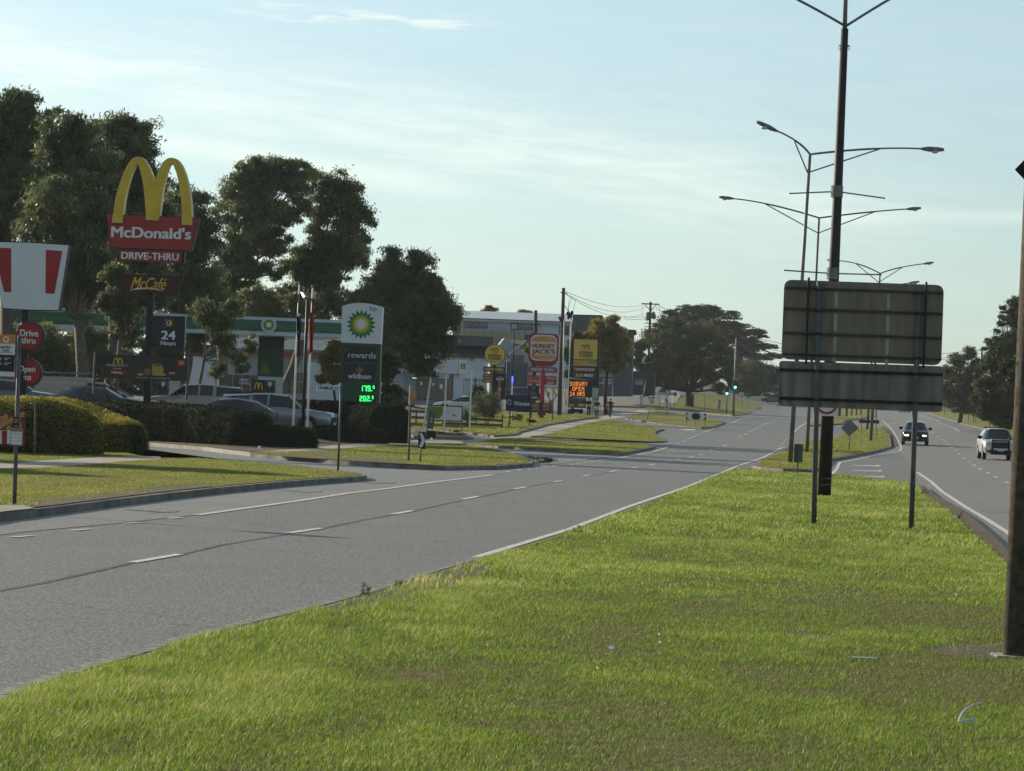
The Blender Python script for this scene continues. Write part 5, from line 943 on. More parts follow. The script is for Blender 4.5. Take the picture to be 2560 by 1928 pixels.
e = MB(); P.poly(e, c7([(84, 1158), (425, 1175), (415, 1370), (78, 1355)]), .05, .0); b = e.build('advert_board', mat('advert_navy', (.035, .05, .075), .6, vs=2), T); e = MB(); P.poly(e, c7([(270, 1165), (420, 1172), (420, 1215), (270, 1230)]), .004, .006); e.build('advert_band', m_greypaint, b); e = MB(); P.disc(e, 1429, 1013, 7, .004, .008, 14, 4); P.disc(e, 1454, 1013, 10, .004, .008, 14, 4); e.build('food_picture', m_bo, b); text(P, 'TWENTY\nBREAKFAST', 1438, 998, 26, 9, m_greypaint, b, 0, .01)
e = MB(); P.poly(e, c7([(80, 1380), (360, 1385), (350, 1450), (80, 1445)]), 1.2, -.1); e.build('trailer_bed', m_dark, T)
for x in (1424, 1452): e = MB(); P.disc(e, x, 1030, 5.5, .2, .0, 16); e.build('wheel', m_rubber, T)
T = thing('hazard_pole', 'yellow pole with red and white hazard tape beside the message trailer', 'pole', P.pt(1411, 1030)); MB().tube([P.pt(1414, 947), P.pt(1411, 1032)], .05, 6).build('pole', mat('hazard_yellow', (.5, .36, .10), .5), T); e = MB(); P.poly(e, [(1410.5, 985), (1412.5, 985), (1417, 1012), (1414, 1012)], .01, .03); e.build('tape', mat('tape_pink', (.5, .2, .18), .6, vs=9), T)
P = Pl(1490, 1000, ZL + 8); T = thing('feather_banner', 'tall narrow pale blue banner stand right of the message trailer', 'banner', P.pt(1488, 1032)); e = MB(); P.poly(e, [(1481, 969), (1497.5, 971), (1487, 1032), (1477, 1030)], .03); b = e.build('cloth', mat('pale_blue_cloth', (.34, .40, .42), .6, vs=2), T); e = MB(); P.disc(e, 1487, 996, 4.5, .004, .006, 12, 6); e.build('picture', mat('flower', (.35, .28, .10), .6, vs=9), b); e = MB(); P.poly(e, [(1497.5, 971), (1499, 972), (1496, 1003), (1494.5, 1003)], .05); e.build('pole', m_dark, T)
Zk = 335; P = Pl(1513, 950, Zk); T = thing('clinic_sign', 'dark blue clinic sign with pale capitals behind the street tree', 'sign board', P.pt(1513, 990)); e = MB(); P.quad(e, 1496, 929, 1532, 943, .1, -.01); P.quad(e, 1496, 943.5, 1531, 961, .1, 0.); b = e.build('board', mat('clinic_blue', (.03, .055, .11), .5), T); e = MB(); P.quad(e, 1496, 929, 1532, 942.5, .02, .02); e.build('pale_top', mat('cloud_blue', (.22, .27, .32), .5), b)
text(P, 'SKIN', 1518, 949.5, 24, 6.5, m_wht, b, .03, .03); text(P, 'CANCER', 1512, 957.5, 36, 6.5, m_wht, b, .03, .03)
for x in (1515.5, 1532): MB().tube([P.pt(x + .8, 925, .05), P.pt(x, 992, .05)], .07, 6).build('post', m_steel, T)
flagpole('slim bare white flagpole right beside the thick power pole', 1410, 802, 1405, 1045, 266, .05, 'slim bare flagpoles'); flagpole('slim bare white flagpole a little right of the first', 1428, 800, 1417, 1045, 266, .05, 'slim bare flagpoles')
P = Pl(1286, 900, 275); T = thing('light_mast', 'thin black mast with a square cage top behind the round yellow sign', 'mast', P.pt(1277, 1035)); MB().tube([P.pt(1286, 825), P.pt(1277, 1037)], .055, 8).build('mast', m_black, T); MB().tube([P.pt(1279, 886), P.pt(1276.5, 1035)], .045, 8).build('stay', m_black, T)
e = MB()
for a_, b_ in (((1278, 808), (1295, 808.5)), ((1278, 824), (1295, 824.5)), ((1278, 808), (1278, 824)), ((1295, 808.5), (1295, 824.5))): e.tube([P.pt(*a_), P.pt(*b_)], .05, 4)
e.build('cage', m_black, T); e = MB(); P.poly(e, [(1265.5, 884), (1268, 885), (1274, 893), (1271, 895)], .3); e.build('floodlight', m_black, T)
P = Pl(1281, 960, 256); T = thing('light_wand', 'slender pole glowing blue at its top left of the burger sign', 'light', P.pt(1279, 1040)); MB().tube([P.pt(1281, 955), P.pt(1278.5, 1040)], .035, 6).build('pole', m_white, T); MB().tube([P.pt(1281.3, 941), P.pt(1281, 956)], .05, 6).build('blue_tube', mat('blue_glow', (.02, .03, .5), .4, em=(.03, .05, 1), es=5), T)
# ================================================================ vehicles
m_head = mat('headlamp_glass', (.45, .47, .5), .12, spec=.8, vs=3); m_lit = mat('lit_headlamp', (.8, .75, .6), .2, em=(1, .78, .45), es=3); m_tail = mat('tail_lamp', (.35, .02, .02), .2)
m_chrome = mat('chrome', (.5, .5, .52), .2, .9); m_plate = mat('number_plate', (.55, .56, .55), .5); m_rim = mat('alloy_rim', (.30, .31, .32), .35, .6)
def wheelset(T, M, L_, Wd, xs, r, rim=m_rim):
    for x in xs:
        for sy in (1, -1):
            c = M @ Vector((x, sy * (Wd/2 - .10), r)); ax = (M.to_3x3() @ Vector((0, 1, 0))).normalized() * .11
            w = MB().tube([c - ax, c - ax*.9, c + ax*.9, c + ax], [r*.93, r, r, r*.93], 22).build('wheel', m_rubber, T, smooth=False)
            MB().tube([c + ax*sy*.93, c + ax*sy*1.04], r*.62, 16).build('rim', rim, w)
def car(label, loc, rz, paint, ST, L_, Wd, wb, r=.33, lit=False, cat='car', group=None, roof_rails=False, pillars=(), extra=None, grille=True, name='parked_car'):
    """ST: stations (x from the nose, z_low, z_belt, z_roof, half width, half roof width, kind of the strip that follows: h hood, w windscreen, s side glass, p pillar)"""
    T = thing(name, label, cat, loc, rz, group); M = Matrix.Translation(Vector(loc)) @ Matrix.Rotation(rz, 4, 'Z')
    body, glass = MB(), MB(); rows = []
    for s in ST:
        x = L_/2 - s[0]; zl, zb, zr, w, wr = s[1:6]; sec = [(w*.90, zl), (w*.99, zl + .14), (w, (zl + zb)*.5 + .06), (w*.985, zb - .04), (w*.95, zb), (wr, zr - (.07 if zr > zb + .05 else .0)), (wr*.72, zr + (.0 if zr > zb + .05 else .025))]
        rows.append([M @ Vector((x, y, z)) for y, z in sec] + [M @ Vector((x, -y, z)) for y, z in sec[::-1]])
    n = len(rows[0])
    vb = [[body.bm.verts.new(p) for p in rr] for rr in rows]
    for i, (a, b) in enumerate(zip(vb, vb[1:])):
        k = ST[i][6]
        for j in range(n - 1):
            up = (j in (4, n - 6)); top = (j == 6); sh = j in (5, n - 7)
            g = (k == 's' and up) or (k == 'w' and (up or top or sh))
            if g:
                q = [rows[i][j], rows[i+1][j], rows[i+1][j+1], rows[i][j+1]]; glass.face(q)
            else: body.bm.faces.new([a[j], b[j], b[j+1], a[j+1]])
        body.bm.faces.new([a[n-1], b[n-1], b[0], a[0]])
    body.bm.faces.new(vb[0][::-1]); body.bm.faces.new(vb[-1])
    bmesh.ops.remove_doubles(body.bm, verts=body.bm.verts, dist=.0005)
    B = body.build('body', paint, T, smooth=True); 
    me = B.data; me.polygons.foreach_set('use_smooth', [p.area < 3 and abs(p.normal.x) < 2 for p in me.polygons])
    bmesh.ops.remove_doubles(glass.bm, verts=glass.bm.verts, dist=.0005)
    glass.build('windows', m_glass, T, smooth=True)
    wheelset(T, M, L_, Wd, (L_/2 - wb[0], L_/2 - wb[1]), r)
    for x in wb:
        for sy in (1, -1): c = M @ Vector((L_/2 - x, sy*(Wd/2 - .012), r + .03)); ax = (M.to_3x3() @ Vector((0, sy, 0))) * .02; MB().tube([c - ax, c + ax], r*1.13, 20).build('wheel_arch', m_black, T)
    def bx(nm, x, y, z, sx, sy, sz, m, par=None, bev=.02):
        e = MB(); q = M @ Vector((x, y, z)); e.box(q, sx, sy, sz, rz); return e.build(nm, m, par or T, bevel=bev)
    zb = ST[1][2]
    for sy in (1, -1):
        bx('headlight', L_/2 - .04, sy*(Wd/2 - .30), zb - (.27 if lit else .21), .12, .30, .11 if lit else .17, m_lit if lit else m_head)
        bx('tail_light', -L_/2 + .02, sy*(Wd/2 - .20), zb - .15, .10, .22, .28, m_tail)
        i = [k for k, s in enumerate(ST) if s[6] == 'w'][0]; bx('mirror', L_/2 - ST[i+1][0] + .30, sy*(Wd/2 + .10), ST[i][2] + .02, .12, .27, .20, m_black, bev=.04)
    if grille:
        gbox = bx('grille', L_/2 + .0, 0, zb - .46, .07, Wd*.46, .26, m_black); bx('lower_intake', L_/2 + .02, 0, .30, .07, Wd*.62, .16, m_black); bx('number_plate', L_/2 + .06, 0, .46, .03, .38, .12, m_plate, bev=.004)
    for dx in (ST[i+1][0] + .75, ST[i+1][0] + 1.65):
        for sy in (1, -1): bx('door_handle', L_/2 - dx, sy*(Wd/2 + .005), ST[i][2] - .14, .17, .03, .03, m_chrome if paint is not m_black else m_black, bev=.006)
    if roof_rails:
        for sy in (1, -1): e = MB(); e.tube([M @ Vector((L_/2 - 1.9, sy*.58, ST[4][3] + .05)), M @ Vector((-L_/2 + .8, sy*.58, ST[4][3] + .04))], .022, 6); e.build('roof_rail', m_black, T)
    if extra: extra(T, M, bx)
    return T
SUV = [(0, .32, .72, .72, .78, .6, 'h'), (.12, .26, .88, .88, .88, .70, 'h'), (.55, .24, .98, .98, .91, .74, 'h'), (1.15, .24, 1.04, 1.05, .92, .74, 'w'), (1.85, .24, 1.06, 1.60, .92, .62, 's'), (2.7, .24, 1.07, 1.67, .92, .64, 'p'), (2.78, .24, 1.07, 1.67, .92, .64, 's'), (3.9, .26, 1.10, 1.60, .91, .62, 'p'), (4.05, .26, 1.10, 1.56, .90, .60, 'w'), (4.45, .30, 1.08, 1.12, .86, .58, 'h'), (4.55, .36, .95, .95, .82, .6, 'h')]
SED = [(0, .30, .62, .62, .76, .6, 'h'), (.15, .22, .74, .74, .86, .70, 'h'), (.8, .20, .86, .86, .89, .74, 'h'), (1.45, .20, .92, .93, .90, .72, 'w'), (2.25, .20, .93, 1.38, .90, .58, 's'), (2.95, .20, .94, 1.43, .90, .58, 'p'), (3.03, .20, .94, 1.43, .90, .58, 's'), (3.85, .20, .97, 1.33, .90, .56, 'w'), (4.45, .24, 1.0, 1.01, .88, .58, 'h'), (4.72, .30, .86, .86, .84, .6, 'h')]
UTE = [(0, .42, .80, .80, .80, .6, 'h'), (.14, .36, 1.02, 1.02, .90, .72, 'h'), (.7, .34, 1.07, 1.07, .93, .76, 'h'), (1.35, .34, 1.14, 1.15, .94, .76, 'w'), (2.05, .34, 1.20, 1.76, .94, .60, 's'), (2.85, .34, 1.20, 1.82, .94, .62, 'p'), (2.95, .34, 1.20, 1.82, .94, .62, 's'), (3.62, .34, 1.20, 1.80, .94, .62, 'p'), (3.80, .34, 1.19, 1.76, .94, .66, 's'), (5.05, .36, 1.20, 1.70, .93, .64, 'w'), (5.22, .40, 1.20, 1.25, .92, .62, 'h'), (5.28, .46, 1.1, 1.1, .88, .6, 'h')]
UTT = UTE[:8] + [(3.75, .34, 1.19, 1.22, .93, .64, 'h'), (5.15, .36, 1.15, 1.15, .93, .64, 'h'), (5.25, .46, 1.05, 1.05, .88, .6, 'h')]
VAN = [(0, .36, .75, .75, .82, .62, 'h'), (.14, .30, .98, .98, .92, .74, 'h'), (.55, .28, 1.12, 1.12, .94, .76, 'w'), (1.35, .28, 1.2, 1.82, .94, .76, 's'), (2.1, .28, 1.2, 1.92, .94, .78, 'p'), (2.3, .28, 1.2, 1.93, .94, .80, 'h'), (4.8, .30, 1.2, 1.93, .93, .80, 'h'), (4.9, .34, 1.18, 1.85, .90, .76, 'h')]
def paint(n, c, met=.35): return mat(n, c, .32, met, var=.03, vs=1.5, coat=.7)
p_navy = paint('dark_navy_paint', (.018, .022, .032)); p_wht = paint('white_car_paint', (.58, .59, .58), .1); p_sil = paint('silver_paint', (.20, .225, .26), .5); p_gry = paint('dark_grey_paint', (.03, .034, .042)); p_pale = paint('pale_blue_paint', (.36, .42, .50), .3); p_bei = paint('beige_paint', (.26, .25, .22), .2); p_mid = paint('grey_blue_paint', (.10, .12, .15), .4)
def onroad(x, y, dz=0.): g = G(x, y, 0); return (g.x, g.y, H(g.x, g.y) + dz)
RD = -math.pi/2 - R(6.3)                                    # heading of traffic coming towards the camera
def ex(T, M, bx):
    bx('front_bumper', 2.28, 0, .28, .12, 1.62, .30, m_black); bx('front_grille', 2.27, 0, .62, .10, .95, .22, m_black); bx('emblem', 2.33, 0, .72, .02, .14, .09, m_chrome)
car('dark navy suv driving towards the camera with lit headlights on the right carriageway', onroad(2287, 1112), RD, p_navy, SUV, 4.55, 1.84, (.92, 3.62), .36, True, name='driving_car', extra=ex)
def ex(T, M, bx):
    e = MB()
    for z, y0 in ((.50, .80), (1.10, .46)): e.tube([M @ Vector((2.72, -y0, z)), M @ Vector((2.76, 0, z)), M @ Vector((2.72, y0, z))], .045, 8)
    for y in (-.46, .46): e.tube([M @ Vector((2.70, y, .42)), M @ Vector((2.74, y, 1.12)), M @ Vector((2.45, y, 1.2))], .06, 8)
    e.build('bull_bar', m_black, T); bx('bumper_wing', 2.58, .76, .52, .3, .32, .18, p_wht); bx('bumper_wing', 2.58, -.76, .52, .3, .32, .18, p_wht); bx('bumper_centre', 2.68, 0, .57, .12, 1.0, .09, p_wht); bx('number_plate', 2.80, 0, .50, .03, .38, .11, m_plate, bev=.004); bx('front_grille', 2.66, 0, .68, .10, 1.02, .34, m_black); bx('lower_grille', 2.64, 0, .42, .1, 1.3, .14, m_black)
    for x in (.1, -.6): e = MB(); e.tube([M @ Vector((x, -.72, 1.84)), M @ Vector((x, .72, 1.84))], .03, 6); e.build('roof_bar', m_black, T)
car('white pickup with a black bull bar and roof bars coming up the right carriageway', onroad(2490, 1149), RD + R(3), p_wht, UTE, 5.28, 1.88, (1.0, 4.2), .40, False, cat='pickup', name='driving_pickup', extra=ex)
# parked and queueing cars behind the hedges: side-on, nose to the right
def side(px, py, Z): p = at(px, py, Z); return p
def gz(x, y): return H(x, y)
def place(px, roof_py, Z, hgt): p = at(px, roof_py, Z); return (p.x, p.y, p.z - hgt)
def exs(T, M, bx):
    bx('side_step', -.1, -.98, .36, 2.2, .14, .07, m_chrome); 
    for y in (-.6, .6): e = MB(); e.tube([M @ Vector((-.9, y, 1.84)), M @ Vector((-2.2, y, 1.82))], .025, 6); e.build('roof_rail', m_black, T)
car('silver pickup with a canopy waiting behind the clipped hedges, nose to the right', place(694, 985, 150, 1.80), R(-9), p_sil, UTE, 5.3, 1.88, (1.0, 4.2), .40, cat='pickup', name='parked_pickup', extra=exs)
car('dark grey wagon parked behind the long hedge left of the silver pickup', place(556, 990, 143, 1.5), R(178), p_gry, SED, 4.72, 1.8, (.9, 3.7), .33, cat='car')
car('beige pickup with a canopy behind the dark grey wagon', place(490, 960, 172, 1.80), R(180), p_bei, UTE, 5.3, 1.88, (1.0, 4.2), .40, cat='pickup', name='parked_pickup')
car('dark blue sedan at the far left behind the round open late sign', place(36, 947, 142, 1.45), R(-3), p_mid, SED, 4.72, 1.82, (.9, 3.7), .33)
def exv(T, M, bx):
    bx('canopy_box', -1.35, 0, 1.0, 2.4, 1.8, .98, mat('canopy_beige', (.36, .34, .29), .5, vs=1, col2=(.27, .25, .21), streaks=(.1, .1, 14)), bev=.06)
    e = MB()
    for y in (-.75, .75): e.tube([M @ Vector((-2.4, y, 2.10)), M @ Vector((-2.3, y, 2.16)), M @ Vector((.4, y, 2.16)), M @ Vector((.5, y, 2.06))], .03, 6)
    for x in (-2.2, -1.4, -.6, .2): e.tube([M @ Vector((x, -.75, 2.15)), M @ Vector((x, .75, 2.15))], .022, 6)
    e.build('ladder_rack', m_steel, T)
car('beige tradesman pickup with a ribbed canopy and ladder rack left of the meal banner', place(236, 935, 149, 2.16), R(-6), p_bei, UTT, 5.25, 1.88, (1.0, 4.2), .40, cat='pickup', name='parked_pickup', extra=exv)
car('dark hatchback in front of the beige tradesman pickup, pale bonnet to the right', place(262, 967, 145, 1.42), R(-8), p_gry, SED, 4.72, 1.8, (.9, 3.7), .33)
car('pale blue car with only its bonnet showing left of the fuel pumps', place(286, 974, 158, 1.30), R(-6), p_pale, SED, 4.72, 1.8, (.9, 3.7), .33)
car('white sedan facing left behind the white posts and the lawn board', place(1158, 988, 268, 1.46), R(178), p_wht, SED, 4.72, 1.8, (.9, 3.7), .33)
car('dark sedan behind the navy charity sign, tail to the right', place(1287, 966, 305, 1.46), R(180), p_gry, SED, 4.72, 1.8, (.9, 3.7), .33)
car('small grey car nose-on beside the glass shopfront', place(999, 974, 300, 1.45), R(-110), p_mid, SED, 4.6, 1.8, (.9, 3.7), .33)
gx, gy, gzz = onroad(1932, 1009); car('grey-blue hatchback crossing the road far ahead beyond the traffic lights', (gx, gy, gzz), R(176), p_mid, SUV, 4.55, 1.84, (.92, 3.62), .36, name='driving_car')
gx, gy, gzz = onroad(2261, 1031); car('tiny far car coming over the rise on the right carriageway', (gx, gy, gzz - .1), RD, p_pale, SED, 4.6, 1.8, (.9, 3.7), .33, name='driving_car', lit=False)
# ================================================================ people
def skin(name, J, E, m, parent, root=0, sub=1):
    me = bpy.data.meshes.new(name); me.from_pydata([tuple(j[0]) for j in J], E, []); o = link(name, me, m, parent, True)
    md = o.modifiers.new('skin', 'SKIN'); md.use_smooth_shade = True; sv = me.skin_vertices[0].data
    for i, j in enumerate(J): sv[i].radius = (j[1], j[2] if len(j) > 2 else j[1])
    sv[root].use_root = True; s = o.modifiers.new('sub', 'SUBSURF'); s.levels = sub; s.render_levels = sub; return o
m_skin = mat('skin_tone', (.26, .15, .11), .6, vs=5); m_hair = mat('dark_hair', (.02, .014, .01), .7); m_cloth = mat('black_clothing', (.012, .013, .017), .9, vs=8); m_clothg = mat('charcoal_clothing', (.030, .034, .042), .9, vs=8); m_shirtw = mat('pale_tied_shirt', (.45, .46, .45), .8, vs=8)
def person(label, loc, rz, h, pose, top=m_cloth, low=m_cloth, hair='short', waist=False, back=False):
    T = thing('person', label, 'person', loc, rz); M = Matrix.Translation(Vector(loc)) @ Matrix.Rotation(rz, 4, 'Z') @ Matrix.Scale(h / 1.75, 4)
    V = lambda x, y, z: M @ Vector((x, y, z)); s = h / 1.75; p = pose       # local: +x is forward
    J = []; E = []
    def add(pt, r, par=None, r2=None): J.append((V(*pt), r * s, (r2 or r) * s)); i = len(J) - 1; (E.append((par, i)) if par is not None else None); return i
    pel = add(p['pelvis'], .12); ch = add(p['chest'], .135, pel); nk = add(p['neck'], .055, ch); hd0 = add(p['head'], .078, nk); hd = add(tuple(Vector(p['head']) + Vector((.01, 0, .12))), .078, hd0); add(tuple(Vector(p['head']) + Vector((.095, 0, .04))), .018, hd0)
    for sd, k in ((1, 'l'), (-1, 'r')):
        sh = add(p['sh' + k], .058, ch); el_ = add(p['el' + k], .042, sh); wr = add(p['wr' + k], .028, el_); hv = (Vector(p['wr' + k]) - Vector(p['el' + k])).normalized(); pm = add(tuple(Vector(p['wr' + k]) + hv * .08), .034, wr, .02)
        for q in (-1.5, -.5, .5, 1.5): f1 = add(tuple(Vector(p['wr' + k]) + hv * .13 + Vector((q*.018, 0, 0))), .010, pm); add(tuple(Vector(p['wr' + k]) + hv * (.17 - abs(q) * .008) + Vector((q*.019 + .008, 0, 0))), .008, f1)
        add(tuple(Vector(p['wr' + k]) + hv * .09 + Vector((.045, 0, 0))), .010, pm)
        hp = add(p['hp' + k], .088, pel); kn = add(p['kn' + k], .058, hp); an = add(p['an' + k], .038, kn); add(p['to' + k], .030, an, .022)
    skin('body', J, E, m_skin, T, pel)
    # shirt over trunk and upper arms, trousers over hips and legs, shoes, hair
    J2, E2 = [], []
    def a2(pt, r, par=None): J2.append((V(*pt), r*s)); i = len(J2) - 1; (E2.append((par, i)) if par is not None else None); return i
    w = a2(tuple(Vector(p['pelvis']) + Vector((0, 0, .04))), .150); c = a2(p['chest'], .165, w); a2(tuple(Vector(p['neck']) - Vector((0, 0, .03))), .085, c)
    for k in 'lr': q = a2(p['sh' + k], .078, c); a2(tuple(Vector(p['sh' + k]).lerp(Vector(p['el' + k]), .75)), .062, q)
    skin('shirt', J2, E2, top, T, 0)
    J2, E2 = [], []; w = a2(tuple(Vector(p['pelvis'])), .142)
    for k in 'lr': q = a2(p['hp' + k], .105, w); r_ = a2(p['kn' + k], .078, q); a2(tuple(Vector(p['kn' + k]).lerp(Vector(p['an' + k]), .92)), .060, r_)
    skin('trousers', J2, E2, low, T, 0)
    for k in 'lr':
        a, b = Vector(p['an' + k]), Vector(p['to' + k]); MB().tube([V(*(a - (b - a).normalized()*.05)) - Vector((0, 0, .03*s)), V(*((a + b)/2)) - Vector((0, 0, .02*s)), V(*b)], [.045*s, .048*s, .032*s], 8).build('shoe', m_black, T, smooth=True)
    c = Vector(p['head']); MB().ball(V(c.x - .018, c.y, c.z + .10), .098*s, 1.12, 12).build('hair', m_hair, T, smooth=True)
    if waist: MB().tube([V(p['pelvis'][0] + .02, 0, p['pelvis'][2] + .07), V(p['pelvis'][0] + .04, 0, p['pelvis'][2] - .12), V(p['pelvis'][0] + .05, 0.03, p['pelvis'][2] - .24)], [.17*s, .185*s, .10*s], 10).build('tied_shirt', m_shirtw, T, smooth=True)
    return T
stand = dict(pelvis=(0, 0, .93), chest=(.0, 0, 1.27), neck=(0, 0, 1.45), head=(.02, 0, 1.56), shl=(0, .19, 1.38), ell=(-.03, .25, 1.12), wrl=(.04, .26, .88), shr=(0, -.19, 1.38), elr=(-.01, -.25, 1.12), wrr=(.07, -.26, .89), hpl=(0, .095, .86), knl=(.10, .10, .49), anl=(.07, .10, .09), tol=(.24, .11, .035), hpr=(0, -.095, .86), knr=(.0, -.10, .48), anr=(-.16, -.10, .12), tor=(-.01, -.11, .035))
walk2 = dict(stand, knl=(.0, .10, .48), anl=(-.18, .10, .13), tol=(-.05, .11, .035), knr=(.13, -.10, .49), anr=(.12, -.10, .08), tor=(.29, -.11, .035), ell=(.0, .28, 1.13), wrl=(.10, .30, .92), elr=(-.10, -.28, 1.13), wrr=(-.08, -.33, .90))
def foot(x, y): g = G(x, y, .015); return (g.x, g.y, g.z)
person('tall person in black T-shirt and black trousers walking towards the camera, left of the pair', foot(1471, 1043.5), R(-92), 1.76, stand)
person('person in black with a pale shirt tied at the waist, right of the tall walker', foot(1491.5, 1046), R(-88), 1.68, walk2, waist=True, low=m_clothg)
ride = dict(pelvis=(-.18, 0, .98), chest=(.08, 0, 1.28), neck=(.17, 0, 1.44), head=(.20, 0, 1.54), shl=(.10, .19, 1.37), ell=(.26, .33, 1.17), wrl=(.47, .33, 1.05), shr=(.10, -.19, 1.37), elr=(.26, -.33, 1.17), wrr=(.47, -.33, 1.05), hpl=(-.14, .095, .93), knl=(.20, .13, .74), anl=(.05, .12, .38), tol=(.19, .12, .34), hpr=(-.14, -.095, .93), knr=(.12, -.12, .56), anr=(-.04, -.12, .20), tor=(.10, -.12, .16))
gb = foot(1525, 1043.5); person('cyclist in dark clothes riding towards the camera, right of the two walkers', gb, R(-95), 1.70, ride, m_clothg, m_clothg)
T = thing('bicycle', 'dark bicycle ridden along the footpath by the cyclist', 'bicycle', gb, R(-95)); M = Matrix.Translation(Vector(gb)) @ Matrix.Rotation(R(-95), 4, 'Z'); V = lambda x, y, z: M @ Vector((x, y, z))
for x in (-.52, .52):
    pts = [V(x + .33*math.cos(a*.3927), 0, .34 + .33*math.sin(a*.3927)) for a in range(17)]; w_ = MB().tube(pts, .02, 6, False).build('wheel', m_rubber, T); e = MB(); [e.tube([V(x, 0, .34), V(x + .32*math.cos(k*.7854), 0, .34 + .32*math.sin(k*.7854))], .003, 3) for k in range(8)]; e.build('spokes', m_steel, w_)
MB().tube([V(.52, 0, .34), V(.40, 0, .95), V(.42, 0, 1.02)], .017, 6).tube([V(.42, 0, .85), V(-.02, 0, .32), V(-.22, 0, .86), V(.42, 0, .88)], .016, 6).tube([V(-.52, 0, .34), V(-.02, 0, .30)], .012, 6).tube([V(-.52, 0, .34), V(-.2, 0, .82)], .010, 6).build('frame', m_black, T)
MB().tube([V(.44, -.34, 1.03), V(.48, -.1, 1.05), V(.48, .1, 1.05), V(.44, .34, 1.03)], .014, 6).build('handlebar', m_black, T); MB().tube([V(-.36, 0, .91), V(-.12, 0, .92)], [.06, .03], 8).build('saddle', m_black, T)
# ================================================================ hedges and shrubs
m_hedge = leafmat('hedge_leaves', (.010, .017, .007), (.024, .038, .012), (.05, .065, .02), tr=.12, rough=.8, spec=.12, ns=1.4)
m_gold = None
m_hedgeg = leafmat('sunlit_top_hedge_leaves', (.014, .024, .006), (.30, .27, .03), (.55, .42, .06), tr=.15, rough=.5, spec=.3, ns=.7)
m_core = mat('hedge_core', (.012, .016, .008), .95)
def hedge(label, sp, n, leaf, m, rnd_=.35, seed=1):
    """sp: spine stations (point on the ground, half width, top z); rounded-rectangle section"""
    rg = np.random.default_rng(seed); g0 = sp[0][0]; T = thing('hedge', label, 'hedge', (g0.x, g0.y, H(g0.x, g0.y)), group='clipped hedges round the car park')
    secs = []; k = 20; D = []
    for a, b in zip(sp, sp[1:]):
        for i in range(6): t = i / 6; D.append((a[0].lerp(b[0], t), a[1] + (b[1]-a[1])*t, a[2] + (b[2]-a[2])*t))
    D.append(sp[-1]); n_ = len(D)
    for i, (p, hw, zt) in enumerate(D):
        d = D[min(i+1, n_-1)][0] - D[max(i-1, 0)][0]; d.z = 0; d.normalize(); q = Vector((-d.y, d.x, 0)); e = min(i, n_-1-i) / n_; sc = 1 if e > .07 else .80 + .2 * (e / .07) ** .5
        zg = H(p.x, p.y) + .05; hh = zt - zg; ring = []
        for j in range(k + 1):
            a = math.pi * j / k; cx = -math.cos(a); sy = math.sin(a); r = (abs(cx)**(2/rnd_) + abs(sy)**(2/rnd_)) ** (-rnd_/2)
            ring.append(Vector((p.x, p.y, zg)) + q * cx * r * hw * sc + UP * sy * r * hh * (sc**.6) * (1 + .02*math.sin(i*1.9+j)))
        secs.append(ring)
    e = MB(); vs = [[e.bm.verts.new(v) for v in r] for r in secs]
    for a, b in zip(vs, vs[1:]):
        for j in range(k): e.bm.faces.new([a[j], a[j+1], b[j+1], b[j]])
    e.bm.faces.new(vs[0]); e.bm.faces.new(vs[-1][::-1]); bmesh.ops.triangulate(e.bm, faces=e.bm.faces); A = np.array([[tuple(v.co) for v in f.verts] for f in e.bm.faces]); core = e.build('branches', m_core, T); 
    nn = np.cross(A[:, 1]-A[:, 0], A[:, 2]-A[:, 0]); ar = np.linalg.norm(nn, axis=1); nn /= ar[:, None] + 1e-9; idx = rg.choice(len(A), n, p=ar/ar.sum()); u, v = rg.uniform(size=(2, n)); s = u + v > 1; u[s] = 1-u[s]; v[s] = 1-v[s]
    P = A[idx, 0] + (A[idx, 1]-A[idx, 0])*u[:, None] + (A[idx, 2]-A[idx, 0])*v[:, None]; cen = A.mean((0, 1)); sg = np.sign(((P - cen) * nn[idx]).sum(1))[:, None]; P = P + nn[idx]*sg*rg.uniform(-.04, .07, n)[:, None] + rg.normal(0, .02, (n, 3))
    tz = np.abs((nn[idx]*sg)[:, 2]) * (P[:, 2] > P[:, 2].min() + .55*(P[:, 2].max() - P[:, 2].min())); leafcloud('foliage', P, leaf, .55, m, T, tone=(.12 + .95*tz**1.5) if m is m_hedgeg else None)  # upward-facing leaves coloured gold to paint in sunlit tops, sides kept dark
    return T
def sp(px, py_top, Z, hw): p = at(px, py_top, Z); return (Vector((p.x, Z, 0)), hw, p.z)
hedge('round-topped hedge, top coloured sunlit gold, at the far left behind the food banner', [sp(-140, 1010, 97, 1.5), sp(-40, 1000, 97.6, 1.5), sp(60, 998, 98, 1.5), sp(110, 1000, 98.5, 1.5), sp(150, 1016, 99, 1.45), sp(176, 1040, 99.5, 1.3)], 60000, .05, m_hedgeg, .55, 3)
hedge('hedge, top coloured sunlit gold, sloping down to the drive entrance right of the round-topped one', [sp(100, 996, 106, .8), sp(165, 1001, 105.5, .85), sp(215, 1017, 105, .9), sp(255, 1034, 104.5, .85), sp(290, 1047, 104, .8), sp(318, 1056, 103.6, .75), sp(334, 1068, 103.4, .7)], 60000, .05, m_hedgeg, .5, 4)
hedge('long dark glossy hedge running below the tall double arch pylon', [sp(150, 1000, 136, .7), sp(330, 1008, 133, .75), sp(500, 1018, 130, .8), sp(600, 1030, 128, .9), sp(640, 1036, 127, .9)], 36000, .085, m_hedge, .3, 5)
hedge('low flat-topped dark hedge in front of the white flagpoles', [sp(650, 1066, 128, 1.1), sp(710, 1068, 128.5, 1.1), sp(770, 1075, 129, 1.1)], 16000, .06, m_hedge, .35, 6)
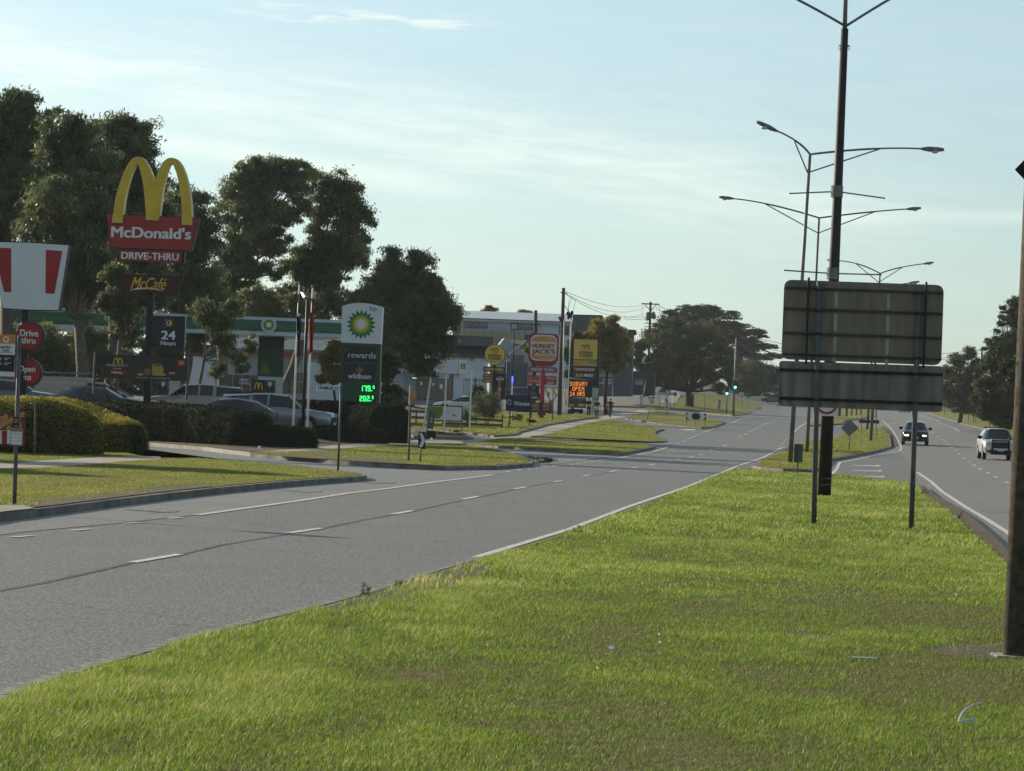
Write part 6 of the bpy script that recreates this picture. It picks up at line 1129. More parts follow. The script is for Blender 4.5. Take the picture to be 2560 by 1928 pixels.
hedge('low flat-topped dark hedge right of the white flagpoles', [sp(775, 1067, 149, 1.2), sp(860, 1068, 150, 1.2), sp(944, 1076, 151, 1.2)], 16000, .07, m_hedge, .35, 7)
hedge('mid-height dark hedge at the foot of the fuel price pylon', [sp(740, 1003, 161, .8), sp(830, 1006, 161, .8), sp(915, 1012, 161, .8)], 18000, .085, m_hedge, .3, 8)
hedge('taller square dark hedge ending the row near the timber post', [sp(912, 1013, 156, 1.0), sp(950, 1015, 155, 1.1), sp(981, 1019, 154, 1.1)], 15000, .085, m_hedge, .35, 9)
def blob(label, c, rx, ry, rz_, n, leaf, m, nm='shrub', cat='shrub', droop=0, group=None, seed=1):
    rg = np.random.default_rng(seed); T = thing(nm, label, cat, (c.x, c.y, H(c.x, c.y)), group=group); P = []
    kc = max(8, n // 160)
    cs = rg.normal(size=(kc, 3)); cs /= np.linalg.norm(cs, axis=1)[:, None]; cs *= rg.uniform(.45, .95, kc)[:, None]; pp = cs[rg.integers(0, kc, n)] + rg.normal(0, .17, (n, 3)); P = pp * np.array([rx, ry, rz_]) + np.array(tuple(c)); P = P[P[:, 2] > H(c.x, c.y)]
    leafcloud('foliage', P, leaf, .4, m, T, droop); e = MB()
    for i in range(7): a = i * .9; e.tube([Vector((c.x, c.y, H(c.x, c.y))), c + Vector((math.cos(a)*rx*.5, math.sin(a)*ry*.5, rz_*.3))], [.04 * min(1, rx), .012 * min(1, rx)], 5)
    e.build('stems', m_wood, T); return T
m_bush = leafmat('bush_leaves', (.035, .055, .018), (.085, .105, .03), (.17, .17, .05), tr=.4, ns=1.2)
c = at(1219, 1013, 236); blob('big leafy green bush behind the low grey fence', c, 1.15, 1.2, 1.05, 9000, .10, m_bush, seed=3)
c = at(1192, 1000, 240); blob('smaller darker bush behind the left of the big bush', at(1192, 985, 244), .7, .8, .75, 3500, .10, m_hedge, seed=4)
c = at(1176, 1030, 234); blob('bright yellow-green low shrub left of the big bush', at(1168, 1036, 235), .5, .5, .55, 1800, .10, m_bush, seed=5)
blob('round dark shrub on the lawn behind the navy sign post', at(1296, 1046, gp(1296, 1053).y), .55, .55, .36, 1500, .08, m_hedge, seed=6)
blob('scruffy low creeper on the lawn right of the navy sign post', at(1332, 1052, gp(1332, 1057).y), .55, .4, .18, 400, .12, m_dark if False else m_hedge, seed=7)
m_weed = leafmat('weed_leaves', (.05, .07, .03), (.12, .14, .06), (.2, .19, .1), tr=.4, ns=5)
for i, (x, y, s, lb) in enumerate(((913, 1490, .17, 'upright grey-green weed on the kerb, nearest of the bare patch'), (997, 1474, .13, 'bushy weed on the kerb edge of the bare dirt patch'), (740, 1548, .07, 'small dark weed low on the near kerb'), (1441, 1338, .20, 'tall thin weed beside the white edge line'), (1340, 1372, .09, 'pair of small weeds beside the edge line start'), (1210, 1402, .08, 'tiny weed at the tip of the brown dirt patch'), (1630, 1258, .08, 'faint small weed far along the white edge line'), (2172, 1316, .13, 'grey bushy weed between the two sign posts'), (2312, 1240, .22, 'weed clump on the dirt edge nearest the far end'), (2400, 1300, .20, 'weed clump midway along the right dirt edge'), (2300, 1415, .0, ''))):
    if not s: continue
    g = gp(x, y, .1); s *= .8; blob(lb, g + Vector((0, 0, s * .5)), s * .5, s * .5, s * .6, 260, s * .16, m_weed, 'weed', 'weed', -.6, 'weeds along the kerb', seed=20 + i)
blob('dark tangled low plants in the bed beneath the white posts', at(1130, 1084, gp(1130, 1088).y), 1.1, .5, .22, 900, .10, m_hedge, 'plant', 'plant', seed=40)
blob('dry yellowish weed tuft on the road at the verge tip', gp(1352, 1157, 0) + Vector((0, 0, .12)), .65, .4, .14, 500, .10, m_bush, 'weed', 'weed', seed=41)
# litter and flowers on the lawn
def litter(label, x, y, f, m=m_wht): g = gp(x, y, .13); o = MB(); f(o, g); o = o.build('litter', m); tag(o, label, 'litter'); return o
m_plastic = mat('white_plastic', (.62, .66, .68), .35, vs=20); 
def crump(w, h): 
    def f(o, g):
        q = [Vector((-w, 0, h*.3)), Vector((-w*.4, .02, h)), Vector((w*.3, 0, h*.7)), Vector((w, .03, h*.2)), Vector((w*.2, -.03, .0)), Vector((-w*.5, -.04, h*.1))]; q = [g + v for v in q]; o.prism(q, [v + Vector((.003, .03, -.004)) for v in q])
    return f
litter('crumpled white plastic wrapper in the middle of the lawn', 1530, 1622, crump(.035, .035), m_plastic); litter('small white scrap just above the wrapper to its right', 1648, 1588, crump(.012, .02), m_plastic); litter('small white scrap below its twin, right of the wrapper', 1650, 1608, crump(.014, .02), m_plastic); litter('tiny cream scrap below the wrapper', 1494, 1673, crump(.015, .02), m_plastic); litter('flat clear plastic strip near the concrete pole', 2160, 1648, lambda o, g: o.prism([g + Vector((-.09, 0, .01)), g + Vector((.09, 0, .012)), g + Vector((.09, .04, .016)), g + Vector((-.09, .04, .014))], [g + Vector((-.09, 0, .006)), g + Vector((.09, 0, .008)), g + Vector((.09, .04, .01)), g + Vector((-.09, .04, .01))]), mat('dull_plastic', (.3, .34, .33), .3))
g = gp(2400, 1806, .14); o = MB().tube(curve3(g + Vector((-.01, 0, 0)), g + Vector((.02, .1, .10)), g + Vector((.15, .1, .12)), 8), [.006]*9, 5).tube([g + Vector((0, 0, .005)), g + Vector((.1, .02, .02))], .011, 5).build('litter', m_plastic); tag(o, 'curved white plastic strap standing in the grass at lower right', 'litter')
for i, (x, y, s, lb) in enumerate(((722, 1645, .012, 'white scrap in the tall grass at the left'), (1707, 1366, .012, 'tiny white scrap on the lawn left of the sign post'), (2288, 1355, .015, 'white scrap on the lawn by the right sign post'), (2235, 1237, .02, 'white scrap in the grass near the dark turning bay'), (2390, 1487, .014, 'white scrap on the lawn before the concrete pole'))): litter(lb, x, y, crump(s, s * 1.2), m_plastic)
m_dan = mat('dandelion', (.75, .50, .02), .6)
for i, (x, y) in enumerate(((1785, 1624), (1785, 1698))):
    g = gp(x, y, .1); T = thing('flower', ('yellow dandelion flower, upper one right of the wrapper', 'yellow dandelion flower, lower one right of the wrapper')[i], 'flower', g); MB().ball(g + Vector((0, 0, .065)), .015, .5, 10).build('flower_head', m_dan, T); MB().tube([g, g + Vector((0, 0, .062))], .002, 5).build('stalk', m_weed, T)
# ================================================================ trees
m_euc = leafmat('gum_leaves', (.050, .072, .040), (.14, .175, .078), (.30, .31, .12), tr=.45, rough=.45, spec=.4, ns=.35)
m_euc2 = leafmat('gum_leaves_olive', (.064, .085, .042), (.165, .195, .08), (.34, .33, .13), tr=.45, rough=.45, spec=.4, ns=.35)
m_aut = leafmat('autumn_leaves', (.12, .135, .03), (.30, .25, .05), (.46, .30, .07), tr=.5, ns=.6)
m_redl = leafmat('red_autumn_leaves', (.10, .05, .03), (.24, .10, .06), (.32, .16, .08), tr=.4, ns=.6)
m_oak = leafmat('broadleaf_leaves', (.040, .060, .028), (.105, .132, .050), (.20, .21, .08), tr=.42, ns=.3)
m_cyp = leafmat('cypress_leaves', (.008, .014, .012), (.018, .028, .020), (.03, .042, .024), tr=.12, rough=.7, ns=.3)
m_bark = mat('pale_gum_bark', (.115, .10, .08), .85, vs=3, col2=(.075, .06, .05), bump=.5, bs=12); m_bark2 = mat('dark_bark', (.035, .028, .024), .9, vs=3)
def tree(label, Z, base, lobes, n, leaf, m, bark=m_bark, r0=.3, fork=None, droop=0., asp=.35, group='gum trees behind the fast food signs', seed=1, zs=.8, flat=1., csz=.30, fill=1., thick=.75, clumps=1., cat='tree', nm='tree', limb=.38):
    """lobes: (x, y, rx[, ry]) in pixels at depth Z; leaves gather in small clumps through each lobe"""
    rg = np.random.default_rng(seed); random.seed(seed); k = Z / FPX; gb = at(base[0], base[1], Z); gr = Vector((gb.x, gb.y, H(gb.x, gb.y))) if base[2:] == () else gb
    T = thing(nm, label, cat, gr, group=group); A = np.array([(l[2] * (l[3] if len(l) > 3 else l[2])) for l in lobes], float); A /= A.sum(); P, TN = [], []; C_ = []
    for l, w in zip(lobes, A):
        gk = 1.14 if droop else 1; rx = l[2] * k * gk; rz_ = (l[3] if len(l) > 3 else l[2]) * k * gk; c = at(l[0], l[1], Z + rg.uniform(-1, 1) * rx * zs); C_.append((c, rx, rz_)); nn = int(n * w * 1.6 * (1.3 if droop else 1.25)); kc = max(8, int(clumps * 26 * max(.3, w * len(lobes))))
        cs = rg.normal(size=(kc, 3)); cs /= np.linalg.norm(cs, axis=1)[:, None]; cs *= (rg.uniform(.12, 1., kc) ** .55)[:, None]; tn = rg.uniform(.1, .8, kc); k2 = kc * 6; c2 = rg.integers(0, kc, k2); cs = cs[c2] * 1.0 + rg.normal(0, csz * .62, (k2, 3)) * np.array([1, 1, .6]); tn = tn[c2] + rg.normal(0, .1, k2); ci = rg.integers(0, k2, nn); sz = rg.uniform(.5, 1.3, k2)
        pp = cs[ci] * .98 + rg.normal(0, .17 if droop else .155, (nn, 3)) * sz[ci][:, None] * np.array([1, 1, .62 * flat]); pp = pp[:, :]; qq = rg.uniform(0, 1, nn) < (.14 if droop else .07); pp[qq] += rg.normal(0, .11, (int(qq.sum()), 3)); P.append(pp * np.array([rx, rx * thick, rz_]) + np.array(tuple(c))); TN.append(tn[ci])
    P = np.concatenate(P); TN = np.concatenate(TN); kk = P[:, 2] > gr.z + .25; e = MB(); fk = at(fork[0], fork[1], Z) if fork else gr.lerp(C_[0][0], .35)
    mid_ = (gr + fk) / 2 + Vector((rg.uniform(-.2, .2), 0, 0)); e.tube([gr - Vector((0, 0, .3)), gr + Vector((0, 0, .4)), mid_, fk], [r0*1.25, r0, r0*.85, r0*.72], 10)
    for c, rx, rz_ in C_:
        d = c - fk; mm = fk + d * .5 + Vector((rg.uniform(-.12, .12) * d.length, rg.uniform(-.1, .1) * d.length, -.08 * d.length if d.z > 0 else .1 * d.length)); pts = curve3(fk, mm, c, 5); rr = r0 * limb * .7; e.tube(pts, [rr, rr*.85, rr*.7, rr*.55, rr*.4, rr*.25], 6)
        for j in range(6): v = Vector(rg.normal(size=3)).normalized(); q = c + Vector((v.x*rx*.8, v.y*rx*.6, v.z*rz_*.7)); s = pts[3] if j % 2 else pts[4]; e.tube([s, s.lerp(q, .5) + Vector((0, 0, -.05*rx)), q], [rr*.3, rr*.17, rr*.05], 4)
    e.build('trunk', bark, T, smooth=True); leafcloud('crown', P[kk], leaf * (.62 if droop else .85), asp, m, T, droop, tone=TN[kk]); return T
ov = lambda Q: [tuple([v[0]*1.1573, v[1]*1.1573] + [u*1.1573 for u in v[2:]]) for v in Q]
E1 = dict(droop=1.1, asp=.30)
tree('tallest dark gum tree at the far left edge', 165, (10, 990), ov([(0, 262, 62), (48, 240, 42), (85, 262, 34), (-60, 300, 70), (20, 330, 70), (80, 340, 55), (0, 420, 75), (70, 430, 60), (-50, 500, 70)]), 46000, .40, m_euc, r0=.42, fork=(15, 740), seed=11, **E1)
tree('second gum tree, crown rising between the white bucket sign and the arches', 158, (207, 985), ov([(150, 305, 50), (120, 345, 45), (190, 360, 50), (150, 420, 60), (110, 480, 55), (200, 470, 55), (160, 560, 60), (110, 600, 50), (215, 590, 45), (150, 640, 45)]), 44000, .38, m_euc, r0=.34, fork=(196, 800), seed=12, limb=.5, **E1)
tree('third gum tree, rounded crown behind the golden arches', 172, (270, 985), ov([(240, 300, 46), (290, 300, 42), (310, 340, 30), (260, 370, 55), (310, 400, 42), (250, 450, 55), (310, 480, 50), (270, 560, 60), (250, 640, 50), (310, 630, 48), (268, 700, 34)]), 46000, .38, m_euc, r0=.34, fork=(283, 700), seed=13, **E1)
tree('lower gum tree filling the gap right of the arches', 190, (450, 985), ov([(385, 430, 38), (425, 445, 34), (395, 500, 48), (440, 520, 44), (380, 580, 45), (430, 600, 50), (400, 660, 45), (455, 660, 40), (350, 620, 40), (470, 710, 36), (430, 720, 36)]), 34000, .36, m_euc2, r0=.28, fork=(480, 780), seed=14, **E1)
tree('big open-crowned gum tree in the middle left, pale limbs showing', 212, (560, 990), ov([(585, 366, 34), (545, 375, 30), (520, 410, 34), (570, 410, 44), (620, 372, 26), (500, 450, 32), (545, 460, 38), (600, 455, 36), (520, 510, 34), (575, 520, 30), (500, 560, 36), (545, 580, 34), (490, 620, 38), (560, 640, 32), (600, 590, 20), (640, 400, 30), (658, 372, 24), (650, 440, 26), (622, 470, 24), (610, 520, 24), (560, 490, 26), (530, 550, 26)]), 46000, .36, m_euc2, r0=.36, fork=(565, 690), seed=15, clumps=.8, limb=.42, csz=.26, **E1)
tree('wide gum tree beside it, crown leaning right over the bare limbs', 216, (690, 990), ov([(700, 410, 32), (740, 410, 36), (745, 450, 38), (700, 455, 32), (772, 480, 30), (780, 520, 26), (760, 540, 30), (720, 510, 32), (690, 555, 34), (640, 555, 30), (735, 575, 30), (660, 600, 32), (700, 610, 30), (620, 640, 30), (775, 560, 22), (690, 500, 26), (660, 550, 24), (745, 500, 26), (705, 575, 26)]), 38000, .36, m_euc, r0=.34, fork=(770, 800), seed=16, clumps=.8, limb=.42, csz=.27, **E1)
tree('dense low gum foliage between the canopy and the wide gum', 206, (700, 990), ov([(520, 680, 32), (570, 670, 34), (620, 690, 34), (680, 680, 32), (640, 655, 26), (725, 650, 30), (545, 640, 26)]), 20000, .36, m_euc2, r0=.2, fork=(690, 860), seed=17, **E1)
tree('dark gum tree right of the fuel price pylon, drooping to the shopfront', 205, (990, 1035), ov([(850, 578, 34), (895, 580, 36), (925, 600, 26), (830, 620, 36), (880, 630, 42), (925, 640, 30), (800, 640, 30), (860, 680, 42), (915, 690, 38), (955, 665, 34), (970, 695, 24), (890, 740, 40), (940, 745, 34), (850, 740, 34), (900, 785, 28), (958, 730, 26), (790, 690, 26), (768, 650, 22), (925, 790, 20)]), 50000, .34, m_euc, r0=.34, fork=(960, 900), seed=18, limb=.45, **E1)
tree('drooping gum foliage hanging in front of the canopy, left of the banner', 150, (290, 985), ov([(262, 690, 20, 26), (275, 660, 26), (235, 650, 24), (290, 620, 26), (250, 600, 24)]), 9000, .34, m_euc2, r0=.12, fork=(300, 850), seed=19, **E1)
tree('drooping gum foliage hanging over the middle of the canopy', 180, (500, 985), ov([(455, 690, 22, 26), (480, 700, 22, 24), (440, 670, 24), (470, 735, 14, 20), (500, 670, 20), (496, 750, 15, 22), (525, 795, 14, 16), (472, 800, 18, 20), (540, 745, 15, 18), (515, 775, 14)]), 7000, .32, m_euc2, r0=.12, fork=(510, 900), seed=20, **E1)
tree('dense dark trees far behind the fuel canopy at the left', 255, (300, 1000), [(x, y, 34, 28) for x in range(-40, 480, 52) for y in (858, 900, 945, 975)], 26000, .4, m_oak, m_bark2, r0=.2, fork=(300, 940), seed=50)
tree('unseen gum tree out of frame at the left, placed to shade the verge', 92, (-590, 1150), [(-590, 520, 150, 90), (-500, 640, 120, 70), (-680, 650, 130, 70), (-590, 730, 110, 50)], 7000, .5, m_euc, r0=.2, fork=(-590, 850), seed=51)  # unseen tree outside the frame, added to cast shadow streaks on the verge
tree('second unseen gum tree farther left, placed to shade the verge', 84, (-1040, 1150), [(-1040, 500, 160, 60), (-900, 640, 120, 50), (-1150, 650, 130, 50)], 5000, .5, m_euc, r0=.2, fork=(-1040, 850), seed=52)  # also out of view, added for its shadow across the verge
tree('tangled dark undergrowth tree behind the parked tradesman pickup', 168, (80, 985), ov([(20, 740, 50, 40), (90, 750, 45, 40), (130, 790, 40), (200, 740, 34), (215, 790, 30), (60, 800, 60, 30), (170, 730, 26), (255, 780, 30, 24)]), 22000, .28, m_euc2, r0=.12, seed=21, **E1)
tree('small autumn tree with yellowish leaves left of the fuel price pylon', 185, (832, 1010), [(815, 900, 18), (830, 870, 16), (845, 890, 18), (822, 930, 20), (850, 925, 16), (805, 945, 14), (838, 950, 14), (850, 860, 14)], 7000, .20, m_aut, m_bark2, r0=.09, fork=(833, 960), group='autumn street trees', seed=22)
tree('sunlit olive shrub tree behind the right edge of the fuel price pylon', 190, (978, 1035), [(970, 900, 22), (965, 940, 22), (985, 920, 18), (975, 975, 22, 18), (960, 1000, 20, 14), (990, 985, 14)], 8000, .22, m_bush, m_bark2, r0=.1, fork=(975, 985), group='autumn street trees', seed=23)
blob('spiky low plant at the foot of the olive shrub tree', at(968, 1008, 186), .9, .6, .4, 500, .5, m_bush, 'plant', 'plant', -.3, seed=42)
tree('autumn street tree with a bare grey trunk right of the multi-panel pylon', 325, (1516, 986), [(1500, 822, 26), (1530, 812, 22), (1478, 845, 24), (1510, 850, 32), (1545, 845, 26), (1490, 880, 28), (1525, 885, 30), (1560, 880, 20), (1505, 915, 22), (1540, 915, 22), (1572, 900, 10), (1475, 870, 16)], 20000, .26, m_aut, m_bark2, r0=.2, fork=(1518, 930), group='autumn street trees', seed=24)
tree('narrow green tree behind the left edge of the burger pylon', 330, (1325, 1010), [(1318, 885, 13), (1313, 905, 14), (1310, 930, 14), (1322, 915, 14), (1318, 945, 12), (1325, 870, 12)], 6000, .2, m_aut, m_bark2, r0=.12, fork=(1322, 960), group='autumn street trees', seed=25)
tree('bare multi-stemmed tree behind the burger pylon boards', 300, (1375, 1025), [(1370, 985, 8), (1384, 975, 8), (1362, 970, 7), (1392, 985, 6)], 300, .15, m_aut, m_bark, r0=.2, fork=(1376, 1010), group='autumn street trees', seed=26, limb=.5)
tree('dark green tree between the thick power pole and the multi-panel pylon', 320, (1432, 1010), [(1432, 868, 18), (1425, 895, 18), (1440, 850, 16), (1436, 915, 16), (1425, 935, 14), (1415, 880, 12), (1448, 838, 12)], 8000, .22, m_bush, m_bark2, r0=.14, fork=(1432, 950), group='autumn street trees', seed=27)
tree('reddish autumn tree top poking over the long metal roof', 370, (1228, 860), [(1222, 772, 12, 9), (1236, 774, 9, 7), (1210, 778, 7, 5)], 1500, .2, m_redl, m_bark2, r0=.1, fork=(1225, 790), group='autumn street trees', seed=28)
tree('olive autumn tree top right of the reddish one over the metal roof', 372, (1312, 860), [(1306, 779, 12, 6), (1322, 780, 10, 5), (1300, 781, 6, 4)], 900, .2, m_aut, m_bark2, r0=.1, fork=(1310, 790), group='autumn street trees', seed=29)
g = gp(1723, 1016); tree('broad spreading dark tree with low forking trunk beside the side street', g.y, (1723, 1016, 0), [(1655, 820, 28), (1690, 812, 28), (1625, 845, 28), (1600, 870, 24), (1590, 900, 22), (1660, 860, 36), (1705, 850, 36), (1745, 835, 32), (1780, 845, 30), (1812, 870, 26), (1610, 925, 26), (1645, 910, 34), (1690, 905, 38), (1740, 890, 38), (1785, 890, 34), (1825, 905, 26), (1640, 950, 24), (1680, 945, 26), (1770, 935, 30), (1815, 940, 26), (1800, 970, 20), (1835, 965, 16), (1705, 915, 40), (1740, 925, 30), (1665, 968, 18), (1620, 955, 18), (1660, 930, 30), (1760, 960, 18)], 60000, .34, m_oak, m_bark2, r0=.55, fork=(1722, 978), group='trees beyond the crossing', seed=30, limb=.5)
tree('red-leaved autumn tree showing between the spreading tree and the cypress', 590, (1785, 990), [(1768, 812, 14), (1782, 826, 16), (1760, 828, 10), (1795, 838, 10)], 4000, .3, m_redl, m_bark2, r0=.2, fork=(1780, 900), group='trees beyond the crossing', seed=31)
tree('yellow-leaved small tree glowing behind the fork of the spreading tree', 585, (1700, 1000), [(1686, 938, 9, 12), (1737, 955, 8, 10), (1700, 968, 12, 6), (1690, 955, 8), (1735, 935, 6, 8)], 1800, .3, m_aut, m_bark2, r0=.12, fork=(1700, 985), group='trees beyond the crossing', seed=32)
tree('great layered dark cypress with flat drooping shelves behind the spreading tree', 640, (1850, 995), [(1690, 785, 30, 14), (1730, 772, 40, 12), (1770, 776, 40, 13), (1680, 800, 26, 14), (1812, 788, 36, 12), (1740, 800, 60, 20), (1835, 812, 40, 12), (1800, 825, 50, 20), (1870, 828, 34, 11), (1895, 832, 28, 8), (1850, 850, 50, 16), (1905, 842, 18, 6), (1880, 862, 44, 11), (1920, 868, 26, 8), (1850, 880, 46, 14), (1900, 892, 40, 9), (1935, 888, 24, 7), (1945, 892, 18, 6), (1870, 915, 46, 18), (1915, 925, 40, 14), (1860, 945, 40, 20), (1905, 955, 42, 20), (1945, 945, 30, 16), (1880, 975, 40, 16), (1930, 978, 36, 14)], 60000, .42, m_cyp, m_bark2, r0=.7, fork=(1850, 860), group='trees beyond the crossing', seed=33, asp=.4, csz=.24, clumps=1.2, thick=.6)
tree('dark tree mass right of the traffic lights under the cypress', 600, (1870, 1000), [(1860, 960, 24), (1890, 965, 24), (1850, 930, 34), (1880, 935, 34), (1845, 985, 18, 12), (1915, 975, 20, 16), (1880, 990, 24, 10), (1945, 980, 20, 14), (1975, 975, 22, 16)], 26000, .34, m_oak, m_bark2, r0=.25, group='trees beyond the crossing', seed=34)
tree('row of far dark trees seen under the big sign back', 700, (2080, 1020), [(1990, 985, 26, 18), (2030, 990, 30, 18), (2080, 992, 34, 18), (2130, 995, 32, 18), (2180, 998, 34, 18), (2230, 1000, 34, 16), (2280, 1000, 32, 16), (2330, 995, 34, 20)], 24000, .36, m_oak, m_bark2, r0=.25, group='trees beyond the crossing', seed=35, fork=(2085, 1010))
RT = 'trees along the right verge'
tree('far mixed tree mass just right of the big sign back', 440, (2400, 1040), [(2372, 925, 20), (2395, 905, 24), (2425, 890, 22), (2440, 920, 26), (2375, 955, 28), (2410, 950, 32), (2385, 990, 30), (2425, 985, 32), (2445, 960, 26), (2365, 1000, 24), (2405, 1018, 30, 18), (2440, 1020, 26, 20), (2462, 900, 14)], 34000, .30, m_oak, m_bark2, r0=.3, group=RT, seed=36, fork=(2405, 1000))
tree('tall dense tree at the right with a bulging sunlit crown', 300, (2520, 1070), [(2545, 765, 26), (2520, 785, 22), (2505, 800, 16), (2548, 810, 34), (2500, 850, 22), (2475, 862, 18), (2535, 855, 38), (2495, 895, 32), (2470, 915, 20), (2540, 910, 44), (2495, 950, 36), (2460, 965, 22), (2450, 995, 22), (2490, 1000, 36), (2540, 975, 44), (2480, 1035, 34, 26), (2530, 1030, 40), (2575, 880, 50), (2580, 960, 50), (2460, 1030, 18), (2570, 780, 30), (2590, 1030, 40), (2510, 1062, 30, 12)], 70000, .24, m_oak, m_bark2, r0=.35, group=RT, seed=37, fork=(2530, 960))
tree('mossy hanging foliage beside the thick concrete pole', 190, (2600, 1120), [(2520, 910, 16, 12), (2510, 930, 12, 10), (2535, 935, 16, 14), (2545, 900, 14), (2528, 955, 12, 12), (2560, 930, 18)], 4500, .14, m_bush, m_bark2, r0=.12, group=RT, seed=38, fork=(2580, 960))
# ================================================================ buildings
m_bwh = mat('white_wall', (.50, .55, .61), .8, vs=.6, var=.06); m_bgr = mat('grey_wall', (.26, .29, .32), .8, vs=.6, var=.06); m_bdk = mat('charcoal_wall', (.065, .078, .095), .8, vs=.6, var=.08); m_roof = mat('metal_roof', (.50, .53, .57), .4, .3, vs=1, col2=(.40, .43, .46), streaks=(2.5, 2.5, .1)); m_tile = mat('dark_tiles', (.045, .05, .058), .8, vs=4, var=.2); m_byel = mat('ochre_band', (.33, .26, .10), .8, vs=.6); m_bgl = mat('window_glass', (.035, .045, .055), .1, spec=.8, vs=.5, var=.3)
def bld(name, label, Z, x, y): p = at(x, y, Z); return thing(name, label, 'building', (p.x, p.y, H(p.x, p.y) - .3))
def pq(P, T, nm, m, x0, y0, x1, y1, t=.2, off=0.): e = MB(); P.quad(e, x0, y0, x1, y1, t, off); return e.build(nm, m, T)
def win(P, T, x0, y0, x1, y1, off=.05, n=1, fr=m_greypaint):
    w = pq(P, T, 'window', fr, x0, y0, x1, y1, .1, off); s = (x1 - x0) / n
    for i in range(n): pq(P, w, 'pane', m_bgl, x0 + s*i + .5, y0 + .6 + s*i*.037, x0 + s*(i+1) - .5, y1 - .6 + s*i*.037, .02, off + .03)
    return w
Zb = 350; P = Pl(1280, 820, Zb, 4); T = bld('office_building', 'long two-storey white office with a pale metal roof and an ochre band', Zb, 1280, 900)
pq(P, T, 'wall', m_bwh, 1132, 796, 1430, 960, 14); e = MB(); A = [P.pt(1128, 794, .8), P.pt(1432, 805, .8), P.pt(1432, 786, -6), P.pt(1134, 776, -6)]; e.prism(A, [p - UP * .25 for p in A]); e.build('roof', m_roof, T)
pq(P, T, 'gutter', m_greypaint, 1128, 793.5, 1432, 796, .3, .95); win(P, T, 1159, 804, 1220, 822, .05, 3); win(P, T, 1294, 809, 1345, 830, .05, 3); win(P, T, 1398, 815, 1423, 838, .05, 2, m_black); win(P, T, 1135, 806, 1152, 835, .05, 2)
bal = pq(P, T, 'balcony', m_greypaint, 1158, 816, 1345, 817.2, .1, 1.1); [pq(P, bal, 'baluster', m_greypaint, x, 817 + (x - 1158)*.037, x + .8, 832 + (x - 1158)*.037, .08, 1.1) for x in range(1160, 1345, 17)]; pq(P, bal, 'balcony_glass', m_bgr, 1158, 820, 1345, 831, .02, 1.05)
pq(P, T, 'ochre_band', m_byel, 1154, 832, 1312, 843, .3, 1.2); pq(P, T, 'downpipe', m_wht, 1220.5, 803, 1222, 832, .1, .1)
pq(P, T, 'stair_wall', m_bdk, 1313, 832, 1326, 870, .3, .6); pq(P, T, 'pale_band', m_wht, 1268, 848, 1312, 858, .2, .5); win(P, T, 1278, 860, 1312, 872, .1, 2)
P = Pl(1180, 870, 330, 3); T = bld('shop_building', 'dark grey flat-parapet shop with charcoal roof tiles and a pale wall below', 330, 1180, 930); pq(P, T, 'parapet', m_bdk, 1100, 837, 1234, 862, 10)
pq(P, T, 'louvre_panel', mat('louvre_grey', (.22, .25, .28), .6, vs=1, col2=(.12, .14, .16), streaks=(.1, .1, 6)), 1235, 843, 1268, 873, .3, .1)
e = MB(); A = [P.pt(1100, 888, .5), P.pt(1226, 891, .5), P.pt(1228, 858, -3), P.pt(1105, 854, -3)]; e.prism(A, [p - UP*.2 for p in A]); e.build('roof', m_tile, T); pq(P, T, 'wall', m_bwh, 1100, 889, 1226, 1000, 6); pq(P, T, 'meter_box', m_wht, 1191, 893, 1201, 902, .3, .2); pq(P, T, 'downpipe', m_wht, 1195, 902, 1196.6, 945, .1, .2); pq(P, T, 'vent', m_black, 1178.5, 894, 1181.5, 903, .1, .1)
P = Pl(1290, 900, 318, 3); T = bld('awning_building', 'grey gabled building with dark windows behind the thin black mast', 318, 1290, 960); e = MB(); P.poly(e, [(1226, 890), (1262, 845), (1310, 880), (1330, 890), (1325, 1000), (1222, 1000)], 5); e.build('wall', m_bgr, T); win(P, T, 1284, 888, 1310, 915, .05, 3, m_black); pq(P, T, 'dark_door_wall', m_bdk, 1262, 905, 1320, 985, .1, .05); e = MB(); P.poly(e, [(1268, 887), (1316, 850), (1318, 852), (1270, 889)], .15, .6); e.build('awning_edge', m_roof, T); pq(P, T, 'white_downpipe', m_wht, 1266, 900, 1267.8, 945, .1, .15)
P = Pl(1070, 930, 300, 2); T = bld('shop', 'shop with a deep white fascia over dark glass doors behind the white posts', 300, 1070, 1000); pq(P, T, 'fascia', m_bwh, 980, 893, 1147, 929, 3, .6); pq(P, T, 'fascia_end', m_wht, 1147.4, 899.5, 1166, 935, 3, .7); pq(P, T, 'wall', m_bgr, 980, 925, 1150, 1010, 8, -.2); pq(P, T, 'end_wall', m_bwh, 1134, 934, 1151, 1000, .3, .1)
w = win(P, T, 1042, 930, 1132, 998, .0, 5, m_black); pq(P, w, 'notice', m_wht, 1080, 958, 1086, 964, .02, .06); pq(P, w, 'notice', m_wht, 1051, 955, 1056, 963, .02, .06); pq(P, w, 'notice', m_wht, 1099, 961, 1107, 972, .02, .06)
pp = pq(P, T, 'window_poster', mat('poster_blue', (.30, .36, .44), .5, vs=.8, col2=(.2, .24, .3)), 985, 930, 1011, 1000, .05, .05); e = MB(); P.poly(e, [(996, 962), (1010, 974), (1010, 982), (992, 970)], .01, .07); e.build('red_picture', m_hr2, pp); pq(P, T, 'orange_poster', m_bo, 1030, 977, 1041, 1000, .05, .05)
e = MB(); P.poly(e, [(1097, 920), (1103, 922), (1108, 915), (1106, 907), (1112, 909), (1112, 918), (1104, 924), (1096, 923)], .02, .62); e.build('gold_emblem', m_gy, T); pq(P, T, 'yellow_square', m_dg, 1152, 908, 1163, 923, .02, .72); pq(P, T, 'yellow_stripe', m_gy, 1155, 908.3, 1159, 923, .02, .74)
